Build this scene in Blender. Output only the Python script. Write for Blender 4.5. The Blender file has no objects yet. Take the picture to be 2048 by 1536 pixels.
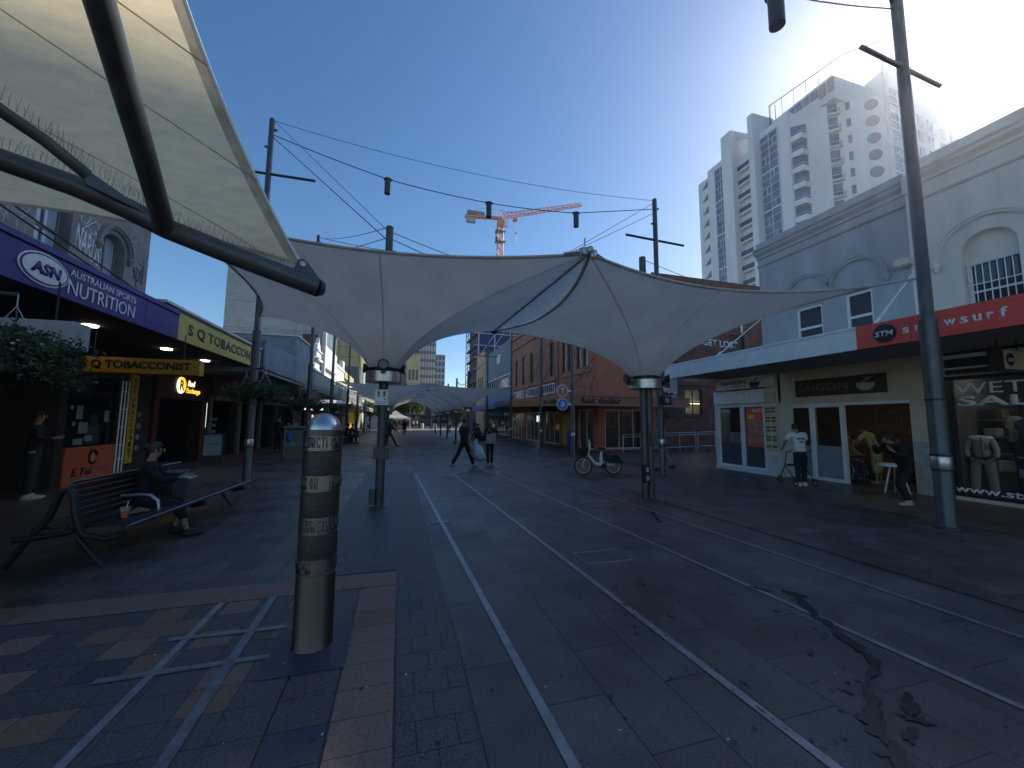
import bpy, bmesh, math, random
from mathutils import Vector, Matrix, Euler
random.seed(7)
R = math.radians
SC = bpy.context.scene
COL = SC.collection

# ---------------------------------------------------------------- camera, world, sun, exposure
cam_d = bpy.data.cameras.new('camera'); cam = bpy.data.objects.new('camera', cam_d); COL.objects.link(cam)
YAW, PIT, ROL = 0.28187, R(5.5), 0.0076
fw = Vector((math.sin(YAW)*math.cos(PIT), math.cos(YAW)*math.cos(PIT), math.sin(PIT)))
rt = Vector((math.cos(YAW), -math.sin(YAW), 0)); up = rt.cross(fw)
r2 = rt*math.cos(ROL)+up*math.sin(ROL); u2 = up*math.cos(ROL)-rt*math.sin(ROL)
m = Matrix((r2, u2, -fw)).transposed().to_4x4(); m.translation = (0, 0, 1.65)
cam.matrix_world = m
cam_d.sensor_width = 36; cam_d.lens = 36*769/2048; cam_d.clip_end = 2000; cam_d.clip_start = 0.05
SC.camera = cam
w = bpy.data.worlds.new("World"); SC.world = w; w.use_nodes = True
nt = w.node_tree; bg = nt.nodes['Background']
sky = nt.nodes.new('ShaderNodeTexSky'); sky.sky_type = 'NISHITA'; sky.sun_disc = False
SUN_AZ, SUN_EL = 67.3, 31.0        # azimuth clockwise from +Y
sky.sun_elevation = R(SUN_EL); sky.sun_rotation = R(SUN_AZ)
sky.air_density = 1.0; sky.dust_density = 0.35; sky.ozone_density = 2.7; sky.altitude = 0
hs = nt.nodes.new('ShaderNodeHueSaturation'); hs.inputs['Saturation'].default_value = 1.2
nt.links.new(sky.outputs[0], hs.inputs['Color']); nt.links.new(hs.outputs[0], bg.inputs[0]); bg.inputs[1].default_value = 0.14
sd = bpy.data.lights.new('sun', 'SUN'); sun = bpy.data.objects.new('sun', sd); COL.objects.link(sun)
sd.energy = 5; sd.angle = R(0.55); sd.color = (1, .93, .82)
sv = Vector((math.sin(R(SUN_AZ))*math.cos(R(SUN_EL)), math.cos(R(SUN_AZ))*math.cos(R(SUN_EL)), math.sin(R(SUN_EL))))
sun.rotation_euler = sv.to_track_quat('Z', 'Y').to_euler(); sun.location = sv*60
SC.view_settings.view_transform = 'Standard'; SC.view_settings.look = 'None'
SC.view_settings.exposure = 0.18; SC.view_settings.gamma = 1

# ---------------------------------------------------------------- materials
MATS = {}
def mat(name, col, rough=.7, metal=0, var=.15, scale=3, bump=.0, bscale=40, spec=.5, emit=0, trans=0, tint2=None, stretch=None, coat=0):
    if name in MATS: return MATS[name]
    m = bpy.data.materials.new(name); m.use_nodes = True; t = m.node_tree; b = t.nodes['Principled BSDF']
    b.inputs['Roughness'].default_value = rough; b.inputs['Metallic'].default_value = metal
    b.inputs['Specular IOR Level'].default_value = spec
    if coat: b.inputs['Coat Weight'].default_value = coat
    tc = t.nodes.new('ShaderNodeTexCoord'); src = tc.outputs['Object']
    if stretch:
        mp = t.nodes.new('ShaderNodeMapping'); mp.inputs['Scale'].default_value = stretch; t.links.new(src, mp.inputs[0]); src = mp.outputs[0]
    n = t.nodes.new('ShaderNodeTexNoise'); n.inputs['Scale'].default_value = scale; n.inputs['Detail'].default_value = 6; n.inputs['Roughness'].default_value = .6
    t.links.new(src, n.inputs[0])
    cr = t.nodes.new('ShaderNodeValToRGB'); e = cr.color_ramp.elements
    c2 = tint2 or tuple(c*(1-var) for c in col); c1 = tuple(min(1, c*(1+var)) for c in col)
    e[0].position = .3; e[0].color = (*c2, 1); e[1].position = .7; e[1].color = (*(c1 if not tint2 else col), 1)
    t.links.new(n.outputs[0], cr.inputs[0]); t.links.new(cr.outputs[0], b.inputs['Base Color'])
    if bump:
        n2 = t.nodes.new('ShaderNodeTexNoise'); n2.inputs['Scale'].default_value = bscale; n2.inputs['Detail'].default_value = 4
        t.links.new(src, n2.inputs[0]); bp = t.nodes.new('ShaderNodeBump'); bp.inputs['Strength'].default_value = bump; bp.inputs['Distance'].default_value = .01
        t.links.new(n2.outputs[0], bp.inputs['Height']); t.links.new(bp.outputs[0], b.inputs['Normal'])
    if emit:
        t.links.new(cr.outputs[0], b.inputs['Emission Color']); b.inputs['Emission Strength'].default_value = emit
    if trans:
        tr = t.nodes.new('ShaderNodeBsdfTranslucent'); mx = t.nodes.new('ShaderNodeMixShader'); mx.inputs[0].default_value = trans
        t.links.new(cr.outputs[0], tr.inputs[0]); t.links.new(b.outputs[0], mx.inputs[1]); t.links.new(tr.outputs[0], mx.inputs[2])
        t.links.new(mx.outputs[0], t.nodes['Material Output'].inputs[0])
    MATS[name] = m; return m

def brickmat(name, c1, c2, mort, scale=1.0, bw=.23, bh=.075, rough=.85, msize=.012, axis='x', bump=.3, noise=.35, offset=.5):
    """brick / paver / panel pattern; axis: 'x' wall facing +-x, 'y' wall facing +-y, 'z' ground"""
    if name in MATS: return MATS[name]
    m = bpy.data.materials.new(name); m.use_nodes = True; t = m.node_tree; b = t.nodes['Principled BSDF']
    b.inputs['Roughness'].default_value = rough
    g = t.nodes.new('ShaderNodeNewGeometry'); sp = t.nodes.new('ShaderNodeSeparateXYZ'); cb = t.nodes.new('ShaderNodeCombineXYZ')
    t.links.new(g.outputs['Position'], sp.inputs[0])
    a, c = {'x': (1, 2), 'y': (0, 2), 'z': (0, 1), 'zr': (1, 0)}[axis]
    t.links.new(sp.outputs[a], cb.inputs[0]); t.links.new(sp.outputs[c], cb.inputs[1])
    br = t.nodes.new('ShaderNodeTexBrick'); t.links.new(cb.outputs[0], br.inputs[0])
    br.inputs['Scale'].default_value = scale; br.inputs['Brick Width'].default_value = bw; br.inputs['Row Height'].default_value = bh
    br.inputs['Mortar Size'].default_value = msize; br.inputs['Mortar Smooth'].default_value = .3
    br.offset = offset
    br.inputs['Color1'].default_value = (*c1, 1); br.inputs['Color2'].default_value = (*c2, 1); br.inputs['Mortar'].default_value = (*mort, 1)
    n = t.nodes.new('ShaderNodeTexNoise'); n.inputs['Scale'].default_value = 2.3; n.inputs['Detail'].default_value = 8; t.links.new(g.outputs['Position'], n.inputs[0])
    mr = t.nodes.new('ShaderNodeMapRange'); mr.inputs[1].default_value = .3; mr.inputs[2].default_value = .7; mr.inputs[3].default_value = 1-noise; mr.inputs[4].default_value = 1+noise
    t.links.new(n.outputs[0], mr.inputs[0])
    vm = t.nodes.new('ShaderNodeVectorMath'); vm.operation = 'SCALE'; t.links.new(br.outputs[0], vm.inputs[0]); t.links.new(mr.outputs[0], vm.inputs['Scale'])
    if axis[0] == 'z':
        n3 = t.nodes.new('ShaderNodeTexNoise'); n3.inputs['Scale'].default_value = 75; n3.inputs['Detail'].default_value = 3; t.links.new(g.outputs['Position'], n3.inputs[0])
        n4 = t.nodes.new('ShaderNodeTexNoise'); n4.inputs['Scale'].default_value = .5; n4.inputs['Detail'].default_value = 9; n4.inputs['Roughness'].default_value = .7; t.links.new(g.outputs['Position'], n4.inputs[0])
        mu = t.nodes.new('ShaderNodeMath'); mu.operation = 'MULTIPLY'; t.links.new(n3.outputs[0], mu.inputs[0]); t.links.new(n4.outputs[0], mu.inputs[1])
        m5 = t.nodes.new('ShaderNodeMapRange'); m5.inputs[1].default_value = .12; m5.inputs[2].default_value = .4; m5.inputs[3].default_value = .5; m5.inputs[4].default_value = 1.55; t.links.new(mu.outputs[0], m5.inputs[0])
        v5 = t.nodes.new('ShaderNodeVectorMath'); v5.operation = 'SCALE'; t.links.new(vm.outputs[0], v5.inputs[0]); t.links.new(m5.outputs[0], v5.inputs['Scale']); vm = v5
        r5_ = t.nodes.new('ShaderNodeMapRange'); r5_.inputs[1].default_value = .35; r5_.inputs[2].default_value = .65; r5_.inputs[3].default_value = rough-.12; r5_.inputs[4].default_value = rough+.16; t.links.new(n4.outputs[0], r5_.inputs[0]); t.links.new(r5_.outputs[0], b.inputs['Roughness'])
    t.links.new(vm.outputs[0], b.inputs['Base Color'])
    bp = t.nodes.new('ShaderNodeBump'); bp.inputs['Strength'].default_value = bump; bp.inputs['Distance'].default_value = .008; bp.invert = True
    t.links.new(br.outputs['Fac'], bp.inputs['Height']); t.links.new(bp.outputs[0], b.inputs['Normal'])
    MATS[name] = m; return m

def glass(name, col=(.02, .025, .03), rough=.06, alpha=.55):
    if name in MATS: return MATS[name]
    m = bpy.data.materials.new(name); m.use_nodes = True; t = m.node_tree; b = t.nodes['Principled BSDF']
    b.inputs['Base Color'].default_value = (*col, 1); b.inputs['Roughness'].default_value = rough; b.inputs['Specular IOR Level'].default_value = .8
    tc = t.nodes.new('ShaderNodeTexCoord'); n = t.nodes.new('ShaderNodeTexNoise'); n.inputs['Scale'].default_value = .9; t.links.new(tc.outputs['Object'], n.inputs[0])
    bp = t.nodes.new('ShaderNodeBump'); bp.inputs['Strength'].default_value = .06; bp.inputs['Distance'].default_value = .05
    t.links.new(n.outputs[0], bp.inputs['Height']); t.links.new(bp.outputs[0], b.inputs['Normal'])
    if alpha < 1:
        tr = t.nodes.new('ShaderNodeBsdfTransparent'); mx = t.nodes.new('ShaderNodeMixShader'); mx.inputs[0].default_value = alpha
        t.links.new(tr.outputs[0], mx.inputs[1]); t.links.new(b.outputs[0], mx.inputs[2]); t.links.new(mx.outputs[0], t.nodes['Material Output'].inputs[0])
    MATS[name] = m; return m

M_pole = mat('pole_paint', (.085, .088, .088), .38, .3, .25, 6, .05, 60)
M_pole2 = mat('mast_paint', (.075, .078, .075), .45, .2, .3, 5, .08, 60)
M_dark = mat('dark_metal', (.03, .032, .035), .4, .4, .3, 8)
M_steel = mat('brushed_steel', (.52, .5, .47), .3, 1, .15, 8, .06, 90, stretch=(1, 1, 12))
M_black = mat('black_rubber', (.012, .012, .013), .6, 0, .3)
M_white = mat('white_paint', (.84, .84, .83), .5, 0, .08, 4)
M_whiter = mat('white_render', (.74, .73, .70), .8, 0, .1, 1.5, .1)
M_letter_w = mat('white_lettering', (.8, .8, .8), .5, 0, .03)
M_letter_b = mat('black_lettering', (.012, .012, .014), .5, 0, .1)
M_glass = glass('shop_glass', alpha=.3)
M_gdark = glass('dark_window_glass', (.03, .035, .045), .05, 1)
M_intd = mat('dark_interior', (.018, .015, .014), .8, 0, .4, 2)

# ---------------------------------------------------------------- object helpers
LOC = {}
def tag(o, label=None, cat=None, group=None, kind=None):
    if label: o['label'] = label
    if cat: o['category'] = cat
    if group: o['group'] = group
    if kind: o['kind'] = kind
    return o
def thing(name, label, cat, loc=(0, 0, 0), group=None, kind=None):
    o = bpy.data.objects.new(name, None); COL.objects.link(o); o.location = loc; o.empty_display_size = .2
    LOC[o.name] = Vector(loc); return tag(o, label, cat, group, kind)
def wloc(o):
    return LOC.get(o.name, Vector((0, 0, 0))) if o else Vector((0, 0, 0))
def base_of(parent):
    p = parent
    while p is not None and p.name not in LOC: p = p.parent
    return wloc(p)
def link_mesh(name, me, parent=None, mats=None):
    o = bpy.data.objects.new(name, me)
    COL.objects.link(o)
    if mats:
        for k in (mats if isinstance(mats, (list, tuple)) else [mats]): me.materials.append(k)
    if parent: o.parent = parent
    return o

class MB:
    def __init__(s): s.b = bmesh.new(); s.mi = 0
    def _f(s, vs):
        try: f = s.b.faces.new(vs); f.material_index = s.mi; return f
        except ValueError: return None
    def quad(s, *ps):
        return s._f([s.b.verts.new(p) for p in ps])
    def box(s, x0, x1, y0, y1, z0, z1):
        v = [s.b.verts.new((x, y, z)) for z in (z0, z1) for y in (y0, y1) for x in (x0, x1)]
        for q in ((0, 2, 3, 1), (4, 5, 7, 6), (0, 1, 5, 4), (2, 6, 7, 3), (1, 3, 7, 5), (0, 4, 6, 2)): s._f([v[i] for i in q])
        return s
    def fbox(s, fr, u0, u1, z0, z1, d0, d1):
        v = [s.b.verts.new(fr(u, z, d)) for z in (z0, z1) for d in (d0, d1) for u in (u0, u1)]
        for q in ((0, 2, 3, 1), (4, 5, 7, 6), (0, 1, 5, 4), (2, 6, 7, 3), (1, 3, 7, 5), (0, 4, 6, 2)): s._f([v[i] for i in q])
        return s
    def prism(s, pts, ext):
        ext = Vector(ext); a = [s.b.verts.new(p) for p in pts]; c = [s.b.verts.new(Vector(p)+ext) for p in pts]
        s._f(a); s._f(c[::-1]); n = len(a)
        for i in range(n): s._f([a[i], c[i], c[(i+1) % n], a[(i+1) % n]])
        return s
    def tube(s, pts, r, n=8, caps=True, closed=False):
        pts = [Vector(p) for p in pts]; N = len(pts); rs = r if isinstance(r, (list, tuple)) else [r]*N; rings = []
        prev = None
        for i, p in enumerate(pts):
            if closed: d = (pts[(i+1) % N]-pts[i-1])
            else: d = (pts[min(i+1, N-1)]-pts[max(i-1, 0)])
            if d.length < 1e-9: d = Vector((0, 0, 1))
            d.normalize()
            if prev is None:
                a = Vector((0, 0, 1)) if abs(d.z) < .9 else Vector((1, 0, 0)); x = d.cross(a).normalized()
            else: x = (prev-d*prev.dot(d)).normalized()
            prev = x; y = d.cross(x)
            rings.append([s.b.verts.new(p+(x*math.cos(2*math.pi*k/n)+y*math.sin(2*math.pi*k/n))*rs[i]) for k in range(n)])
        M = N if closed else N-1
        for i in range(M):
            A, B = rings[i], rings[(i+1) % N]
            for k in range(n): s._f([A[k], A[(k+1) % n], B[(k+1) % n], B[k]])
        if caps and not closed: s._f(rings[0][::-1]); s._f(rings[-1])
        return s
    def lathe(s, prof, c, n=24, caps=True):
        c = Vector(c); rings = [[s.b.verts.new(c+Vector((r*math.cos(2*math.pi*k/n), r*math.sin(2*math.pi*k/n), z))) for k in range(n)] for r, z in prof]
        for A, B in zip(rings, rings[1:]):
            for k in range(n): s._f([A[k], A[(k+1) % n], B[(k+1) % n], B[k]])
        if caps: s._f(rings[0][::-1]); s._f(rings[-1])
        return s
    def ell(s, c, r, n=12, mm=8):
        c = Vector(c); rings = []
        for i in range(1, mm):
            a = math.pi*i/mm
            rings.append([s.b.verts.new(c+Vector((r[0]*math.sin(a)*math.cos(2*math.pi*k/n), r[1]*math.sin(a)*math.sin(2*math.pi*k/n), -r[2]*math.cos(a)))) for k in range(n)])
        b0 = s.b.verts.new(c-Vector((0, 0, r[2]))); b1 = s.b.verts.new(c+Vector((0, 0, r[2])))
        for A, B in zip(rings, rings[1:]):
            for k in range(n): s._f([A[k], A[(k+1) % n], B[(k+1) % n], B[k]])
        for k in range(n): s._f([rings[0][(k+1) % n], rings[0][k], b0]); s._f([rings[-1][k], rings[-1][(k+1) % n], b1])
        return s
    def disc(s, fr, u, z, r, d0, d1, n=32, rz=None):
        rz = rz or r
        pts = [fr(u+r*math.cos(2*math.pi*k/n), z+rz*math.sin(2*math.pi*k/n), d0) for k in range(n)]
        return s.prism(pts, fr(0, 0, d1)-fr(0, 0, d0))
    def grid(s, P):
        V = [[s.b.verts.new(p) for p in row] for row in P]
        for i in range(len(V)-1):
            for j in range(len(V[0])-1): s._f([V[i][j], V[i][j+1], V[i+1][j+1], V[i+1][j]])
        return s
    def build(s, name, mats, parent=None, smooth=False, bevel=0, recalc=True, label=None, solid=0):
        if recalc: bmesh.ops.recalc_face_normals(s.b, faces=s.b.faces[:])
        off = base_of(parent)
        if off.length: bmesh.ops.translate(s.b, verts=s.b.verts[:], vec=-off)
        me = bpy.data.meshes.new(name); s.b.to_mesh(me); s.b.free()
        if smooth:
            for p in me.polygons: p.use_smooth = True
            if smooth != 'all': me.set_sharp_from_angle(angle=R(40))
        o = link_mesh(name, me, parent, mats)
        if bevel:
            bv = o.modifiers.new('bevel', 'BEVEL'); bv.width = bevel; bv.segments = 2; bv.limit_method = 'ANGLE'
        if label: o['label'] = label
        return o

class Fr:
    """a vertical facade frame: u along the wall (to the right as seen from outside), z up, d out of the wall"""
    def __init__(s, o, u): s.o = Vector(o); s.u = Vector(u).normalized(); s.n = Vector((s.u.y, -s.u.x, 0))
    def __call__(s, u, z, d=0): return s.o+s.u*u+Vector((0, 0, z))+s.n*d

def text(body, fr, u, z, W, H, d, mt, parent=None, ext=.006, bold=0, shear=0, name='lettering', spacing=1.0, slope=0):
    """lettering fitted into the rectangle u..u+W, z..z+H, standing d off the wall"""
    cu = bpy.data.curves.new('t', 'FONT'); cu.body = body; cu.size = 1; cu.extrude = 0; cu.offset = bold; cu.shear = shear; cu.space_character = spacing
    cu.resolution_u = 3
    o = bpy.data.objects.new('t', cu); COL.objects.link(o)
    bpy.context.view_layer.update()
    me = bpy.data.meshes.new_from_object(o.evaluated_get(bpy.context.evaluated_depsgraph_get()))
    bpy.data.objects.remove(o); bpy.data.curves.remove(cu)
    bm = bmesh.new(); bm.from_mesh(me); bpy.data.meshes.remove(me)
    if not bm.verts: bm.free(); return None
    xs = [v.co.x for v in bm.verts]; ys = [v.co.y for v in bm.verts]; x0, x1, y0, y1 = min(xs), max(xs), min(ys), max(ys)
    if ext:
        r = bmesh.ops.extrude_face_region(bm, geom=bm.faces[:]); bmesh.ops.translate(bm, verts=[e for e in r['geom'] if isinstance(e, bmesh.types.BMVert)], vec=(0, 0, 1))
    off = base_of(parent)
    for v in bm.verts:
        a = (v.co.x-x0)/(x1-x0)*W; b = (v.co.y-y0)/(y1-y0)*H+slope*a
        v.co = fr(u+a, z+b, d+(ext if v.co.z > .5 else 0))-off
    bmesh.ops.recalc_face_normals(bm, faces=bm.faces[:])
    me = bpy.data.meshes.new(name); bm.to_mesh(me); bm.free()
    return link_mesh(name, me, parent, mt)

def facade(fr, u0, u1, z0, z1, holes, name, mt, parent, depth=.25, d=0, extra=None):
    """front skin with rectangular openings (u0,u1,z0,z1) and their reveals, closed at the back by 'depth' returns"""
    us = sorted({u0, u1, *[h[0] for h in holes], *[h[1] for h in holes]}); zs = sorted({z0, z1, *[h[2] for h in holes], *[h[3] for h in holes]})
    us = [x for x in us if u0 <= x <= u1]; zs = [x for x in zs if z0 <= x <= z1]
    b = MB()
    for i in range(len(us)-1):
        for j in range(len(zs)-1):
            uc, zc = (us[i]+us[i+1])/2, (zs[j]+zs[j+1])/2
            if any(h[0] < uc < h[1] and h[2] < zc < h[3] for h in holes): continue
            b.quad(fr(us[i], zs[j], d), fr(us[i+1], zs[j], d), fr(us[i+1], zs[j+1], d), fr(us[i], zs[j+1], d))
    for h in holes:
        a0, a1, c0, c1 = h
        b.quad(fr(a0, c0, d), fr(a0, c1, d), fr(a0, c1, d-depth), fr(a0, c0, d-depth))
        b.quad(fr(a1, c0, d), fr(a1, c0, d-depth), fr(a1, c1, d-depth), fr(a1, c1, d))
        b.quad(fr(a0, c0, d), fr(a0, c0, d-depth), fr(a1, c0, d-depth), fr(a1, c0, d))
        b.quad(fr(a0, c1, d), fr(a1, c1, d), fr(a1, c1, d-depth), fr(a0, c1, d-depth))
    bmesh.ops.remove_doubles(b.b, verts=b.b.verts[:], dist=.0005)
    if extra: extra(b)
    return b.build(name, mt, parent, recalc=False)

def window(fr, h, parent, fmat, gmat, fw=.06, nu=1, nz=2, d=-.12, sill=None, bars=None, name='window', smat=None):
    """window part: frame with mullions, pane sub-part"""
    u0, u1, z0, z1 = h; b = MB()
    b.fbox(fr, u0, u0+fw, z0, z1, d-.05, d); b.fbox(fr, u1-fw, u1, z0, z1, d-.05, d)
    b.fbox(fr, u0+fw, u1-fw, z0, z0+fw, d-.05, d); b.fbox(fr, u0+fw, u1-fw, z1-fw, z1, d-.05, d)
    for i in range(1, nu): c = u0+(u1-u0)*i/nu; b.fbox(fr, c-fw/3, c+fw/3, z0+fw, z1-fw, d-.045, d-.004)
    for i in range(1, nz): c = z0+(z1-z0)*i/nz; b.fbox(fr, u0+fw, u1-fw, c-fw/2, c+fw/2, d-.04, d-.002)
    f = b.build(name, fmat, parent)
    g = MB(); g.fbox(fr, u0+.01, u1-.01, z0+.01, z1-.01, d-.036, d-.028); g.build('pane', gmat, f)
    if sill: s = MB(); s.fbox(fr, u0-.06, u1+.06, z0-.1, z0-.003, -.02, sill); s.build('sill', smat or fmat, f)
    return f
# ---------------------------------------------------------------- ground
def sheet(name, pts, z, mt, label=None):
    b = MB(); b.quad(*[(p[0], p[1], z) for p in pts]) if len(pts) == 4 else b._f([b.b.verts.new((p[0], p[1], z)) for p in pts])
    o = b.build(name, mt); o['kind'] = 'structure'
    if o.data.polygons[0].normal.z < 0: o.data.flip_normals()
    return o
M_blue = brickmat('bluestone_paving', (.08, .063, .054), (.122, .098, .084), (.022, .021, .022), bw=.6, bh=.3, axis='zr', rough=.42, msize=.006, bump=.25, noise=.3)
M_lane = brickmat('bluestone_lane', (.08, .064, .057), (.112, .092, .083), (.024, .023, .025), bw=.9, bh=.42, axis='zr', rough=.46, msize=.006, bump=.15, noise=.3)
M_gran = mat('speckled_granite', (.15, .125, .115), .55, 0, .2, 110, .15, 120, tint2=(.025, .024, .027))
M_tan = mat('tan_granite', (.27, .175, .125), .6, 0, .2, 60, .15, 120, tint2=(.15, .1, .07))
M_tan2 = mat('brown_granite', (.24, .14, .09), .6, 0, .2, 60, .15, 120, tint2=(.13, .08, .055))
M_gran2 = mat('dark_granite', (.06, .066, .082), .5, 0, .2, 60, .1, 120, tint2=(.035, .04, .055))
M_joint = mat('paving_joint', (.03, .03, .03), .9, 0)
M_strip = mat('steel_inlay', (.38, .385, .4), .45, .6, .2, 9, .15, 80, tint2=(.22, .22, .23))
sheet('ground', [(-150, -50), (250, -50), (250, 260), (-150, 260)], -.004, M_blue)
sheet('paving_lane', [(.46, .2), (5.35, .2), (5.1, 12.9), (.52, 12.9)], .001, M_lane)
def paver_field(name, x0, x1, y0, y1, nx, ny, choose, z=.001, gap=.004, stagger=False):
    mats = [M_joint, M_gran, M_tan, M_tan2, M_gran2]; b = MB(); b.quad((x0, y0, z), (x1, y0, z), (x1, y1, z), (x0, y1, z))
    dx, dy = (x1-x0)/nx, (y1-y0)/ny
    for j in range(ny):
        for i in range(nx):
            b.mi = choose(i, j); a0, a1, c0, c1 = x0+i*dx+gap/2, x0+(i+1)*dx-gap/2, y0+j*dy+gap/2, y0+(j+1)*dy-gap/2
            if stagger and j % 2: a0 += dx/2; a1 += dx/2
            if stagger and j % 2 and i == nx-1: a1 = x1-gap/2
            b.quad((a0, c0, z+.003), (a1, c0, z+.003), (a1, c1, z+.003), (a0, c1, z+.003))
            if stagger and j % 2 and i == 0: b.quad((x0+gap/2, c0, z+.003), (a0-gap, c0, z+.003), (a0-gap, c1, z+.003), (x0+gap/2, c1, z+.003))
    o = b.build(name, mats); o['kind'] = 'structure'; return o
rnd = random.Random(4)
paver_field('paving_band', .03, .46, .2, 13, 2, 60, lambda i, j: 1 if rnd.random() < .9 else 4, stagger=True)
paver_field('paving_border', -.31, .02, .2, 4.2, 1, 16, lambda i, j: 2 if rnd.random() < .8 else 3)
paver_field('paving_cross_border', -8, .02, 4.21, 4.58, 16, 1, lambda i, j: 2 if i > 9 else 3)
paver_field('paving_edge_row', -.62, -.32, .2, 4.2, 1, 16, lambda i, j: [1, 1, 2, 1, 1, 4][rnd.randrange(6)])
paver_field('paving_mosaic', -8, -.63, .2, 4.2, 28, 16, lambda i, j: [1, 1, 1, 1, 2, 3, 4, 2, 1][rnd.randrange(9)] if i > 14 else [1, 1, 1, 3, 4][rnd.randrange(5)])
paver_field('paving_left_band', -.95, .02, 4.6, 13, 4, 42, lambda i, j: 4 if rnd.random() < .75 else 1, stagger=True)
sheet('bollard_pad', [(-.83, 2.93), (-.3, 2.93), (-.3, 3.55), (-.83, 3.55)], .0085, M_gran2)
def strip(x0, y0, x1, y1, wd, z=.009, name='paving_inlay', mt=None, ridges=False):
    d = Vector((x1-x0, y1-y0, 0)); L = d.length; d.normalize(); n = Vector((-d.y, d.x, 0)); b = MB(); p0 = Vector((x0, y0, z))
    def q(s0, s1, w0, w1, zz): b.quad(*[p0+d*s+n*t+Vector((0, 0, zz)) for s, t in ((s0, w0), (s1, w0), (s1, w1), (s0, w1))])
    q(0, L, -wd/2, wd/2, 0)
    if ridges:
        k = int(L/.016)
        for i in range(k): b.mi = 0; q(i*L/k, (i+.55)*L/k, -wd/2+.004, -.003, .003); q(i*L/k, (i+.55)*L/k, .003, wd/2-.004, .003)
    o = b.build(name, mt or M_strip); o['kind'] = 'structure'
    if o.data.polygons[0].normal.z < 0: o.data.flip_normals()
strip(-1.5, .5, -1.475, 4.2, .052)
strip(-.99, .5, -1.07, 4.2, .062, z=.012, ridges=True)
strip(-1.78, 3.19, -.82, 3.2, .055, z=.010, ridges=True); strip(-1.6, 3.62, -.81, 3.6, .05, z=.010, ridges=True)
for a in ((.51, 12.4, .905, .4, .06), (1.64, 12.2, 2.11, .4, .06), (2.95, 12.0, 3.61, .5, .055), (4.4, 11, 4.75, .5, .05)): strip(*a, z=.0075)
for a in ((1.0, 20.5, .75, 25.5, .07), (2.3, 19.5, 2.05, 24.5, .07), (.1, 20, -.1, 25, .06), (3.6, 20, 3.3, 31, .06), (5.2, 26, 5.0, 36, .08)): strip(*a, z=.004)
for x, y in ((.5, 12.75), (1.63, 12.6), (2.93, 12.4)):
    b = MB(); b.tube([(x+.26*math.cos(t*math.pi/12), y+.2*math.sin(t*math.pi/12), .001) for t in range(24)], .02, 6, closed=True); o = b.build('paving_ring', M_strip); o['kind'] = 'structure'
b = MB(); b.box(.52, .84, 6.42, 6.62, -.002, .007)
for i in range(9): b.mi = 1; b.box(.55+i*.032, .565+i*.032, 6.45, 6.59, .008, .010)
o = b.build('drain_grate', [M_dark, M_strip]); tag(o, 'small slotted metal drain grate set in the paving across the inlaid line', 'drain grate')
M_seam = mat('paving_light_joint', (.11, .12, .14), .6, 0, .2)
strip(.52, 12.95, 8, 12.6, .03, .002, 'paving_joint_line', M_seam); strip(-6, 15.6, 9, 14.7, .05, .002, 'paving_joint_line', M_seam); strip(-6, 19.6, 9, 18.9, .07, .002, 'paving_joint_line', M_gran2)
for a in ((5.4, .5, 5.15, 18), (8.9, 1, 8.9, 18), (8.9, 1, 8.9, 1.5)): strip(*a, .035, .0015, 'paving_joint_line', M_joint)
for x, y, a in ((7.2, 6.2, .2), (6.3, 8.4, .3), (5.3, 9.2, .2), (9.2, 4.6, .4), (7.8, 9.4, 0), (-2.4, 9.5, .1), (-2.1, 10.6, 0), (-2.6, 11.6, .1)): strip(x, y, x+.42, y+.1*a, .05, .003, 'paving_marker', M_seam)
# wet trail
M_wet = mat('wet_stone', (.03, .029, .028), .22, 0, .3, 6, .05, 30, spec=.6)
wet = [(3.66, 2.9), (3.5, 2.62), (3.42, 2.42), (3.34, 2.2), (3.22, 2.02), (3.02, 1.93), (2.84, 1.86), (2.74, 1.74), (2.62, 1.66), (2.52, 1.56), (2.38, 1.42), (2.2, 1.3), (2.0, 1.15)]
wd = [.03, .07, .1, .05, .06, .09, .04, .09, .12, .05, .08, .12, .1]; rr = random.Random(3)
b = MB(); L = []; Rr = []
a_, c_ = 1, 1
for i in range(len(wet)-1):
    for k in range(12):
        t = k/12; x = wet[i][0]*(1-t)+wet[i+1][0]*t; y = wet[i][1]*(1-t)+wet[i+1][1]*t; W = (wd[i]*(1-t)+wd[i+1]*t)*.8
        a_ = max(.25, min(1.5, a_+rr.gauss(0, .22))); c_ = max(.25, min(1.5, c_+rr.gauss(0, .22)))
        L.append((x-W*a_, y+W*.25*a_, .0085)); Rr.append((x+W*c_, y-W*.25*c_, .0085))
b.grid([L, Rr])
def blob(bb, x, y, r, sx, ang, z=.0083, n=14):
    ps = []
    for k in range(n):
        q = r*rr.uniform(.45, 1.15); a = 2*math.pi*k/n; u, v = q*math.cos(a)*sx, q*math.sin(a)
        ps.append(bb.b.verts.new((x+u*math.cos(ang)-v*math.sin(ang), y+u*math.sin(ang)+v*math.cos(ang), z)))
    bb._f(ps)
blob(b, 2.95, 1.69, .05, 2.5, .5); blob(b, 2.83, 1.6, .04, 2.5, -.6); blob(b, 2.66, 1.53, .035, 2.6, .3); blob(b, 3.72, 2.98, .05, 3, 2.2); blob(b, 3.5, 3.15, .03, 4, 2.3)
o = b.build('water_trail', M_wet); o['kind'] = 'structure'
if sum(p.normal.z for p in o.data.polygons) < 0: o.data.flip_normals()
b = MB()
for i in range(46):
    x = rr.uniform(1.1, 3.3); y = rr.uniform(1.0, 3.6); blob(b, x, y, rr.uniform(.003, .014), rr.uniform(1, 4), rr.uniform(1.2, 2.4), z=.0079)
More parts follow.
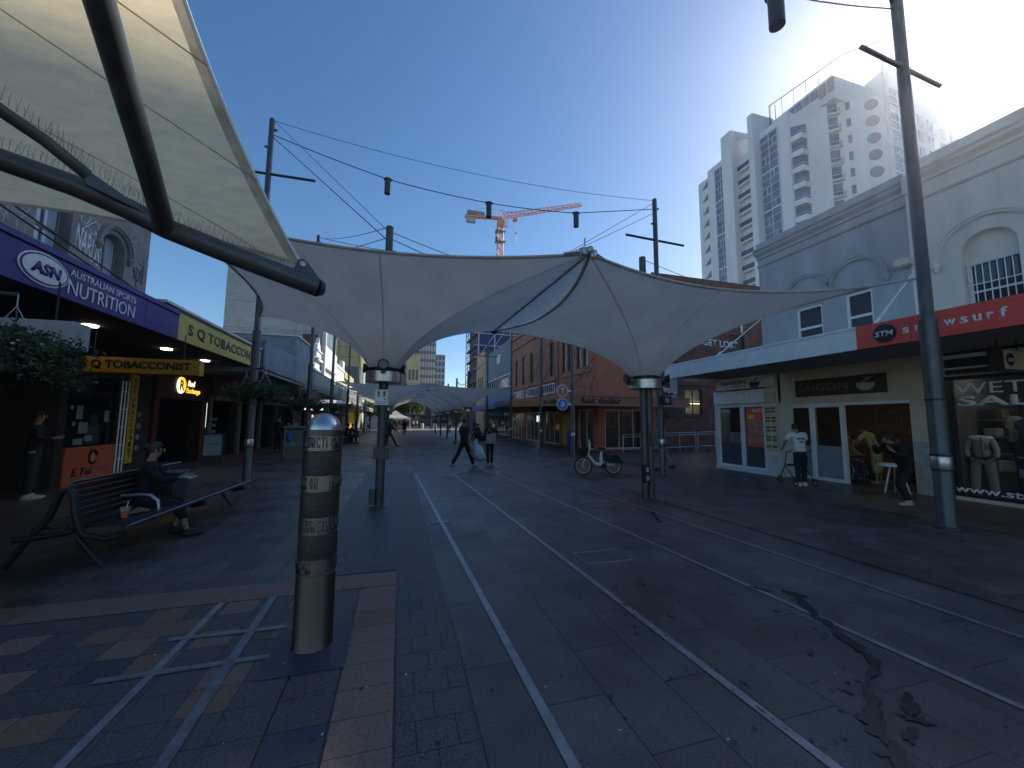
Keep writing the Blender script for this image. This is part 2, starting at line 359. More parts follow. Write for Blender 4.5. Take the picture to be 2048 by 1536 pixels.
for i in range(26):
    t = rr.random(); x = 2.2+1.5*t; blob(b, x+rr.gauss(0, .1), 1.35+1.7*t+rr.gauss(0, .12), rr.uniform(.004, .018), rr.uniform(1, 3), 2, z=.0079)
for i in range(10): blob(b, 4.18+i*.035, 5.6+i*.07+rr.gauss(0, .02), .03, 2.2, 1.1, z=.0079)
o = b.build('damp_splashes', M_wet); o['kind'] = 'structure'
b = MB()
for i in range(110): blob(b, rr.uniform(-2.5, 6), rr.uniform(1.2, 9), rr.uniform(.002, .009), 1.6, rr.random()*6, z=.0125, n=7)
b2 = MB()
for i in range(420): blob(b2, rr.uniform(-3, 8), 1.0+11*rr.random()**1.6, rr.uniform(.006, .016), 1.1, rr.random()*6, z=.0121, n=8)
tag(b2.build('gum_spots', mat('old_gum', (.045, .045, .047), .85, 0, .3, 3)), 'old chewing gum spots trodden into the paving', 'gum spots', kind='stuff')
for cx, cy in ((2.45, 4.4), (3.9, 7.2)):
    b3 = MB()
    for x0, x1, y0, y1 in ((-.3, .3, -.2, -.19), (-.3, .3, .19, .2), (-.3, -.29, -.2, .2), (.29, .3, -.2, .2)): b3.box(cx+x0, cx+x1, cy+y0, cy+y1, .0, .0075)
    o = b3.build('access_cover_edge', M_strip); o['kind'] = 'structure'
tag(b.build('litter', mat('litter_scraps', (.5, .5, .48), .8)), 'tiny pale litter scraps and droppings scattered over the paving', 'litter', kind='stuff')

# ---------------------------------------------------------------- right side: grey and cream building with the shops below
M_grey = mat('grey_render', (.42, .42, .43), .85, 0, .16, 2.2, .2, 25, stretch=(1, 1, .22))
M_cream = mat('cream_render', (.76, .67, .56), .85, 0, .12, 2.2, .2, 25, stretch=(1, 1, .22))
M_beige = mat('beige_render', (.62, .52, .37), .85, 0, .12, 1.5, .15, 25)
M_pale = mat('pale_wall_paint', (.62, .62, .6), .8, 0, .1, 2)
M_soff = mat('soffit_boards', (.32, .32, .32), .8, 0, .12, 3, stretch=(30, 1, 1))
M_red = mat('red_sign', (.78, .085, .06), .45, 0, .12, 1.5)
M_alum = mat('aluminium_frame', (.78, .79, .79), .4, .1, .08)
FX = Fr((11.9, 0, 0), (0, -1, 0))
bld = thing('corner_shop_building', 'two storey corner building, grey left half and cream right half, above the red lettered awning', 'building', (12.5, 5, 0))
holesG = [(-8.92, -8.13, 3.9, 5.22), (-7.52, -6.86, 3.9, 5.25)]
facade(FX, -10.12, -5.98, 3.6, 7.3, holesG, 'grey_wall', M_grey, bld, .22)
def arch_hole(fr, u0, u1, z0, zr, mt, parent, name='arch_wall'):
    """fills the square head of an opening down to a semicircular arch"""
    r = (u1-u0)/2; c = (u0+u1)/2; b = MB(); n = 14
    for sgn in (-1, 1):
        pts = [(c+sgn*r*math.cos(a), zr+r*math.sin(a)) for a in [math.pi/2*k/n for k in range(n+1)]]
        for k in range(n):
            p, q = pts[k], pts[k+1]
            v = [fr(p[0], p[1], 0), fr(q[0], q[1], 0), fr(q[0], zr+r, 0), fr(p[0], zr+r, 0)]
            b.quad(*(v if sgn < 0 else v)); b.quad(fr(p[0], p[1], 0), fr(q[0], q[1], 0), fr(q[0], q[1], -.3), fr(p[0], p[1], -.3))
    return b.build(name, mt, parent)
def arch_mould(fr, c, zc, r, wd, mt, parent, corbel=True, prj=.07):
    b = MB(); n = 20
    for ro, ri, d in ((r, r-wd, prj), (r-wd*.05, r-wd*.45, prj+.035)):
        A = []
        for k in range(n+1):
            a = math.pi*k/n; A.append([fr(c+q*math.cos(a), zc+q*math.sin(a), dd) for q, dd in ((ro, 0), (ro, d), (ri, d), (ri, 0))])
        b.grid(A)
    if corbel:
        for s in (-1, 1): b.ell(fr(c+s*(r-wd/2), zc-.06, .06), (.07, .1, .09)); b.ell(fr(c+s*(r-wd/2), zc-.16, .05), (.05, .05, .06))
    return b.build('arch_moulding', mt, parent, smooth=True)
def cornice(fr, u0, u1, prof, mt, parent, name='cornice'):
    b = MB(); A = [fr(u0, z, d) for d, z in prof]; b.prism(A, fr(u1, 0, 0)-fr(u0, 0, 0)); return b.build(name, mt, parent)
CP = [(0, 7.3), (.05, 7.33), (.05, 7.4), (.12, 7.46), (.16, 7.5), (.16, 7.56), (.22, 7.6), (.22, 7.66), (.03, 7.7), (.03, 7.9), (-.3, 7.9), (-.3, 7.3)]
cornice(FX, -10.15, -6.0, CP, M_grey, bld)
cornice(FX, -10.12, -6.0, [(0, 7.02), (.04, 7.03), (.07, 7.07), (.07, 7.1), (0, 7.12)], M_grey, bld, 'string_course')
for c in (-8.55, -7.18): arch_mould(FX, c, 5.5, .74, .12, M_grey, bld)
for h in holesG: window(FX, h, bld, M_white, M_glass, .07, 1, 2, -.06, name='window')
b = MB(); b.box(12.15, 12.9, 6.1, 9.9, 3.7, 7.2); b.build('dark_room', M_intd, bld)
b = MB(); b.fbox(FX, -5.98, -5.86, 3.6, 7.3, -.2, .07); b.fbox(FX, -6.0, -5.84, 7.302, 7.75, -.2, .12); b.build('pilaster', M_cream, bld)
holesC = [(-5.14, -4.34, 3.9, 5.8), (-3.3, -2.5, 3.9, 5.8), (-1.5, -.7, 3.9, 5.8)]
def cream_extra(b): pass
holesC = [(-5.16, -4.32, 3.9, 5.82), (-3.3, -2.46, 3.9, 5.82), (-1.5, -.66, 3.9, 5.82)]
facade(FX, -5.86, 4.5, 3.6, 7.3, holesC, 'cream_wall', M_cream, bld, .3)
for h in holesC:
    arch_hole(FX, h[0], h[1], h[2], 5.4, M_cream, bld); arch_mould(FX, (h[0]+h[1])/2, 5.35, .86, .1, M_cream, bld)
    b = MB(); b.fbox(FX, h[0], h[1], 5.2, 5.82, -.3, -.18); b.build('arch_infill', M_cream, bld)
    wn = window(FX, (h[0]+.02, h[1]-.02, 3.9, 5.2), bld, M_white, M_gdark, .04, 1, 2, -.2)
    b = MB()
    for k in range(8): u = h[0]+.04+k*(h[1]-h[0]-.08)/7; b.tube([FX(u, 3.95, -.12), FX(u, 5.2, -.12)], .009, 6)
    for z in (4.1, 4.7, 5.18): b.tube([FX(h[0], z, -.105), FX(h[1], z, -.105)], .01, 6)
    b.build('security_bars', M_white, wn)
CPC = [(d, z+.12) for d, z in CP[:-4]]+[(.03, 7.82), (.03, 8.05), (-.3, 8.05), (-.3, 7.42)]
cornice(FX, -5.86, 4.5, CPC, M_cream, bld)
cornice(FX, -5.86, 4.5, [(0, 7.02), (.04, 7.03), (.07, 7.07), (.07, 7.1), (0, 7.12)], M_cream, bld, 'string_course')
b = MB(); b.fbox(FX, -5.86, 4.5, 7.3, 7.43, -.3, 0); b.build('frieze', M_cream, bld)
b = MB(); b.box(12.22, 24, -4.5, 5.9, 3.6, 7.8); b.box(12.95, 24, 5.95, 10.0, 3.6, 7.6); b.box(11.95, 24, 10.0, 10.1, 3.6, 7.6); b.build('main_block', M_grey, bld)
b = MB(); b.fbox(FX, -6.2, -5.92+.0, 5.5, 5.66, .08, .3); b.fbox(FX, -6.16, -6.02, 5.66, 5.68, .1, .28); b.build('alarm_box', mat('cream_plastic', (.6, .58, .42), .5), bld, bevel=.02)
# ground floor walls
hs = [(-9.42, -6.3, -.01, 2.24), (-5.7, 4.2, .08, 2.72)]
facade(FX, -9.62, 4.5, 0, 3.6, hs, 'ground_floor_wall', M_beige, bld, .3)
b = MB(); b.fbox(FX, -6.29, -5.78, 0, 1.24, -.05, .012); b.build('lower_wall_render', mat('rough_grey_render', (.42, .4, .35), .9, 0, .25, 8, .4, 60), bld)
# annex shop
FA = Fr((11.32, 0, 0), (0, -1, 0))
facade(FA, -11.68, -9.2, 0, 2.3, [(-11.62, -9.72, .12, 2.26)], 'annex_wall', M_pale, bld, .2)
b = MB(); b.box(11.32, 24, 11.68, 11.75, 0, 3.25); b.fbox(FA, -9.3, -9.2, 0, 3.2, -.58, -.003); b.fbox(FA, -9.64, -9.2, 2.302, 3.2, -.1, -.002); b.fbox(FA, -11.7, -9.2, 0, .1, 0, .08); b.build('annex_side', M_pale, bld)
b = MB()
for i in range(4): u = -11.72+i*.52; b.fbox(FA, u, u+.505, 2.31, 2.76, -.1, .06)
b.build('fascia_panel', M_alum, bld, bevel=.01)
wa = window(FA, (-11.62, -10.6, .12, 2.26), bld, M_alum, M_glass, .07, 1, 1, -.03)
wb = window(FA, (-10.58, -9.72, .12, 2.26), bld, M_alum, M_glass, .07, 1, 1, -.03)
b = MB(); b.fbox(FA, -11.54, -10.68, .2, .95, -.11, -.1); b.fbox(FA, -10.5, -9.8, .2, .85, -.11, -.1); b.build('frosted_film', mat('frosted_film', (.24, .27, .28), .4), wa)
text('CORN', FA, -11.5, 2.0, .42, .12, -.005, M_letter_w, bld)
b = MB(); b.fbox(FA, -10.45, -9.75, .86, 2.17, -.066, -.056); po = b.build('menu_poster', M_red, bld)
text('BENTO', FA, -10.2, 2.0, .42, .11, -.054, M_letter_w, po, .002)
b = MB()
for i in range(3):
    for j in range(3): b.fbox(FA, -10.39+i*.22, -10.22+i*.22, .98+j*.27, 1.19+j*.27, -.055, -.05)
b.build('menu_photo', mat('menu_photos', (.45, .38, .33), .6, 0, .3, 30, tint2=(.1, .04, .03)), po)
b = MB(); b.fbox(FA, -10.39, -10.14, 1.78, 1.93, -.055, -.05); b.build('yellow_flash', mat('yellow_flash', (.7, .55, .03), .5), po)
b = MB(); b.fbox(FA, -9.66, -9.24, .8, 2.18, .01, .05); mp = b.build('menu_board', mat('cream_menu_board', (.55, .5, .3), .6), bld)
for j in range(13):
    zz = 2.08-j*.1
    if j % 3 == 2: continue
    b = MB(); b.fbox(FA, -9.63, -9.28, zz+.025, zz+.03, .0505, .0515)
    for i in range(2): b.fbox(FA, -9.63+i*.2, -9.48+i*.2, zz, zz+.06, .052, .055)
    b.build('menu_lettering', mat('menu_print', (.12, .1, .05), .7, 0, .3, 60), mp)
b = MB(); b.fbox(FA, -9.6, -9.28, 2.3, 2.62, .01, .08); b.fbox(FA, -9.55, -9.33, 2.44, 2.47, .08, .085); b.build('letter_box', M_beige, bld, bevel=.01)
b = MB(); b.tube([FA(-9.45, .1, .03), FA(-9.45, .45, .03)], .02); b.fbox(FA, -9.53, -9.38, .45, .65, .005, .08); b.fbox(FA, -9.42, -9.26, .11, .3, .005, .12); b.build('gas_meter', M_pale, bld)
b = MB(); b.box(11.45, 11.9, 9.9, 11.5, .0, .9); b.box(11.6, 12.2, 10.9, 11.4, .92, 1.3); b.build('shop_counter', M_pale, bld)
b = MB(); b.box(12.4, 12.45, 6.1, 11.6, 0, 3.2); b.build('annex_back', M_intd, bld) if False else b.b.free()
# door set (aluminium framed glass) and open shop
b = MB()
for u in (-9.42, -8.7, -7.86): b.fbox(FX, u, u+.09, 0, 2.24, -.1, .02)
b.fbox(FX, -9.33, -8.7, 2.12, 2.24, -.1, .02); b.fbox(FX, -8.61, -7.86, 2.12, 2.24, -.1, .02); b.fbox(FX, -9.33, -8.7, 0, .09, -.1, .02); b.fbox(FX, -8.61, -7.86, 0, .09, -.1, .02)
b.fbox(FX, -8.62, -8.575, .09, 2.12, -.12, -.02); b.fbox(FX, -7.77, -6.3, 2.16, 2.24, -.1, .01)
df = b.build('door_frame', M_alum, bld, bevel=.006)
b = MB(); b.fbox(FX, -9.33, -8.7, .09, 2.12, -.05, -.04); b.fbox(FX, -8.61, -7.86, .09, 2.12, -.05, -.04); b.build('door_glass', M_glass, df)
b = MB(); b.fbox(FX, -9.33, -8.7, .09, .98, -.038, -.03); b.fbox(FX, -8.61, -7.86, .09, 1.0, -.038, -.03); b.build('frosted_film', mat('frosted_film', (.24, .27, .28), .4), df)
# interiors
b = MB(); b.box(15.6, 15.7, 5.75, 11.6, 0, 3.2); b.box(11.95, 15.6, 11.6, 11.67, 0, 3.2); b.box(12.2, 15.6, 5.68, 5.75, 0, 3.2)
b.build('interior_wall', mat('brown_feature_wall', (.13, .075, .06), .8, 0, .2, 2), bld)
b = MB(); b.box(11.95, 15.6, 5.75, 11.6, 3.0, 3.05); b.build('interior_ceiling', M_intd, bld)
b = MB(); cc = [(6.3, 1.9), (6.9, 1.95), (7.5, 1.9), (6.35, 1.35), (6.95, 1.3), (7.6, 1.4), (8.2, 1.7), (8.9, 1.8), (8.5, 1.2)]
for k, (y, z) in enumerate(cc):
    t = (k % 3-1)*.09; P = [Vector((15.57, y+.28*cx, z+.22*cz+t*cx)) for cx, cz in ((-1, -1), (1, -1), (1, 1), (-1, 1))]; b.tube(P, .012, 4, closed=True)
b.build('picture_frame', mat('grey_frame', (.35, .34, .33), .5), bld)
# stm shop window
b = MB(); b.fbox(FX, -5.7, -5.62, .08, 2.72, -.12, .0); b.fbox(FX, -5.62, 4.2, .08, .14, -.12, 0); b.fbox(FX, -5.62, 4.2, 2.64, 2.72, -.12, 0); b.fbox(FX, -3.6, -3.54, .14, 2.64, -.1, -.02); b.fbox(FX, -1.4, -1.34, .14, 2.64, -.1, -.02)
sf = b.build('shop_window', M_dark, bld); b = MB(); b.fbox(FX, -5.62, 4.2, .14, 2.64, -.06, -.05); b.build('pane', M_glass, sf)
text('WETSUIT', FX, -5.5, 2.32, 2.0, .24, -.045, M_letter_w, sf, .004)
text('SALE', FX, -5.48, 2.05, 1.42, .22, -.045, M_letter_w, sf, .004, bold=.03)
text('www.stmonline.com', FX, -5.66, .17, 2.6, .15, -.045, M_letter_w, sf, .004, bold=.02)
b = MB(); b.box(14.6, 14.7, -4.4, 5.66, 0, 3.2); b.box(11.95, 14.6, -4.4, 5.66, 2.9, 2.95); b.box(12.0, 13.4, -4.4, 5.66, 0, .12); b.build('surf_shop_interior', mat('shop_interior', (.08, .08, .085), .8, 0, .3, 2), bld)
cols = [(.25, .22, .1), (.03, .06, .2), (.02, .025, .04), (.3, .3, .28), (.12, .2, .22), (.05, .06, .12), (.25, .15, .08)]
for k, (x, y, z, c, lb_) in enumerate(((12.75, 4.62, .75, (.25, .23, .1), 'khaki jacket hanging in the surf shop window right of the snowboard'), (13.1, 4.95, 1.2, (.04, .05, .09), 'dark navy jacket hanging behind the snowboard in the surf shop'), (13.25, 5.2, 1.25, (.3, .3, .28), 'pale grey jacket hanging behind the mannequin in the surf shop'))):
    b = MB(); b.prism([(x, y+.13, z), (x, y+.15, z+.4), (x, y+.22, z+.36), (x, y+.18, z+.52), (x, y+.05, z+.6), (x, y-.05, z+.6), (x, y-.18, z+.52), (x, y-.22, z+.36), (x, y-.15, z+.4), (x, y-.13, z)], (.09, 0, 0))
    o = b.build('hanging_jacket', mat('jacket_%d' % k, c, .85, 0, .3, 8, .5, 8), bevel=.03); tag(o, lb_, 'jacket', 'jackets hanging inside the surf shop')
b = MB(); b.box(12.1, 14.5, 5.58, 5.67, .12, 2.9); b.build('display_wall', mat('pale_display_wall', (.13, .13, .125), .7, 0, .1, 2), bld)
M_joint2 = mat('panel_joint', (.02, .02, .02), .8)
shu = thing('display_shelf', 'shelves of folded clothes at the left end of the surf shop window', 'shelf', (12.6, 5.4, .12))
for z in (.6, .98, 1.36, 1.74): b = MB(); b.box(12.75, 13.7, 5.28, 5.58, z, z+.025); b.build('shelf_board', mat('shelf_grey', (.3, .3, .3), .6), shu)
rsh = random.Random(6)
for z in (.625, 1.005, 1.385, 1.765):
    for x in (12.8, 13.1, 13.4):
        b = MB(); hh3 = rsh.uniform(.1, .26); b.box(x, x+.27, 5.28, 5.5, z, z+hh3); b.build('folded_clothes', mat('folded_%d' % rsh.randrange(5), [(.3, .27, .12), (.04, .1, .35), (.05, .05, .06), (.4, .38, .33), (.2, .16, .08)][rsh.randrange(5)], .9, 0, .2, 20), shu, bevel=.03)
b = MB()
for k in range(3): b.fbox(FX, -5.3+k*.9, -4.9+k*.9, 2.865, 2.895, -.75, -.6)
b.build('tube_light', mat('lit_tube', (1, .97, .9), .5, emit=14), bld)
b = MB()
for k in range(3): b.box(13.2, 13.4, 6.3+k*1.7, 7.3+k*1.7, 2.96, 2.99)
b.build('added_ceiling_light', mat('added_interior_glow', (1, .85, .65), .5, emit=3), bld)  # glowing panels added to brighten the noodle shop interior
# awning
aw = thing('awning', 'flat street awning with white fascia on its left and red lettered fascia on its right', 'awning', (10.5, 4, 3.2))
FW = Fr((9.2, 0, 0), (0, -1, 0))
b = MB(); b.box(9.24, 11.895, -4.5, 11.75, 3.3, 3.34)
b.build('soffit', M_soff, aw)
b = MB()
for i in range(26): b.box(9.3+i*.1, 9.32+i*.1, -4.5, 11.7, 3.275, 3.3)
b.build('soffit_ribs', M_soff, aw)
b = MB(); b.box(9.24, 11.895, -4.5, 11.75, 3.5, 3.56); b.build('roof_sheet', M_alum, aw)
b = MB(); b.fbox(FW, -11.8, -5.652, 3.2, 3.68, -.04, 0); b.fbox(FW, -11.8, -5.65, 3.64, 3.69, 0, .02); b.box(9.24, 11.9, 11.75, 11.8, 3.2, 3.68); b.build('white_fascia', M_white, aw)
b = MB(); b.fbox(FW, -5.65, 4.5, 3.2, 3.68, -.04, .004); rf = b.build('red_fascia', M_red, aw)
for yy in (4.75, 2.2, -.5): b = MB(); b.fbox(FW, -yy, -yy+.006, 3.205, 3.675, .0045, .006); b.build('panel_seam', M_joint2, rf)
b = MB(); b.disc(FW, -5.15, 3.44, .185, .004, .03); b.build('logo_disc', M_letter_b, rf)
text('STM', FW, -5.3, 3.38, .3, .11, .03, M_letter_w, rf, bold=.02, shear=.15)
for ch, y, wd in (('s', 4.87, .1), ('n', 4.68, .1), ('o', 4.49, .1), ('w', 4.28, .15), ('s', 4.08, .1), ('u', 3.92, .1), ('r', 3.76, .08), ('f', 3.62, .09)): text(ch, FW, -y, 3.37, wd, .16 if ch == 'f' else .115, .005, M_letter_w, rf, bold=.02)
b = MB(); b.disc(FW, -4.44, 3.43, .06, .005, .02); b.b.free()
for y0, y1, z1 in ((5.42, 5.86, 5.46), (9.59, 9.98, 5.3)):
    b = MB(); b.tube([(9.35, y0, 3.66), (11.88, y1, z1)], .018, 8); b.tube([(9.35, y0, 3.66), (9.62, y0+.05, 3.86)], .032, 8); b.build('tie_rod', M_white, aw)
# hanging signs under the awning
sg = thing('noodle_shop_sign', 'pale lightbox sign with a dark noodle bowl and red end above the small window', 'sign', (11.2, 10.3, 2.9))
FS = Fr((11.05, 0, 0), (0, -1, 0))
b = MB(); b.fbox(FS, -11.36, -9.25, 2.8, 3.12, -.2, 0); b.build('sign_box', mat('sign_face', (.78, .74, .66), .5, 0, .05), sg, bevel=.012)
b = MB(); b.fbox(FS, -11.62, -11.365, 2.8, 3.12, -.19, -.01); b.build('red_end', M_red, sg)
M_brown = mat('brown_lettering', (.07, .045, .035), .6)
text('SAIGON', FS, -11.15, 2.96, 1.05, .1, 0, M_brown, sg, bold=.01); text('NOODLE', FS, -10.6, 2.86, .5, .045, 0, M_brown, sg, bold=.02, spacing=1.5)
def bowl(fr, u, z, s, mt, parent, d=0):
    b = MB(); b.prism([fr(u+s*x, z+s*y, d) for x, y in ((-1, .1), (-.85, -.45), (-.45, -.8), (.45, -.8), (.85, -.45), (1, .1))], fr(0, 0, .008)-fr(0, 0, 0))
    for t in (.0, .25): b.prism([fr(u+s*(x+t), z+s*y, d) for x, y in ((-.5, .12), (-.42, .12), (.5, .75), (.42, .78))], fr(0, 0, .008)-fr(0, 0, 0))
    b.build('bowl_mark', mt, parent)
bowl(FS, -9.78, 2.95, .2, M_brown, sg)
b = MB(); b.fbox(FX, -9.04, -6.7, 2.46, 2.96, 0, .06); ds = b.build('dark_sign_board', mat('brown_black_board', (.055, .035, .035), .6), None)
tag(ds, 'dark brown signboard with a pale bowl mark above the glass doors', 'sign')
M_dim = mat('dim_lettering', (.2, .13, .13), .5)
text('SAIGON', FX, -8.93, 2.6, 1.35, .22, .061, M_dim, ds); bowl(FX, -7.15, 2.72, .22, mat('cream_mark', (.5, .45, .35), .6), ds, .06)
sb = thing('blade_sign', 'cream lightbox blade sign with a black round surf logo under the red awning', 'sign', (11, 4.3, 2.85))
FB = Fr((0, 4.3, 0), (1, 0, 0))
b = MB(); b.fbox(FB, 10.85, 11.75, 2.68, 3.08, -.2, 0); b.build('sign_box', M_dark, sb); b = MB(); b.fbox(FB, 10.89, 11.71, 2.7, 3.06, 0, .008); b.build('face', mat('cream_face', (.6, .52, .4), .5), sb)
b = MB(); b.disc(FB, 11.07, 2.88, .125, .008, .016); b.build('logo_disc', M_letter_b, sb); text('STM', FB, 10.98, 2.84, .18, .07, .017, M_letter_w, sb, bold=.02, shear=.15)
for xx in (10.95, 11.6): b = MB(); b.tube([(xx, 4.4, 3.08), (xx, 4.4, 3.28)], .012); b.build('hanger', M_dark, sb)
b = MB(); b.fbox(FX, -5.55, 1, 2.76, 3.25, .01, .12); b.build('header_panel', mat('black_green_header', (.02, .028, .026), .5), bld)
b = MB(); b.fbox(FX, -5.6, 1, 3.1, 3.18, .12, .16); b.fbox(FX, -5.6, 1, 2.86, 2.9, .12, .15); b.build('header_strip', M_alum, bld)

# ---------------------------------------------------------------- terracotta and brick shop building 
BRX = brickmat('red_brick_x', (.34, .115, .065), (.4, .155, .1), (.26, .2, .16), axis='x'); BRY = brickmat('red_brick_y', (.17, .06, .045), (.21, .08, .06), (.12, .08, .07), axis='y')
M_terra = mat('terracotta_paint', (.5, .155, .085), .8, 0, .1, 1, .1, 30); M_orange = mat('orange_fascia', (.6, .2, .06), .5, 0, .08)
TBX = brickmat('painted_brick_x', (.5, .16, .09), (.54, .18, .105), (.4, .13, .08), axis='x', bump=.5)
hd = thing('terracotta_shop_building', 'two storey corner building, terracotta painted front and red brick side with tall sash windows', 'building', (13, 25, 0))
FH = Fr((10.9, 0, 0), (0, -1, 0)); FF = Fr((0, 19.8, 0), (1, 0, 0))
facade(FF, 10.9, 14.75, 3.1, 9.9, [], 'front_wall', M_terra, hd); b = MB(); b.box(10.95, 14.74, 19.85, 38, 9.42, 9.5); b.box(14.5, 14.74, 19.81, 38, 0, 9.4); b.build('main_block', M_terra, hd)
ws = [(-22.6, -21.9), (-21.7, -21.0), (-24.9, -24.2), (-24.0, -23.3), (-27.3, -26.5), (-29.6, -28.8), (-31.9, -31.1), (-34.2, -33.4), (-36.4, -35.6)]
H1 = [(a, c, 5.0, 7.6) for a, c in ws]
facade(FH, -25.6, -19.8, 3.1, 9.9, [h for h in H1 if h[0] > -25.6], 'painted_side_wall', TBX, hd, .2); facade(FH, -38, -25.6, 3.1, 9.9, [h for h in H1 if h[0] < -25.6], 'brick_side_wall', BRX, hd, .2)
for h in H1: window(FH, h, hd, mat('maroon_frame', (.09, .025, .02), .5), M_gdark, .07, 1, 2, -.08, .1, smat=M_terra)
b = MB(); b.fbox(FH, -38.1, -19.75, 8.7, 8.85, 0, .12); b.fbox(FH, -38.1, -19.75, 9.7, 10.0, -.1, .16); b.fbox(FF, 10.75, 14.75, 9.7, 10.0, 0, .12); b.fbox(FH, -25.7, -25.5, 3.3, 8.7, .0, .1); b.build('cornice', BRX, hd)
b = MB(); b.fbox(FH, -25.2, -20.6, 4.65, 4.9, 0, .1); b.fbox(FH, -37.8, -26, 4.65, 4.9, 0, .1); b.build('sill_band', M_terra, hd)
for a in (-29.3, -33.0, -36.8): window(FH, (a, a+3.0, 3.75, 4.5), hd, M_white, M_gdark, .06, 7, 1, .03, name='transom_window')
# ground floor
facade(FF, 10.9, 14.75, 0, 3.1, [(11.3, 14.1, .12, 2.35)], 'front_ground_wall', M_terra, hd, .2)
window(FF, (11.3, 14.1, .12, 2.35), hd, M_alum, M_glass, .05, 3, 1, -.03, name='shop_window')
facade(FH, -38, -19.8, 0, 3.1, [(-22.3, -20.4, .02, 2.4), (-25.2, -22.6, .02, 2.4), (-28.4, -25.5, .02, 2.4), (-33, -28.8, .02, 2.4), (-37.5, -33.5, .02, 2.4)], 'side_ground_wall', M_terra, hd, .2)
b = MB(); b.box(13.4, 13.5, 20, 37.9, 0, 3); b.box(11.2, 13.4, 22.4, 22.5, 0, 3); b.box(11.2, 13.4, 28.5, 28.6, 0, 3); b.box(11, 14.4, 22.0, 22.05, 0, 2.9); b.build('interior_wall', mat('dim_shop_interior', (.34, .31, .27), .8, 0, .5, 2.5), hd)
for a, c, nn in ((-22.3, -20.4, 2), (-28.4, -25.5, 3), (-33, -28.8, 4), (-37.5, -33.5, 4)): window(FH, (a, c, .02, 2.4), hd, M_alum, M_glass, .06, nn, 1, -.03, name='shop_window')
b = MB(); b.fbox(FH, -25.2, -23.1, .05, 2.3, -.14, -.1); b.build('yellow_poster', mat('yellow_poster', (.55, .33, .05), .6, 0, .35, 3), hd)
b = MB()
for k in range(5): b.box(13.1, 13.3, 29+k*1.7, 29.5+k*1.7, 1.6, 2.2)
b.build('lit_display', mat('lit_display', (.9, .95, .8), .5, emit=2.2), hd)
b = MB()
for k in range(2): b.box(11.6+k*1.3, 12.2+k*1.3, 20.6, 20.75, 2.8, 2.84)
b.build('added_ceiling_light', mat('added_interior_glow', (1, .85, .65), .5, emit=3), hd)  # unseen lamps added so the corner shop interior is not black
# flowers inside window
b = MB(); r5 = random.Random(2)
for k in range(26): b.ell((12.9+r5.gauss(0, .2), 20.25+r5.gauss(0, .06), 1.05+r5.gauss(0, .13)), (.05, .04, .05), 6, 4)
fl = b.build('flower_display', mat('yellow_flowers', (.6, .5, .12), .8, 0, .4, 20, tint2=(.08, .16, .04))); tag(fl, 'yellow flowers displayed behind the corner shop window', 'flowers')
b = MB(); b.box(11.35, 12.2, 20.3, 20.8, 0, 1.3); tag(b.build('display_cabinet', mat('grey_cabinet', (.2, .2, .18), .7), bevel=.02), 'plain grey cabinet behind the left pane of the corner shop window', 'cabinet')
ha = thing('corner_awning', 'orange awning with black lettering wrapping round the terracotta corner building', 'awning', (10, 20, 2.7))
def slant(b, x0, x1, y0, y1, za, zb, zc, zd, th=.06):
    pass
b = MB(); b.box(8.3, 15.3, 17.6, 17.66, 2.46, 2.95); b.box(8.3, 15.3, 17.55, 17.66, 2.93, 3.0); b.build('front_fascia', mat('salmon_fascia', (.42, .17, .11), .55, 0, .1), ha)
b = MB(); b.prism([(8.3, 17.6, 2.46), (8.3, 17.6, 2.97), (9.0, 31, 3.5), (9.0, 31, 2.82)], (.06, 0, 0)); b.build('side_fascia', M_orange, ha)
b = MB(); b.prism([(8.36, 17.66, 2.55), (15.3, 17.66, 2.55), (15.3, 19.78, 2.75), (8.5, 19.78, 2.75)], (0, 0, .05)); b.prism([(8.4, 19.79, 2.66), (10.88, 19.79, 2.66), (10.88, 31, 3.0), (9.06, 31, 3.0)], (0, 0, .05)); b.build('soffit', M_soff, ha)
FF2 = Fr((0, 17.6, 0), (1, 0, 0)); text('hot dollar', FF2, 8.75, 2.57, 2.25, .3, .01, M_letter_b, ha, bold=.03)
dS = Vector((.7, 13.4, 0)).normalized(); FS2 = Fr((9.0, 31, 0), -dS)
text('hot dollar', FS2, 8.6, 2.72, 2.6, .32, .01, M_letter_b, ha, bold=.03, slope=-.035)
b = MB(); b.fbox(FH, -22.6, -20.3, 2.36, 2.66, .25, .32); us = b.build('under_awning_sign', M_orange, ha); text('hot dollar', FH, -22.3, 2.42, 1.7, .18, .325, M_letter_b, us, bold=.02)
for y, z in ((20.2, 5.4), (23.3, 5.9), (26.3, 6.2), (29.2, 6.4)):
    b = MB(); b.tube([(8.6+(y-17)*.05, y-.6, 2.95+.035*(y-17)), (10.88, y, z)], .02, 6); b.build('tie_rod', M_dark, ha)
b = MB(); b.box(10.55, 10.85, 22.8, 23.4, .01, 1.1); tag(b.build('storage_crate', mat('blue_plastic', (.03, .04, .3), .5), bevel=.03), 'blue plastic tub standing in the open shop doorway', 'tub')
b = MB(); b.box(9.3, 10.9, 31, 38.4, 3.05, 3.12); b.box(9.25, 9.3, 31.05, 38.4, 3.0, 3.55); ga = b.build('grey_awning', mat('charcoal_fascia', (.09, .09, .1), .6)); tag(ga, 'dark grey shop awning beyond the orange one', 'awning')
text('CUTS & DYE', Fr((9.25, 0, 0), (0, -1, 0)), -36, 3.15, 3.2, .25, .01, mat('grey_lettering', (.4, .4, .4), .6), ga)
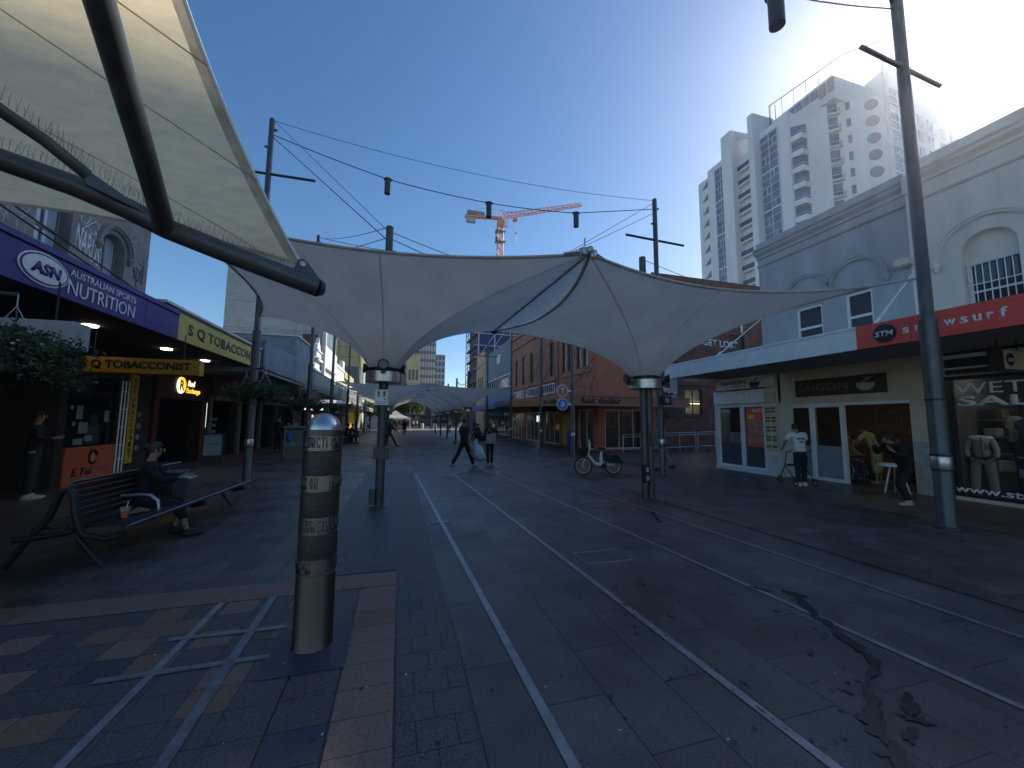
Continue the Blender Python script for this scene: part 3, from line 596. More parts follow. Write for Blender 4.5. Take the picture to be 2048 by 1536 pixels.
for k, (y, t) in enumerate(((25.5, 'black blank blade sign in a white frame under the orange awning'), (27.6, 'second black blade sign with pale lettering under the orange awning'))):
    b = MB(); b.box(9.5, 10.7, y, y+.1, 2.32, 2.68); s = b.build('under_awning_box', M_letter_b, bevel=.01); tag(s, t, 'sign')
    if k: text('CARPISA', Fr((0, y, 0), (1, 0, 0)), 9.7, 2.45, .8, .1, .005, M_dim, s)

# brick building further up the side street
lb = thing('brick_mural_building', 'dark red brick building with white painted words and lit window in the side street', 'building', (20, 20, 0))
FL = Fr((0, 19.95, 0), (1, 0, 0))
hh = [(17.0, 18.3, 2.1, 3.75), (20.6, 21.9, 6.2, 7.4), (23.3, 24.6, 6.2, 7.4), (21, 22.4, 2.1, 3.75)]
facade(FL, 14.76, 40, 0, 11, hh, 'brick_wall', BRY, lb, .25)
for h in hh: window(FL, h, lb, mat('maroon_frame', (.09, .025, .02), .5), M_glass, .09, 2, 2, -.1, .08)
b = MB(); b.box(14.8, 40, 20.8, 20.9, 0, 11); b.build('interior_wall', mat('office_wall', (.2, .19, .12), .8), lb)
b = MB(); b.box(16.9, 18.6, 20.3, 20.4, 2.95, 2.99); b.box(16.9, 18.6, 20.3, 20.4, 2.82, 2.86); b.build('tube_light', mat('lit_tube_yellow', (1, .95, .6), .5, emit=5), lb)
b = MB(); b.fbox(FL, 14.76, 40, 3.95, 4.15, 0, .1); b.fbox(FL, 14.76, 40, 5.4, 5.55, 0, .08); b.build('string_course', BRY, lb)
text('1 GET LOST', FL, 18.1, 6.6, 3.2, .45, .005, M_letter_w, lb, bold=.02, slope=-.03)
text('SIGNS', FL, 15.3, 3.5, 1.0, .28, .105, M_letter_w, lb, bold=.03, slope=-.15); text('T TO', FL, 15.6, 3.1, .75, .26, .005, M_letter_w, lb, bold=.03, slope=-.1)
text('EQUALLY', FL, 17.1, 4.2, .9, .1, .01, M_letter_w, lb); text('1', FL, 21.6, 7.6, .2, .9, .01, M_letter_w, lb, bold=.03)
b = MB(); b.disc(FL, 15.95, 2.55, .62, .01, .06); cs = b.build('round_sign', M_letter_b); tag(cs, 'black round sign with a white badge on the brick wall', 'sign')
b = MB(); b.disc(FL, 15.95, 2.85, .24, .062, .07); b.build('badge', M_letter_w, cs); b = MB(); b.prism([FL(15.8, 2.95, .072), FL(16.1, 2.95, .072), FL(15.92, 2.7, .072)], (0, -.005, 0)); b.build('badge_mark', M_letter_b, cs)
# handrail of the ramp
hr = thing('ramp_handrail', 'galvanised steel handrail with mid rails along the ramp in the side street', 'handrail', (11.8, 18.7, 0))
M_galv = mat('galvanised_steel', (.45, .46, .47), .45, .7, .15, 10)
def gz(x): return (x-11.8)*.026
b = MB()
for x0, x1 in ((11.8, 16.6), (16.75, 22.5)):
    for h in (.95, .82, .14): b.tube([(x0, 18.75, gz(x0)+h), (x1, 18.75, gz(x1)+h)], .022)
b.build('rail', M_galv, hr)
for x in (11.8, 12.9, 14.2, 15.5, 16.6, 16.75, 18.0, 19.3, 20.6, 22.4):
    b = MB(); b.tube([(x, 18.75, gz(x)*0), (x, 18.75, gz(x)+.95)], .025); b.build('post', M_galv, hr)
b = MB(); b.prism([(11.8, 18.9, .001), (40, 18.9, .001), (40, 18.9, .35), (17, 18.9, .16)], (0, 1.0, 0)); o = b.build('ramp', M_blue); o['kind'] = 'structure'
# ---------------------------------------------------------------- white apartment tower
M_tw = mat('tower_render', (.82, .82, .82), .85, 0, .08, .5, stretch=(1, 1, .15)); M_tb = mat('tower_blue_glass', (.2, .235, .33), .12, .0, .3, .5, spec=.8)
M_tf = mat('tower_frame', (.75, .76, .77), .6)
tw = thing('apartment_tower', 'tall white apartment tower with curved balconies, blue glazed columns and five round windows', 'apartment tower', (75, 55, 0))
T1 = Fr((65.5, 0, 0), (0, -1, 0)); T2 = Fr((65.5, 48.2, 0), (10.5, -8.6, 0)); T3 = Fr((76, 39.6, 0), (23, 2.4, 0))
b = MB()
b.fbox(T1, -70, -66.8, 0, 57.2, -8, 0); b.fbox(T1, -66.8, -61.6, 0, 58.4, -12, .35); b.fbox(T1, -55.2, -48.2, 0, 57.8, -12, 0)
b.fbox(T1, -59, -55.2, 0, 54.5, -12, -2.2)
v = [(65.6, 48.2), (76, 39.6), (99, 42), (99, 60), (66, 60)]; b.prism([(x, y, 0) for x, y in v], (0, 0, 56.4))
b.prism([(78.5, 40.4, 56.4), (97.5, 42.4, 56.4), (97, 50, 56.4), (80, 50, 56.4)], (0, 0, 6.6))  # upper block raised and widened so its shadow covers the near paving
b.prism([(70, 50, 56.4), (78, 43.5, 56.4), (97, 45.5, 56.4), (96, 58, 56.4), (70, 58, 56.4)], (0, 0, 5.5))
b.build('wall', M_tw, tw)
b = MB(); b.fbox(T1, -61.6, -59, 0, 62.2, -4, 1.6); b.fbox(T1, -55.2, -54.0, 0, 62, -4, 1.5)
b.prism([T1(-59, 60.5, .2), T1(-59, 62.2, .2), T1(-55.2, 58.6, .2), T1(-55.2, 58, .2)], T1(0, 0, -.6)-T1(0, 0, 0))
b.prism([T2(.0, 56.4, 0), T2(5.6, 59.6, 0), T2(9.6, 56.4, 0)], T2(0, 0, -.6)-T2(0, 0, 0))
b.fbox(T2, 13.3, 13.7, 0, 62.5, -.2, .5); b.fbox(T3, 21.5, 24, 20, 59.5, -3, .2)
b.build('fin_wall', M_tw, tw)
def grid_glaze(fr, u0, u1, z0, z1, fl=3.02, d=.05, name='glazed_column', pr=0):
    b = MB(); b.fbox(fr, u0, u1, z0, z1, d, d+.1); o = b.build(name, M_tb, tw); b = MB(); k = 0; z = z1; rr = random.Random(int(u0*7))
    n = 3
    while z > z0:
        b.fbox(fr, u0, u1, z-.1 if k % 5 else z-.28, z, d+.1, d+.2)
        um = (u0+u1)/2; b.fbox(fr, um-.05, um+.05, max(z-fl/2, z0), z, d+.1, d+.18)
        if k % 2: uu = u0+(u1-u0)*(.28 if (k//2) % 2 else .72); b.fbox(fr, uu-.05, uu+.05, max(z-fl/2, z0), z, d+.1, d+.18)
        z -= fl/2; k += 1
    b.fbox(fr, u0-.08, u0, z0, z1, d, d+.22); b.fbox(fr, u1, u1+.08, z0, z1, d, d+.22)
    b.build('mullions', M_tf, o)
grid_glaze(T1, -64.6, -61.75, 24, 57.2, d=.35); grid_glaze(T1, -53.7, -50.3, 24, 56.6)
grid_glaze(T3, .4, 5.8, 30, 58, 3.0)
rail_m = mat('balcony_glass', (.1, .12, .16), .15, 0, .2, spec=.8)
for k in range(11):
    z = 53.0-k*3.02
    b = MB(); b.fbox(T1, -59, -55.2, z-.35, z, -2.2, .5); bal = b.build('balcony', M_tw, tw)
    b = MB(); b.fbox(T1, -58.9, -55.3, z+.08, z+1.0, .38, .42); b.build('balustrade', rail_m, bal)
    b = MB(); b.fbox(T1, -58.4, -55.6, z+.05, z+2.2, -2.19, -2.12); b.build('glazed_door', M_tb, bal)
for k in range(10):
    z = 52.6-k*3.02
    b = MB(); b.prism([T2(.1, z-.9, 0), T2(1.5, z-.9, 1.0), T2(2.7, z-.9, 0)], (0, 0, 1.0)); b.prism([T2(.1, z+.1, 0), T2(1.5, z+.1, 1.0), T2(2.7, z+.1, 0)], (0, 0, .01)); bal = b.build('corner_balcony', M_tw, tw)
    b = MB(); b.fbox(T2, .25, 2.5, z+.15, z+2.0, .02, .08); b.build('glazed_door', M_tb, bal)
    b = MB(); b.tube([T2(.1, z+.5, .05), T2(1.5, z+.5, 1.0), T2(2.7, z+.5, .05)], .04, 4); b.build('rail', M_tf, bal)
for k in range(9):
    z = 55.5-k*3.02
    b = MB(); b.fbox(T2, 5.7, 7.0, z, z+2.0, .02, .07); wn = b.build('window', M_tb, tw)
    b = MB(); b.fbox(T2, 5.6, 7.3, z-.75, z-.55, 0, .6); b.fbox(T2, 5.6, 7.3, z+.25, z+.32, .5, .58); b.build('balconette', M_tf, wn)
    b = MB()
    for i in range(8): b.fbox(T2, 5.62+i*.22, 5.67+i*.22, z-.55, z+.28, .5, .56)
    b.build('rail', rail_m, wn)
    b = MB(); b.fbox(T2, 8.2, 8.75, z-.2-k*.02, z+1.2, .02, .08); b.build('window', M_tb, tw)
for k in range(5):
    b = MB(); b.disc(T2, 11.6, 55.2-k*3.0, .92, .01, .07, n=28, rz=.95); b.build('round_window', mat('tower_louvre', (.25, .27, .33), .5, 0, .1, 5), tw)
for k in range(14):
    z = 55.0-k*3.02; b = MB(); b.prism([T1(-68.9, z, .02), T1(-67.2, z, .02), T1(-67.2, z+1.5, .02)], T1(0, 0, .06)-T1(0, 0, 0)); b.build('stair_window', mat('tower_shadow_opening', (.22, .25, .29), .7), tw)
for k in range(8):
    for j in (9.5, 13.0, 17.5):
        z = 56-k*3.02; b = MB(); b.fbox(T3, j, j+1.8, z-2, z, .01, .06); b.build('window', M_tb, tw)
b = MB()
T1b = Fr((69, 0, 0), (0, -1, 0))
for a in range(8): b.fbox(T1b, -53.5+a*1.4, -52.4+a*1.4, 58.2, 60.6, 0, .1)
b.build('penthouse_glazing', mat('penthouse_panel', (.3, .32, .34), .5), tw)
b = MB(); b.box(69.1, 80, 43, 54, 57, 61.2); b.build('penthouse', mat('penthouse_wall', (.78, .78, .76), .8), tw)
b = MB(); b.tube([(68, 53.6, 58), (68, 53.6, 64), (74, 44, 67.5), (80, 40.5, 69)], .1, 5); b.tube([(68, 52.4, 58), (68, 52.4, 63.3)], .06, 5)
for t in range(6): b.tube([(68+t, 53.4-t*1.6, 64+t*.58), (68+t, 53.4-t*1.6, 59)], .05, 4)
b.build('roof_railing', M_dark, tw)

# ---------------------------------------------------------------- right side further along the mall
M_bluep = mat('blue_grey_cladding', (.14, .19, .25), .7, 0, .06, .5)
bb = thing('blue_grey_building', 'blunt blue grey clad building with a long strip window beyond the red brick one', 'building', (14, 46, 0))
FR = Fr((11.3, 0, 0), (0, -1, 0))
facade(FR, -53, -38.2, 0, 10.6, [(-52.2, -39.5, 5.3, 6.9), (-52.5, -39, .1, 2.6)], 'cladding', M_bluep, bb, .2)
b = MB(); b.box(11.5, 24, 38.2, 38.3, 0, 10.5); b.box(11.5, 24, 38.3, 52.9, 7.2, 10.5); b.box(12.2, 24, 38.3, 52.9, .02, 7.2); b.build('block', M_bluep, bb)
window(FR, (-52.2, -39.5, 5.3, 6.9), bb, M_white, M_gdark, .1, 11, 1, -.03)
window(FR, (-52.5, -39, .1, 2.6), bb, M_alum, M_gdark, .08, 9, 1, -.03, name='shop_window')
b = MB()
for i in range(8): b.fbox(FR, -45.5+i*.2, -45.4+i*.2, 8.6, 9.6, 0, .1)
b.build('white_louvre_logo', M_white, bb)
b = MB(); b.box(9.4, 11.3, 38.5, 52.9, 3.0, 3.1); b.box(9.35, 9.4, 38.5, 52.9, 2.9, 3.5); o = b.build('blue_awning', mat('blue_fascia', (.03, .13, .36), .5), None); tag(o, 'blue fascia awning under the strip window of the blue grey building', 'awning')
b = MB(); b.fbox(FR, -52.8, -39.2, 3.7, 4.4, 0, .06); b.build('blue_band', mat('blue_fascia', (.03, .13, .36), .5), bb)
b = MB(); b.box(9.6, 10.9, 40.6, 40.7, 2.2, 2.7); tag(b.build('pale_blue_sign', mat('sky_blue_sign', (.07, .3, .55), .5)), 'sky blue blade sign hanging under the blue awning', 'sign')
b = MB(); b.box(6.6, 7.2, 45, 45.1, 2.55, 2.95); b.tube([(6.9, 45.05, 0), (6.9, 45.05, 2.55)], .03, 6); tag(b.build('yellow_sign', mat('yellow_sign', (.6, .55, .03), .5)), 'small yellow sign board on a thin post beyond the canopies', 'sign')
fb = thing('painted_brick_facade', 'tall old brick facade with peeling cream and salmon paint next to the scaffolding', 'building', (13, 57, 0))
facade(FR, -59, -53.02, 0, 11.6, [(-58, -57, 6, 8), (-56.5, -55.5, 6, 8), (-55, -54, 6, 8)], 'brick_wall', mat('peeling_brick', (.42, .24, .17), .9, 0, .2, 1.2, .2, 20, tint2=(.5, .42, .3)), fb, .2)
b = MB(); b.box(11.5, 20, 53.05, 59, 0, 11.4); b.build('block', BRX, fb)
sc = thing('scaffolded_building', 'building site tower wrapped in dark blue netting and steel scaffolding', 'building site', (20, 66, 0))
b = MB(); b.box(12, 34, 62, 70, 0, 18.3); b.build('netting', mat('blue_netting', (.07, .075, .2), .8, 0, .3, .7), sc)
b = MB()
for i in range(9): x = 12+i*2.7; b.tube([(x, 61.2, 0), (x, 61.2, 18.5)], .1, 4)
for k in range(9): z = 2+k*2; b.box(11.3, 34, 61.15, 61.25, z-.05, z+.08) if k % 2 else b.tube([(11.3, 61.2, z), (34, 61.2, z)], .09, 4)
for i in range(8):
    for k in range(3): b.tube([(12+i*2.7, 61.1, 2+k*5+(i % 2)*2), (12+(i+1)*2.7, 61.1, 6+k*5+(i % 2)*2)], .06, 4)
b.build('scaffold', mat('scaffold_steel', (.5, .52, .58), .5, .2), sc)
b = MB(); r6 = random.Random(5)
for k in range(9): b.box(11.3, 12, 61.5, 69.8, 1.9+k*2, 1.98+k*2); b.tube([(11.3, 61.5, 2.9+k*2), (11.3, 69.8, 2.9+k*2)], .05, 4)
for k in range(5): b.tube([(11.3, 61.5+k*2, 0), (11.3, 61.5+k*2, 18.5)], .07, 4)
for k in range(16): y = 61.6+1.0*(k % 8); z = 2+6*r6.random()*2; b.box(11.95, 11.99, y, y+1.3, z, z+1.6)
b.build('side_scaffold', mat('old_scaffold', (.12, .12, .11), .7, 0, .5, 2), sc)

# ---------------------------------------------------------------- left side: building with the purple sign
GX = Fr((-7.6, 0, 0), (0, 1, 0))
M_lr = mat('old_grey_render', (.2, .19, .18), .9, 0, .25, 1.4, .25, 20)
gb = thing('graffiti_building', 'two storey grey rendered building covered in white graffiti above the purple shop sign', 'building', (-9, 9, 0))
hL = [(10.35, 11.25, 4.2, 7.6), (12.2, 13.1, 4.4, 6.6), (7.8, 8.7, 4.2, 7.6), (5.2, 6.1, 4.2, 7.6)]
facade(GX, 2, 14.1, 3.5, 9.6, hL, 'front_wall', M_lr, gb, .3)
for h in hL:
    arch_hole(GX, h[0], h[1], h[2], h[3]-.45, M_lr, gb); arch_mould(GX, (h[0]+h[1])/2, h[3]-.42, .66, .12, M_lr, gb)
    wn = window(GX, (h[0]+.02, h[1]-.02, h[2], h[3]), gb, mat('worn_frame', (.12, .12, .11), .7), glass('sky_glass', (.25, .33, .4), .05, 1), .07, 2, 2, -.2, .1, smat=M_lr)
b = MB(); b.quad(GX(12.26, 5.55, -.18), GX(13.04, 5.55, -.18), GX(13.04, 5.0, .35), GX(12.26, 5.0, .35)); b.prism([GX(12.22, 5.0, .34), GX(13.08, 5.0, .34), GX(13.08, 5.06, .34), GX(12.22, 5.06, .34)], (.04, 0, 0)); b.build('open_sash', glass('sky_glass'), gb, recalc=False)
b = MB(); b.box(-20, -7.95, 2, 14.1, 3.6, 9.5); b.box(-7.95, -7.601, 14.0, 14.1, 3.5, 9.6); b.build('main_block', M_lr, gb)
cornice(GX, 2, 14.15, [(0, 8.9), (.25, 9.1), (.3, 9.6), (-.3, 9.6), (-.3, 8.9)], M_lr, gb)
M_graf = mat('graffiti_white', (.62, .65, .7), .7); M_graf2 = mat('graffiti_pale', (.4, .38, .35), .8); M_graf3 = mat('graffiti_dark', (.06, .08, .14), .8)
gf = text('NARDS', GX, 11.38, 5.75, .8, .6, .003, M_graf, gb, bold=.01, shear=.2, name='graffiti', slope=-.35)
text('&', GX, 12.0, 5.1, .18, .3, .003, M_graf, gb, name='graffiti'); text('wizzle', GX, 11.4, 4.55, .75, .3, .003, M_graf, gb, bold=.02, name='graffiti')
text('JOLT', GX, 13.25, 5.0, .6, .42, .003, M_graf, gb, bold=.01, name='graffiti'); text('AB', GX, 13.28, 4.1, .7, .7, .003, M_graf, gb, bold=.05, name='graffiti'); text('NOTE', GX, 13.5, 5.65, .42, .4, .003, M_graf3, gb, name='graffiti')
r7 = random.Random(9); b = MB()
for k in range(9):
    c = (9.85+r7.gauss(0, .14), 6.0+r7.gauss(0, .3)); a = r7.uniform(.1, .3); e = r7.uniform(.2, .55); t0 = r7.random()*6
    b.tube([GX(c[0]+a*math.cos(t0+t*.45)*(1-t*.03), c[1]+e*math.sin(t0+t*.52), .004) for t in range(13)], .012, 4)
b.build('graffiti', M_graf2, gb)
rg = random.Random(21)
for (cy_, cz_, n_, sy_, sz_, mm_) in ((11.75, 6.55, 5, .3, .3, M_graf), (11.75, 4.75, 6, .3, .22, M_graf), (13.6, 4.45, 6, .28, .3, M_graf), (13.6, 5.95, 4, .22, .2, M_graf3), (9.9, 5.2, 5, .25, .35, M_graf2), (13.55, 6.7, 4, .25, .25, M_graf2)):
    b = MB()
    for q in range(n_):
        y_, z_ = cy_+rg.uniform(-sy_, sy_), cz_+rg.uniform(-sz_, sz_); a_ = rg.random()*6; P = []
        for t in range(9): a_ += rg.uniform(-.2, 1.1); y_ = max(cy_-sy_*1.3, min(cy_+sy_*1.3, y_+.085*math.cos(a_))); z_ += .1*math.sin(a_); P.append(GX(y_, z_, .005))
        b.tube(P, .012, 4)
    b.build('graffiti', mm_, gb)
b = MB(); b.fbox(GX, 11.36, 12.1, 5.18, 5.24, 0, .004); b.build('graffiti', M_graf, gb)
# ground floor of the left side
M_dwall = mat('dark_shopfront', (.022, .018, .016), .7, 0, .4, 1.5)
hs = [(11.74, 13.4, .9, 2.7), (9.2, 11.5, .01, 2.7), (15.2, 17.8, .01, 2.3)]
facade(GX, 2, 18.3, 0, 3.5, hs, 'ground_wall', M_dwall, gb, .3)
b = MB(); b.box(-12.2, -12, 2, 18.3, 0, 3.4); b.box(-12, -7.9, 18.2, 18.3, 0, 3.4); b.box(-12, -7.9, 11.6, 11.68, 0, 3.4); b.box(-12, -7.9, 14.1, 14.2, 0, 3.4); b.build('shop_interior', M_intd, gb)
b = MB(); b.fbox(GX, 11.74, 13.4, .0, .93, -.02, .05); op = b.build('orange_panel', mat('orange_panel', (.42, .085, .03), .5, 0, .1), gb)
text('E.Tel', GX, 11.98, .22, .66, .2, .051, M_letter_b, op, bold=.03, shear=.2, slope=.0); text('Mobile', GX, 12.74, .3, .48, .13, .051, M_dim, op)
b = MB()
b.tube([GX(12.62+.13*math.cos(t), .66+.17*math.sin(t), .055) for t in [math.pi*(.05+k*.1) for k in range(18)]], [.03]*18, 6); b.build('logo_mark', M_letter_b, op)
b = MB(); b.disc(GX, 12.6, .66, .075, .05, .058, rz=.1); b.build('logo_centre', mat('tan_mark', (.35, .25, .12), .6), op)
b = MB(); b.fbox(GX, 11.74, 13.4, .94, 2.7, -.06, -.05); b.build('shop_glass', M_glass, gb)
for y, z, ww, hh2, in ((12.1, 1.62, .2, .33), (12.2, 1.26, .3, .28), (12.42, 1.06, .26, .14), (12.0, 1.45, .1, .1), (11.9, 1.85, .1, .1), (12.08, .98, .3, .15), (13.05, 1.55, .16, .3)): b = MB(); b.fbox(GX, y, y+ww, z, z+hh2, -.049, -.045); b.build('paper_notice', mat('notices', (.16, .2, .19), .7), gb)
b = MB(); b.prism([GX(12.85+x, .95+z, -.3) for x, z in ((0, 0), (.5, 0), (.48, .45), (.36, .55), (.38, .7), (.3, .82), (.2, .82), (.13, .7), (.14, .55), (-.02, .42))], (.02, 0, 0)); b.build('figure_poster', mat('pale_blue_poster', (.14, .2, .27), .6), gb)
b = MB()
for y in (13.44, 13.58, 13.72): b.tube([GX(y, 0.05, .06), GX(y, 2.7, .06)], .018, 6)
for z in (.5, .9, 1.4, 1.9, 2.4): b.tube([GX(13.44, z, .06), GX(13.72, z, .06)], .014, 6)
b.build('white_grille', M_white, gb)
b = MB()
for k in range(8): b.tube([GX(9.3+k*.05, .05, .06), GX(9.42+k*.05, 2.7, .06)], .012, 5)
b.build('white_grille', mat('dim_grille', (.35, .35, .34), .6), gb)
b = MB(); b.fbox(GX, 13.8, 14.12, .35, 2.92, 0, .07); ys = b.build('vertical_sign', mat('mustard_sign', (.42, .27, .02), .5, 0, .1), gb)
for k, ch in enumerate('SQTOBACCONIST'): text(ch, GX, 13.89, 2.68-k*.185, .13, .14, .071, M_letter_b, ys, bold=.02)
b = MB(); b.fbox(GX, 14.13, 14.5, .35, 2.9, 0, .05); bs = b.build('black_panel', M_letter_b, gb)
for k, ch in enumerate('¥€$£'):
    b = MB(); b.tube([GX(14.3+.075*math.cos(t*.4), 1.75-k*.33+.075*math.sin(t*.4), .053) for t in range(16)], .009, 4, closed=True); b.build('currency_ring', mat('grey_lettering', (.4, .4, .4)), bs); text(ch, GX, 14.27, 1.71-k*.33, .06, .08, .051, mat('grey_lettering', (.4, .4, .4)), bs)
b = MB(); b.fbox(GX, 14.9, 18.1, 2.32, 3.2, 0, .12); b.fbox(GX, 17.85, 18.1, 0, 2.32, 0, .15); b.fbox(GX, 14.9, 15.15, 0, 2.32, 0, .1); rp = b.build('maroon_surround', mat('maroon_panel', (.075, .008, .006), .5, 0, .2), gb)
M_ly = mat('lit_amber', (1, .55, .05), .5, emit=1.3); M_lw = mat('lit_warm_white', (1, .88, .6), .5, emit=1.3)
b = MB(); b.disc(GX, 16.27, 2.82, .27, .12, .15, rz=.29); b.build('lit_disc', M_lw, rp)
b = MB(); b.prism([GX(16.27+.27*math.cos(t), 2.82+.29*math.sin(t), .152) for t in [math.pi*(.75-k*.08) for k in range(14)]], (.01, 0, 0)); b.build('lit_segment', M_ly, rp)
text('R', GX, 16.13, 2.64, .28, .36, .165, M_letter_b, rp, bold=.02)
text('Red', GX, 16.72, 2.82, .5, .22, .13, M_lw, rp, bold=.03, shear=.15); text('Exchange', GX, 16.64, 2.52, 1.0, .24, .13, M_ly, rp, bold=.03, shear=.15)
# awning with purple and yellow fascias
al = thing('shop_awning', 'flat street awning with purple nutrition shop fascia and yellow tobacconist fascia', 'awning', (-6, 9, 3.3))
FP = Fr((-4.6, 0, 0), (0, 1, 0))
b = MB(); b.box(-7.59, -4.66, 2, 14.7, 3.4, 3.46); b.build('soffit', mat('dark_soffit', (.05, .048, .045), .8, 0, .2, 2, stretch=(20, 1, 1)), al)
b = MB(); b.fbox(FP, 2, 9.7, 3.33, 3.87, -.05, 0); b.fbox(FP, 2, 9.7, 3.85, 3.93, -.1, .03); pf = b.build('purple_fascia', mat('purple_sign', (.035, .013, .19), .42, 0, .1, 1), al)
for yy in (5.2, 8.6): b = MB(); b.fbox(FP, yy, yy+.006, 3.34, 3.845, .0005, .002); b.build('panel_seam', M_joint2, pf)
b = MB(); b.disc(FP, 6.47, 3.6, .38, .001, .012, rz=.215); b.build('white_ring', M_letter_w, pf); b = MB(); b.disc(FP, 6.47, 3.6, .36, .013, .017, rz=.196); b.build('purple_ring', MATS['purple_sign'], pf); b = MB(); b.disc(FP, 6.47, 3.6, .335, .018, .022, rz=.174); b.build('white_oval', M_letter_w, pf)
text('ASN', FP, 6.25, 3.52, .46, .16, .023, MATS['purple_sign'], pf, bold=.045, shear=.15)
text('AUSTRALIAN SPORTS', FP, 6.88, 3.68, 1.42, .1, .003, M_letter_w, pf); text('NUTRITION', FP, 6.86, 3.41, 1.43, .215, .003, M_letter_w, pf)
b = MB(); b.fbox(FP, 9.7, 14.7, 3.33, 3.9, -.05, .004); yf = b.build('yellow_fascia', mat('yellow_fascia', (.5, .4, .09), .5, 0, .1, 1), al); text('S Q TOBACCONIST', FP, 10.1, 3.46, 4.4, .3, .006, mat('worn_black_lettering', (.03, .028, .03), .6, 0, .5, 3, tint2=(.12, .1, .06)), yf, bold=.03, spacing=1.1)
b = MB(); b.box(-7.6, -4.7, 9.6, 14.7, 3.9, 3.98); b.box(-7.55, -4.58, 9.2, 14.72, 3.985, 4.04); b.build('white_coping', M_pale, al)
for k, y in enumerate((9.1, 11.6, 13.6)):
    b = MB(); b.lathe([(.11, 3.37), (.12, 3.4)], (-5.7, y, 0), 20); b.build('downlight', mat('lit_downlight', (1, .95, .85), .5, emit=6), al)
for y0, y1 in ((6.4, 7.2), (7.4, 8.2), (11.5, 14.0)):
    b = MB(); b.tube([(-4.75, y0+ (2 if y0 < 9 else 3), 3.9), (-7.58, y1-2.5 if y0 < 9 else 13.95, 6.4 if y0 < 9 else 5.4)], .014, 6); b.build('stay_cable', M_dark, al)
ts = thing('tobacconist_blade_sign', 'amber blade sign with bold black lettering hung crosswise under the left awning', 'sign', (-5, 9.5, 2.7)); FT = Fr((0, 9.5, 0), (1, 0, 0))
b = MB(); b.fbox(FT, -6.3, -4.12, 2.55, 2.86, -.18, 0); b.fbox(FT, -4.12, -4.06, 2.54, 2.87, -.18, .0); b.build('sign_box', mat('amber_sign', (.5, .25, .015), .5, 0, .1), ts, bevel=.01)
text('S Q TOBACCONIST', FT, -6.02, 2.62, 1.8, .18, .005, M_letter_b, ts, bold=.03)
for xx in (-5.9, -4.4): b = MB(); b.tube([(xx, 9.6, 2.86), (xx, 9.6, 3.4)], .01); b.build('hanger', M_dark, ts)
b = MB(); b.box(-6.3, -3.95-.1, 6.2, 6.5, 2.52, 2.88); wb2 = b.build('blank_lightbox', mat('dusty_white_box', (.5, .52, .54), .6), bevel=.02); tag(wb2, 'blank dusty white lightbox hanging crosswise behind the nearest flower basket', 'sign')
for xx in (-5, -4.3): b = MB(); b.tube([(xx, 6.3, 2.88), (xx, 6.3, 3.4)], .012); b.build('hanger', M_dark, wb2)
b = MB(); b.box(-6.6, -5.2, 16.6, 16.72, 2.55, 3.1); xs = b.build('exchange_blade_sign', mat('dark_gradient_sign', (.03, .03, .07), .5, 0, .6, 1.5, tint2=(.12, .01, .02))); tag(xs, 'dark blue and red exchange blade sign with a yellow dot', 'sign'); FE = Fr((0, 16.6, 0), (1, 0, 0))
text('Exch', FE, -5.75, 2.65, .45, .12, .003, M_dim, xs); b = MB(); b.disc(FE, -5.95, 2.9, .09, 0, .01); b.build('yellow_dot', mat('yellow_sign', (.6, .55, .03)), xs)
b = MB(); b.box(-6.6, -5.35, 22.5, 22.62, 2.6, 2.95); ms = b.build('maroon_blade_sign', mat('maroon_sign', (.16, .01, .02), .5)); tag(ms, 'maroon blade sign with white lettering ending in chi, under the corrugated awning', 'sign'); text('mochi', Fr((0, 22.5, 0), (1, 0, 0)), -6.4, 2.68, 1.0, .2, .003, M_letter_w, ms)
# corrugated awning
ca = thing('corrugated_awning', 'long dark awning with a corrugated blue grey fascia behind the left light pole', 'awning', (-6, 22, 3.3))
M_corr = mat('corrugated_sheet', (.24, .28, .34), .35, .4, .15, 1)
b = MB(); A = []; B = []
for k in range(241):
    y = 15.15+k*.025; d = -4.6+.06*math.sin(k*math.pi/4); A.append((d, y, 3.4)); B.append((d, y, 4.3))
b.grid([A, B]); b.build('corrugated_fascia', M_corr, ca, smooth='all')
b = MB(); b.box(-4.66, -4.6, 21.2, 28.4, 3.3, 4.3); b.box(-4.66, -4.59, 28.42, 38, 3.3, 4.2); b.build('flat_fascia', mat('steel_blue_panel', (.12, .16, .21), .4, .4, .15, .7), ca)
b = MB(); b.box(-4.67, -4.57, 15.1, 38, 4.3, 4.38); b.box(-4.67, -4.56, 15.1, 38, 3.24, 3.32); b.box(-7.58, -4.6, 15.04, 15.14, 3.26, 4.36); b.box(-7.58, -4.68, 15.2, 38, 3.42, 3.48); b.build('frame', mat('fascia_trim', (.16, .19, .23), .4, .4), ca)
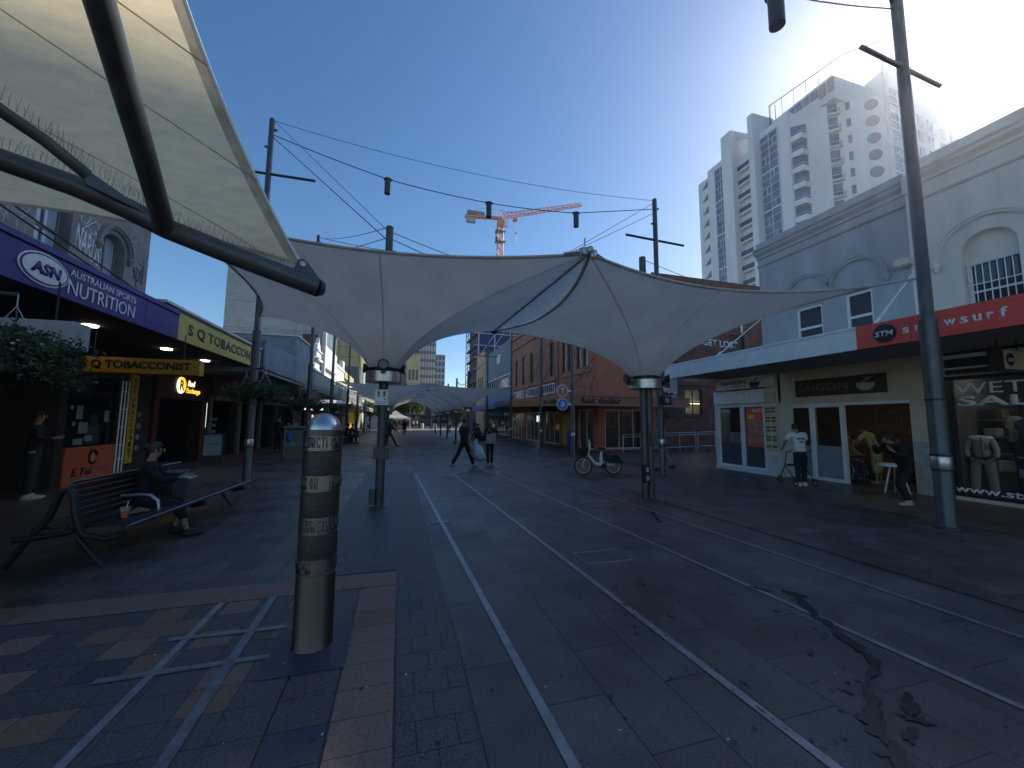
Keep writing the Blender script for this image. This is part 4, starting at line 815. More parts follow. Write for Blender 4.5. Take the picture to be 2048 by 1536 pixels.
# further shops, ground level
ls = thing('left_shop_row', 'row of dark open shopfronts under the corrugated awning', 'shop row', (-8, 28, 0))
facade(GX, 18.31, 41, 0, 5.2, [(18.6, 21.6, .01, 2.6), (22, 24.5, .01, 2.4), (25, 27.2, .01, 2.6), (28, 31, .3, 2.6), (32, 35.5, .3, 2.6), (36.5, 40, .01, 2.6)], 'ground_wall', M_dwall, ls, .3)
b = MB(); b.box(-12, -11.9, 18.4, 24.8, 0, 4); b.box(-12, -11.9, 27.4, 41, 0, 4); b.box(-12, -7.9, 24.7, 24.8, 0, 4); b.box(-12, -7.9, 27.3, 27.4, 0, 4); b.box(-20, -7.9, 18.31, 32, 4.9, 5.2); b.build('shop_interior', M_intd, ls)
for k, (y, z0, z1) in enumerate(((18.62, 0, 2.6), (21.7, 0, 2.6), (24.6, 0, 2.6), (27.5, 0, 2.6), (31.4, 0, 2.6))):
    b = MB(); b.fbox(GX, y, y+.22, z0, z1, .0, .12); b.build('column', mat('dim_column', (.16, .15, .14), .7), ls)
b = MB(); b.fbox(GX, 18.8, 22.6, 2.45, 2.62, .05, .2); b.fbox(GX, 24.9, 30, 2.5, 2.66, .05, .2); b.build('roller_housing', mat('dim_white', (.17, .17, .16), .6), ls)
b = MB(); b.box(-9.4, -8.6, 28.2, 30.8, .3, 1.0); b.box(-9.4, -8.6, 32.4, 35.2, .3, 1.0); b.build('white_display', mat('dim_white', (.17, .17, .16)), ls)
cb = thing('snack_display', 'lit glass fronted display cabinet in the dark shopfront beside the poster frame', 'display cabinet', (-8.2, 19.6, 0))
b = MB(); b.box(-8.6, -7.8, 18.9, 21.4, 0, .95); b.build('cabinet', mat('black_cabinet', (.02, .02, .02), .4), cb, bevel=.02)
r8 = random.Random(8)
for k in range(24): b = MB(); y = 19+(k//3)*.28+r8.random()*.1; z = 1.0+.28*(k % 3); b.box(-8.4, -8.2, y, y+.1, z, z+.14); b.build('snack_packet', mat('snack_packets', (.25, .22, .2), .6, 0, .6, 9), cb)
b = MB(); b.box(-8.5, -8.46, 19.1, 19.3, 1.35, 1.39); b.box(-8.5, -8.46, 20.9, 21.1, 1.35, 1.39); b.build('warm_lamp', mat('lit_warm_small', (1, .5, .25), .5, emit=4), cb)
b = MB(); b.box(-7.7, -7.64, 18.75, 18.8, 1.3, 2.3); b.box(-7.7, -7.64, 19.05, 19.09, 1.4, 2.25); b.build('white_lamp', mat('lit_cool_small', (.8, .9, 1), .5, emit=2.5), cb)
af = thing('poster_stand', 'pale mint poster in a black a-frame stand outside the dark shop', 'poster stand', (-6.2, 15.9, 0)); FQ = Fr((-6.55, 15.9, 0), (1, .25, 0))
b = MB(); b.fbox(FQ, 0, .6, .08, 1.15, -.05, 0); b.build('frame', M_letter_b, af, bevel=.01); b = MB(); b.fbox(FQ, .05, .55, .38, 1.08, 0, .008); p = b.build('poster', mat('mint_poster', (.2, .28, .27), .6), af); text('Phở Hà', FQ, .15, .75, .32, .07, .009, M_letter_b, p)
# passage back light: pale sunlit lane seen through the opening
b = MB(); b.box(-30, -13, 24.9, 27.2, .01, .02); b.b.free()

# ---------------------------------------------------------------- left background
M_conc = brickmat('concrete_panels', (.36, .36, .34), (.4, .4, .38), (.2, .2, .19), bw=3.4, bh=2.6, msize=.03, axis='y', rough=.9, offset=0, noise=.12)
M_concx = brickmat('concrete_panels_x', (.46, .45, .42), (.5, .49, .46), (.25, .25, .24), bw=3.4, bh=2.6, msize=.03, axis='x', rough=.9, offset=0, noise=.12)
HX = Fr((-7.8, 0, 0), (0, 1, 0))
o1 = thing('rendered_side_wall_building', 'low building whose stained pebble textured end wall shows above the corrugated awning', 'building', (-10, 34, 0))
b = MB(); b.box(-20, -7.8, 32.7, 36.9, 0, 8.0); b.build('wall', mat('stained_pebbledash', (.33, .34, .36), .95, 0, .3, 3, .6, 12, tint2=(.2, .21, .23)), o1)
b = MB(); b.box(-20, -7.7, 32.6, 36.95, 8.0, 8.15); b.build('coping', M_pale, o1)
b = MB(); b.prism([(-7.79, 36.95, 4), (-7.79, 36.95, 7.6), (-7.79, 39.0, 7.4), (-7.79, 39.0, 4)], (-8, 0, 0)); o = b.build('white_building', M_whiter); tag(o, 'plain low white building between the pebbledash wall and the ornate parapet', 'building')
op = thing('ornate_white_facade', 'narrow white facade with scrolled classical parapet catching the sun', 'building', (-8, 40.5, 0))
b = MB(); b.box(-12, -7.8, 39.02, 41.5, 0, 7.6); b.fbox(HX, 39.0, 41.6, 7.2, 7.4, 0, .3); b.fbox(HX, 39.0, 41.6, 6.3, 6.4, 0, .15); b.build('wall', M_whiter, op)
b = MB(); b.prism([HX(39.0+x, 7.6+z, .1) for x, z in ((0, 0), (2.5, 0), (2.5, .5), (2.1, .6), (1.8, 1.2), (1.5, 1.35), (1.25, 1.9), (1.0, 1.35), (.7, 1.2), (.4, .6), (0, .5))], (-.3, 0, 0)); b.fbox(HX, 38.95, 41.55, 8.1, 8.22, .1, .22); b.build('parapet', M_whiter, op)
for k in range(2): window(HX, (39.5+k*1.0, 40.1+k*1.0, 4.9, 6.1), op, M_whiter, M_gdark, .05, 1, 2, .1)
ct = thing('concrete_building', 'tall blank building of large concrete panels with a glazed corner', 'building', (-14, 46, 0))
b = MB(); b.box(-16.4, -7.82, 42, 50, 0, 16.5); b.build('end_wall', M_conc, ct)
b = MB(); b.fbox(HX, 42.3, 49.8, 7.0, 9.2, 0.001, .3); b.fbox(HX, 42.3, 49.8, 4.6, 5.0, 0, .3); b.fbox(HX, 42.1, 42.5, 4, 16.5, 0, .35); b.fbox(HX, 42.5, 49.8, 11.4, 12.0, 0, .35); b.fbox(HX, 42.5, 49.8, 5.4, 5.7, 0, .3); b.fbox(HX, 42.5, 49.8, 6.1, 6.4, 0, .3); b.build('front_spandrel', M_whiter, ct)
for z0, z1 in ((9.2, 11.4), (12.0, 14.2)): window(HX, (42.5, 49.8, z0, z1), ct, M_whiter, glass('sky_glass'), .08, 4, 1, .15)
b = MB(); b.box(-15, -10, 41.4, 42, 8.4, 9.8); b.box(-9.4, -8.0, 41.2, 41.95, 8.2, 10); b.build('brown_timber', mat('brown_timber', (.09, .04, .02), .8), ct)
wb3 = thing('white_gabled_building', 'sunlit white rendered facade with a stepped parapet beyond the concrete building', 'building', (-9, 55, 0))
b = MB(); b.box(-14, -7.8, 50.6, 58.5, 0, 8.2); b.fbox(HX, 50.6, 58.5, 8.2, 8.6, -.3, .1); b.fbox(HX, 55.8, 57.5, 8.6, 9.6, -.3, .15); b.fbox(HX, 50.5, 58.6, 6.4, 6.55, 0, .2); b.build('wall', M_whiter, wb3)
for k in range(3): window(HX, (51.5+k*2.3, 52.6+k*2.3, 4.6, 6.2), wb3, M_whiter, M_gdark, .06, 1, 2, .1)
yb = thing('cream_victorian_terrace', 'row of ornate cream and yellow Victorian upper facades in full sun', 'building', (-9, 66, 0))
M_yel = mat('sunlit_cream_paint', (.62, .54, .3), .8, 0, .1, .6)
b = MB(); b.box(-14, -7.8, 58.7, 69.5, 0, 7.4); b.fbox(HX, 58.7, 69.5, 7.4, 7.6, -.2, .3)
for k in range(5): b.fbox(HX, 59+k*2.15, 60.6+k*2.15, 7.6, 8.5, -.2, .1)
b.build('cream_wall', M_yel, yb)
b = MB(); b.box(-14, -7.8, 69.6, 79, 0, 7.2); b.fbox(HX, 69.6, 79, 7.2, 7.5, -.2, .3); b.build('white_wall', M_whiter, yb)
for k in range(8): window(HX, (59.2+k*2.5, 60.5+k*2.5, 4.2, 6.7), yb, M_white, M_gdark, .08, 2, 2, .1, .12)
b = MB(); b.box(-7.8, -4.6, 41.2, 82, 3.15, 3.25); b.box(-4.66, -4.6, 41.2, 82, 3.0, 3.6); b.build('far_awning', mat('far_fascia', (.3, .3, .29), .6), None); tag(bpy.data.objects['far_awning'], 'pale grey awning running under the sunlit facades far down the left side', 'awning')
fs = thing('far_left_shops', 'line of distant shopfronts with yellow store and pale windows on the left of the mall', 'shop row', (-8, 60, 0))
b = MB(); b.fbox(HX, 41.2, 82, 0, 3.1, .001, .1); b.build('shop_wall', mat('dim_shop_wall', (.22, .2, .18), .8, 0, .5, .6), fs)
b = MB(); b.fbox(HX, 64, 72, 0, 2.9, .1, .2); b.build('yellow_shopfront', mat('yellow_shopfront', (.75, .42, .02), .6, 0, .25, .5), fs)
for k in range(6): b = MB(); b.fbox(HX, 43+k*3.4, 45.4+k*3.4, .4, 2.4, .1, .14); b.build('window', M_gdark, fs)
b = MB(); b.box(-6.5, -4.7, 33, 33.1, 2.2, 2.6); s1 = b.build('white_blade_sign', M_white); tag(s1, 'white blade sign with small grey lettering far down the left awning', 'sign'); text('GIFTWARE', Fr((0, 33, 0), (1, 0, 0)), -6.2, 2.33, 1.1, .13, .005, mat('grey_lettering', (.4, .4, .4)), s1)
b = MB(); b.box(-6.6, -5.1, 29, 29.1, 2.3, 2.42); tag(b.build('lit_tube_sign', mat('lit_white_panel', (.9, .95, 1), .5, emit=1.2)), 'slim glowing white panel under the left awning', 'lamp')
b = MB(); b.box(-6.5, -5.1, 31, 31.1, 2.0, 2.35); tag(b.build('crimson_sign', mat('crimson', (.2, .01, .05), .5)), 'crimson blade sign behind the steel bollard', 'sign')
# towers beyond
def glass_tower(name, label, x0, x1, y, y1, z, wm, gm, nu, fl, z0=3, side=True, mull=None):
    t = thing(name, label, 'tower', ((x0+x1)/2, y, 0)); b = MB(); b.box(x0, x1, y, y1, 0, z); b.build('wall', wm, t)
    f = Fr((0, y, 0), (1, 0, 0)); n = int((z-z0)/fl)
    for j in range(n):
        b = MB()
        for i in range(nu):
            a = x0+(x1-x0)*(i+.18)/nu; c = x0+(x1-x0)*(i+.82)/nu; b.fbox(f, a, c, z0+j*fl+.5, z0+j*fl+fl*.8, .0, .08)
        o = b.build('window_row', gm, t)
        if side:
            b = MB(); f2 = Fr((x1, 0, 0), (0, 1, 0)); m = max(2, int((y1-y)/4))
            for i in range(m): a = y+(y1-y)*(i+.2)/m; c = y+(y1-y)*(i+.8)/m; b.fbox(f2, a, c, z0+j*fl+.5, z0+j*fl+fl*.8, 0, .08)
            b.build('window_row', gm, t)
    return t
M_must = brickmat('mustard_glass_panels', (.36, .31, .12), (.42, .36, .15), (.08, .08, .06), bw=2.2, bh=2.2, msize=.06, axis='y', rough=.3, offset=0, noise=.15)
M_mustx = brickmat('mustard_glass_panels_x', (.36, .31, .12), (.42, .36, .15), (.08, .08, .06), bw=2.2, bh=2.2, msize=.06, axis='x', rough=.3, offset=0, noise=.15)
mg = thing('mustard_glass_building', 'office block with mustard tinted panel grid over a grey stone base', 'building', (-13, 92, 0))
b = MB(); b.box(-15.5, -8.6, 90, 98, 13.2, 24); b.build('panel_wall', M_must, mg); b = MB(); b.box(-15.6, -8.7, 90.1, 98, 0, 13.2); b.build('stone_base', mat('grey_stone_base', (.16, .15, .14), .9, 0, .2, .4), mg)
b = MB(); b.box(-8.5, -5.2, 100, 112, 0, 13.5); b.build('blue_block', mat('pale_blue_render', (.34, .4, .5), .8)); tag(bpy.data.objects['blue_block'], 'plain pale blue block just right of the mustard glass building', 'building')
b = MB(); b.box(-9.5, -4.6, 113, 124, 0, 21); b.build('cyan_glass_block', brickmat('cyan_glass', (.2, .42, .55), (.25, .48, .6), (.1, .2, .3), bw=3, bh=3, msize=.06, axis='y', rough=.2, offset=0)); tag(bpy.data.objects['cyan_glass_block'], 'pale cyan glass block peeping out above the pale blue one', 'building')
glass_tower('stepped_office_block', 'stepped grey office block behind the near canopy collar', -4.5, 1.2, 120, 132, 14, mat('blue_shade_render', (.2, .24, .36), .8), M_gdark, 5, 3.2)
glass_tower('balcony_apartment_block', 'pale apartment block with sunlit balconies to the right of the near canopy post', -3.2, 3.6, 140, 160, 36, mat('warm_grey_render', (.4, .38, .35), .8), M_gdark, 4, 3.2)
glass_tower('dark_grey_apartment_tower', 'tall grey apartment tower with a chequer of white window panels at the sky gap', 5.2, 12.6, 150, 175, 46, mat('grey_concrete_tower', (.17, .17, .17), .85), mat('white_window_panels', (.55, .55, .54), .4), 7, 3.1)
glass_tower('far_pale_tower', 'distant slim pale tower with balcony columns beside the sky gap', 13.6, 20.5, 190, 205, 34, mat('far_white_render', (.42, .44, .47), .8), M_gdark, 4, 3.1)
st = thing('victorian_corner_building', 'cream classical building with tall framed windows low beside the grey tower', 'building', (5, 118, 0))
b = MB(); b.box(1.6, 5.0, 112, 140, 0, 20); b.build('wall', M_yel, st); f9 = Fr((5.0, 0, 0), (0, 1, 0))
f10 = Fr((0, 112, 0), (1, 0, 0))
for k in range(3):
    for q in (3.5, 8.2, 13): b = MB(); b.fbox(f10, 1.9+k*1.0, 2.5+k*1.0, q, q+3, 0, .1); b.build('window', M_gdark, st)
for q in (7.3, 12, 17, 20): b = MB(); b.fbox(f10, 1.5, 5.2, q, q+.3, 0, .3); b.build('string_course', M_yel, st)
for k in range(5): b = MB(); b.fbox(f9, 113+k*5, 116+k*5, 9.5, 13, 0, .1); b.build('window', M_gdark, st)
# end of the street: dark cross street buildings
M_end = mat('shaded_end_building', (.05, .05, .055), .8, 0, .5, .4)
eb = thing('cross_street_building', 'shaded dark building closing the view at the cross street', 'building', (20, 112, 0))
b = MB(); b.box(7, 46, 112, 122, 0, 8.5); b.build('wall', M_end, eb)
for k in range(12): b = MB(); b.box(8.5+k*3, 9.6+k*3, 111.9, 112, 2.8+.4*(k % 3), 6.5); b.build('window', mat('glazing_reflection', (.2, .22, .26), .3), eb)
b = MB(); b.box(-40, 60, 79, 79.3, -.003, .1); o = b.build('kerb', mat('kerb_stone', (.45, .44, .42), .9)); o['kind'] = 'structure'
sheet('road', [(-60, 79.4), (80, 79.4), (80, 96), (-60, 96)], .01, mat('asphalt', (.05, .05, .052), .8, 0, .15, 4, .2, 60))
sheet('sunlit_footpath', [(-7.7, 66), (30, 70), (30, 78.9), (-7.7, 78.9)], .003, mat('sunlit_paving_tone', (.3, .29, .27), .7, 0, .15, 1))  # paler sheet paints the sunlit strip onto the far paving

# ---------------------------------------------------------------- tower crane
cr_ = thing('tower_crane', 'orange and yellow hammerhead tower crane against the sky', 'crane', (45, 180, 0))
M_or = mat('crane_orange', (.8, .22, .015), .5, 0, .15, 1); M_ye = mat('crane_yellow', (.75, .28, .015), .5, 0, .15, 1)
def lattice(b, p0, p1, s0, s1, n, r=.12, tri=False):
    p0, p1 = Vector(p0), Vector(p1); d = (p1-p0).normalized(); a = Vector((0, 0, 1)) if abs(d.z) < .8 else Vector((0, 1, 0)); x = d.cross(a).normalized(); y = x.cross(d)
    offs = [(-1, -1), (1, -1), (1, 1), (-1, 1)] if not tri else [(-1, -1), (1, -1), (0, 1)]
    P = [[p0+(p1-p0)*k/n+(x*ox+y*oy)*(s0+(s1-s0)*k/n) for ox, oy in offs] for k in range(n+1)]; m = len(offs)
    for j in range(m): b.tube([P[0][j], P[n][j]], r, 4)
    for k in range(n):
        for j in range(m): b.tube([P[k][j], P[k+1][(j+1) % m]] if k % 2 else [P[k][(j+1) % m], P[k+1][j]], r*.6, 3); b.tube([P[k][j], P[k][(j+1) % m]], r*.6, 3)
b = MB(); lattice(b, (45.3, 180, 60), (45.3, 180, 101), 1.3, 1.3, 18, .2); b.build('mast', M_or, cr_)
b = MB(); lattice(b, (47, 180, 105.3), (91.2, 181, 119.5), 1.25, .8, 20, .2, tri=True); b.build('jib', M_or, cr_)
b = MB(); b.prism([(27.4, 179, 101.4), (46, 179, 103.2), (46, 179, 104.2), (27.4, 179, 102.4)], (0, 2, 0)); b.tube([(28, 180, 103.5), (36, 180, 107.5), (46, 180, 107.8), (62, 180, 108.5)], .12, 4); b.build('counter_jib', M_ye, cr_)
b = MB(); b.box(28, 32.5, 179, 181, 99.2, 101.3); b.build('counterweight', mat('crane_ballast', (.4, .4, .38)), cr_)
b = MB(); b.box(28.5, 37, 179, 181, 103.2, 105); b.build('winch_deck', mat('crane_machinery', (.2, .2, .2), .6, 0, .5, 1), cr_)
b = MB(); b.box(44, 47, 178.6, 181.4, 99.5, 103); b.tube([(44.5, 180, 104), (46, 180, 108.5), (48, 180, 105)], .2, 4); b.build('slewing_unit', M_ye, cr_)
b = MB(); b.box(47.2, 48.8, 178, 179.6, 99, 102.2); b.build('cab', M_white, cr_)
b = MB(); b.box(42.8, 47.8, 178.3, 181.7, 96.5, 96.7); b.box(42.8, 47.8, 178.3, 181.7, 91, 91.2); b.box(42.8, 43.4, 178.5, 180, 91.2, 93.5); b.box(42.8, 43.3, 178.5, 180, 94.6, 96.5); b.build('platform', mat('crane_green', (.05, .15, .12)), cr_)
b = MB(); b.box(52, 54, 179, 181, 103.4, 104.6); b.tube([(53.6, 180, 104), (53.6, 180, 97.5)], .03, 3); b.ell((53.6, 180, 97), (.7, .5, .5)); b.tube([(53.7, 180, 96.5), (53.7, 180, 91)], .08, 4); b.build('trolley_and_hook', M_or, cr_)
# ---------------------------------------------------------------- light poles
M_ring = mat('steel_band', (.5, .5, .5), .3, .9, .15, 10)
def pole(x, y, top, sleeve, r0, r1, label, bar=None, bx=1.15, name='light_pole', ring=True, cat='light pole', bang=0, group='tall light poles along both sides of the mall'):
    t = thing(name, label, cat, (x, y, 0), group)
    b = MB(); b.lathe([(r0+.05, 0), (r0+.05, .02), (r0+.012, .03), (r0, .06), (r0, sleeve), (r1+.01, sleeve+.01), (r1, sleeve+.04), (r1*.96, top-.03), (r1*.8, top)], (x, y, 0), 28); b.build('shaft', M_pole, t, smooth=True)
    if ring:
        b = MB(); b.lathe([(r0+.008, .93), (r0+.012, .94), (r0+.012, 1.12), (r0+.008, 1.13)], (x, y, 0), 28, False); b.build('steel_band', M_ring, t, smooth=True)
        for z in (.9, 1.14, 2.04): b = MB(); b.lathe([(r0, z), (r0+.02, z+.006), (r0+.02, z+.022), (r0, z+.028)], (x, y, 0), 28, False); b.build('collar', M_dark, t, smooth=True)
    if bar:
        dx, dy = bx*math.cos(bang), bx*math.sin(bang); b = MB(); b.tube([(x-dx, y-dy, bar), (x+dx, y+dy, bar)], .038, 8); b.build('crossbar', M_dark, t)
    b = MB(); b.box(x+r1, x+r1+.07, y-.02, y+.02, top-.35, top-.3); b.box(x-r1-.07, x-r1, y-.02, y+.02, top-.9, top-.85); b.build('cable_bracket', M_dark, t)
    return t
pole(8.47, 4.14, 10.2, 3.4, .118, .088, 'thickest light pole, nearest on the right, in front of the surf shop', 8.03, bang=.05)
p2 = pole(7.9, 10.38, 9.05, 3.35, .1, .078, 'light pole behind the right hand canopy post, with crossbar', 7.62, bang=.05)
p3 = pole(7.8, 16.68, 9.2, 3.4, .108, .078, 'light pole carrying the round T and B signs', None)
pole(8.6, 23, 9.2, 3.6, .108, .078, 'light pole just left of the sign pole, in front of the orange fascia', 7.6)
pole(8.45, 29.4, 9.3, 3.6, .108, .078, 'fourth light pole back on the right, before the grey awning', None)
pole(8.4, 38, 9.6, 3.6, .12, .09, 'light pole on the right beyond the blue grey building, with crossbar in the sky gap', 8.2)
pole(-3.83, 11.86, 10.28, 4.05, .1, .075, 'nearest light pole on the left with crossbar above the purple sign', 8.6, bx=1.22, bang=-.02)
pole(-3.89, 18.82, 10.1, 4.1, .1, .075, 'second light pole on the left, at the corrugated fascia', None)
pole(-4.0, 25.25, 10.2, 4.1, .1, .075, 'third light pole on the left along the corrugated awning', None)
pole(-4.2, 34.3, 10.2, 4.1, .1, .075, 'fourth light pole on the left along the awning', None)
pole(-4.3, 43, 10.2, 4.1, .118, .088, 'fifth light pole on the left, before the ornate white parapet', None)
pole(-4.4, 53, 10.2, 4.1, .118, .088, 'farthest light pole on the left', None)
# T and B signs
for nm, z, c, ch, lb_ in (('train_sign', 3.08, (.55, .16, .03), 'T', 'round orange sign with a white letter T on the light pole'), ('bus_sign', 2.45, (.03, .16, .5), 'B', 'round blue sign with a white letter B on the light pole')):
    f = Fr((0, 16.56, 0), (1, 0, 0)); t = thing(nm, lb_, 'sign', (7.26, 16.6, z)); b = MB(); b.disc(f, 7.26, z, .285, -.04, 0); b.build('white_rim', M_white, t)
    b = MB(); b.disc(f, 7.26, z, .262, .001, .006); b.build('ring', mat(nm+'_face', c, .45, 0, .05), t); b = MB(); b.disc(f, 7.26, z, .235, .007, .011); b.build('white_line', M_white, t); b = MB(); b.disc(f, 7.26, z, .22, .012, .016); b.build('face', MATS[nm+'_face'], t)
    text(ch, f, 7.16, z-.125, .2, .25, .017, M_letter_w, t, bold=.04); b = MB(); b.fbox(f, 7.45, 7.7, z-.04, z+.04, -.05, -.01); b.build('bracket', M_alum, t)
# ---------------------------------------------------------------- cone canopies
def fabric(name, col, stain, trans, sc=2):
    return mat(name, col, .65, 0, .06, sc, .05, 30, tint2=stain, trans=trans)
M_fab = mat('grey_fabric', (.76, .66, .54), .65, 0, .06, 1.6, .12, 5, tint2=(.63, .545, .45), trans=.52, stretch=(1, 1, .35)); M_hem = mat('fabric_seam', (.62, .56, .48), .8, 0, .15, 5, trans=.3); M_fabl = fabric('pale_fabric', (.74, .73, .7), (.68, .67, .64), .45, 1)
M_corrcol = mat('perforated_steel', (.55, .54, .5), .32, .85, .25, 45, .2, 60)
def canopy_mesh(C, cs, zr=2.66, rr_=.3, sag=.55, dz=.14, k=6.5, M=16, N=26, inner=None):
    C = Vector(C); b = MB(); E = []; 
    for i in range(4):
        a, c = Vector(cs[i]), Vector(cs[(i+1) % 4]); mid = (a+c)/2; inw = (Vector((C.x, C.y, 0))-Vector((mid.x, mid.y, 0))).normalized(); sg = sag[i] if isinstance(sag, (list, tuple)) else sag
        for j in range(N): t = j/N; q = 4*t*(1-t); p = a.lerp(c, t)+inw*sg*q; p.z -= dz*q; E.append(p)
    T = len(E); g = lambda s: math.log(1+k*s)/math.log(1+k); rows = []
    ss = [i/(M) for i in range(M)]+[1-.022, 1.0]; ss[M-1] = (M-1)/M
    seamcols = set()
    for s in ss:
        row = []
        for p in E:
            d = Vector((p.x-C.x, p.y-C.y)); d.normalize(); r0 = Vector((C.x, C.y))+d*rr_
            row.append(b.b.verts.new((r0.x*(1-s)+p.x*s, r0.y*(1-s)+p.y*s, zr+(p.z-zr)*g(s))))
        rows.append(row)
    for i in range(len(rows)-1):
        for j in range(T):
            b.mi = 1 if i == len(rows)-2 else 0
            b._f([rows[i][j], rows[i][(j+1) % T], rows[i+1][(j+1) % T], rows[i+1][j]])
    # welded seams: shallow ribs just under the sheet
    b.mi = 1
    for j in list(range(0, T, N))+[N//2+i*N for i in range(4)]:
        for i in range(len(rows)-1):
            p0, p1 = rows[i][j].co, rows[i+1][j].co; d = (p1-p0); n = Vector((-d.y, d.x, 0)).normalized()*.009
            dn = Vector((0, 0, -.006)); inn = (Vector((C.x, C.y, 0))-Vector((p0.x, p0.y, 0))); 
            if inn.length > 1e-6: dn += inn.normalized()*-.004
            b.quad(p0-n+dn, p0+n+dn, p1+n+dn, p1-n+dn)
    return b, E
def canopy(x, y, cs, label, zr=2.66, twin=False, top=5.6, sag=.55, group=None, ring_z=2.38, k=6.5, name='cone_canopy'):
    t = thing(name, label, 'canopy', (x, y, 0), group)
    b, E = canopy_mesh((x, y, 0), cs, zr, sag=sag, k=k); b.build('membrane', [M_fab, M_hem], t, smooth='all')
    b = MB(); b.tube(E, .022, 6, closed=True); b.build('edge_cable', M_hem, t, smooth='all')
    b = MB(); w_ = .07
    if twin: b.tube([(x-.075, y, 0), (x-.075, y, 2.7)], .075, 16); b.tube([(x+.075, y, 0), (x+.075, y, 2.7)], .075, 16)
    else: b.lathe([(.14, 0), (.14, .015), (.085, .02), (.085, 2.7)], (x, y, 0), 20)
    b.build('post', M_pole2, t, smooth=True)
    b = MB(); b.tube([(x, y, 2.6), (x, y, top)], .075, 14); b.build('mast', M_pole2, t, smooth=True)
    b = MB(); b.lathe([(.09, ring_z), (.335, ring_z), (.345, ring_z+.01), (.345, ring_z+.2), (.335, ring_z+.21), (.3, ring_z+.21), (.09, ring_z+.1)], (x, y, 0), 40); b.build('collar', M_corrcol, t, smooth=True)
    b = MB(); b.lathe([(.12, zr-.1), (.31, zr-.07), (.32, zr-.02), (.3, zr+.01)], (x, y, 0), 32, False)
    for i in range(8): a = i*math.pi/4; b.box(x+.27*math.cos(a)-.025, x+.27*math.cos(a)+.025, y+.27*math.sin(a)-.025, y+.27*math.sin(a)+.025, zr-.12, zr-.02)
    b.build('clamp_ring', M_dark, t, smooth=True)
    return t
def floodlight(x, y, z, az, parent):
    d = Vector((math.cos(az), math.sin(az), 0)); n = Vector((-d.y, d.x, 0)); c = Vector((x, y, z)); b = MB(); b.tube([c, c+d*.1], [.055, .095], 16); b.tube([c+d*.1+(n*math.cos(a)+Vector((0, 0, 1))*math.sin(a))*.09 for a in [k*math.pi/10 for k in range(20)]], .012, 6, closed=True)
    b.box(c.x-.05, c.x+.05, c.y-.05, c.y+.05, z-.14, z-.04); b.tube([c-Vector((0, 0, .08)), c-d*.16-Vector((0, 0, .1))], .02, 6); f = b.build('floodlight', M_dark, parent, smooth=True)
    b = MB(); b.tube([c+d*.1, c+d*.104], [.085, .085], 16); b.build('lens', mat('lamp_lens', (.1, .1, .1), .2, 0, .3, 30), f)
CL = (-.33, 7.97); CRp = (5.27, 7.42)
FLc, FMc, FRc = (-3.25, 6.05, 4.45), (2.5, 4.74, 4.02), (7.75, 4.5, 4.02); BLc, BMc, BRc = (-3.22, 9.95, 4.03), (2.3, 9.68, 4.0), (7.7, 9.4, 4.0)
cA = canopy(CL[0], CL[1], [FLc, FMc, BMc, BLc], 'large grey cone shaped fabric canopy on the post with the small warning sign', sag=[.33, .16, .5, .5])
cB = canopy(CRp[0], CRp[1], [FMc, FRc, BRc, BMc], 'large grey cone shaped fabric canopy on the right hand twin post', twin=True, sag=[.42, .55, .5, .46], top=5.45)
floodlight(-.33, 7.55, 2.68, -math.pi/2, cA)
for a in (0, math.pi): floodlight(CL[0]+.28*math.cos(a), CL[1], 2.66, a, cA)
floodlight(CRp[0]+.42, CRp[1]-.1, 2.62, -.6, cB); floodlight(CRp[0]-.4, CRp[1], 2.6, math.pi, cB)
def infill(p, q, C1, C2, parent, sag=.5):
    p, q = Vector(p), Vector(q); rows = [[], [], []]; 
    n = 18
    for j in range(n+1):
        t = j/n; s = 4*t*(1-t); m = p.lerp(q, t); dx = Vector((1, 0, 0))*sag*s*1.0
        rows[0].append(m-dx*(.33 if C1 else 1)+Vector((0, 0, -.13*s+.02))); rows[2].append(m+dx+Vector((0, 0, -.13*s+.02))); rows[1].append(m+(dx*.3 if C1 else dx*0)+Vector((0, 0, .1*s+.03)))
    b = MB(); b.grid(rows); b.b.normal_update(); b.build('infill_membrane', M_fabl, parent, smooth='all')
    b = MB(); b.tube(rows[1], .012, 5); b.build('seam', M_hem, parent)
infill(FMc, BMc, CL, CRp, cA, .47)
b = MB(); c = Vector(FMc)
b.box(c.x-.11, c.x+.11, c.y-.02, c.y+.02, c.z-.02, c.z+.06); b.tube([c+Vector((-.12, 0, .02)), c+Vector((-.36, .08, -.01))], .018, 10); b.tube([c+Vector((.1, 0, .02)), c+Vector((.32, .08, -.03))], .014, 10); b.ell(c+Vector((0, -.03, .04)), (.06, .05, .06)); b.ell(c+Vector((.03, -.05, -.05)), (.045, .04, .055))
b.tube([c+Vector((-.07, 0, .1)), c+Vector((-.07, 0, .22))], .012, 6); b.tube([c+Vector((-.12, .05, .06)), c+Vector((-.0, .05, .1)), c+Vector((.12, .05, .0))], .03, 8)
b.build('apex_joint', M_galv, cA, smooth=True)
b = MB(); c = Vector(BMc); b.ell(c, (.1, .1, .08)); b.tube([c, c+Vector((-.3, -.05, -.02))], .03); b.build('rear_joint', M_pole2, cA)
for p_, q_, o_ in ((FRc, (8.38, 4.2, 4.12), cB), (BRc, (7.9, 10.3, 4.15), cB), (FLc, (-3.9, 5.6, 4.5), cA), (BLc, (-3.8, 11.8, 4.1), cA)): b = MB(); b.tube([p_, q_], .018, 8); b.build('tie', M_galv, o_)
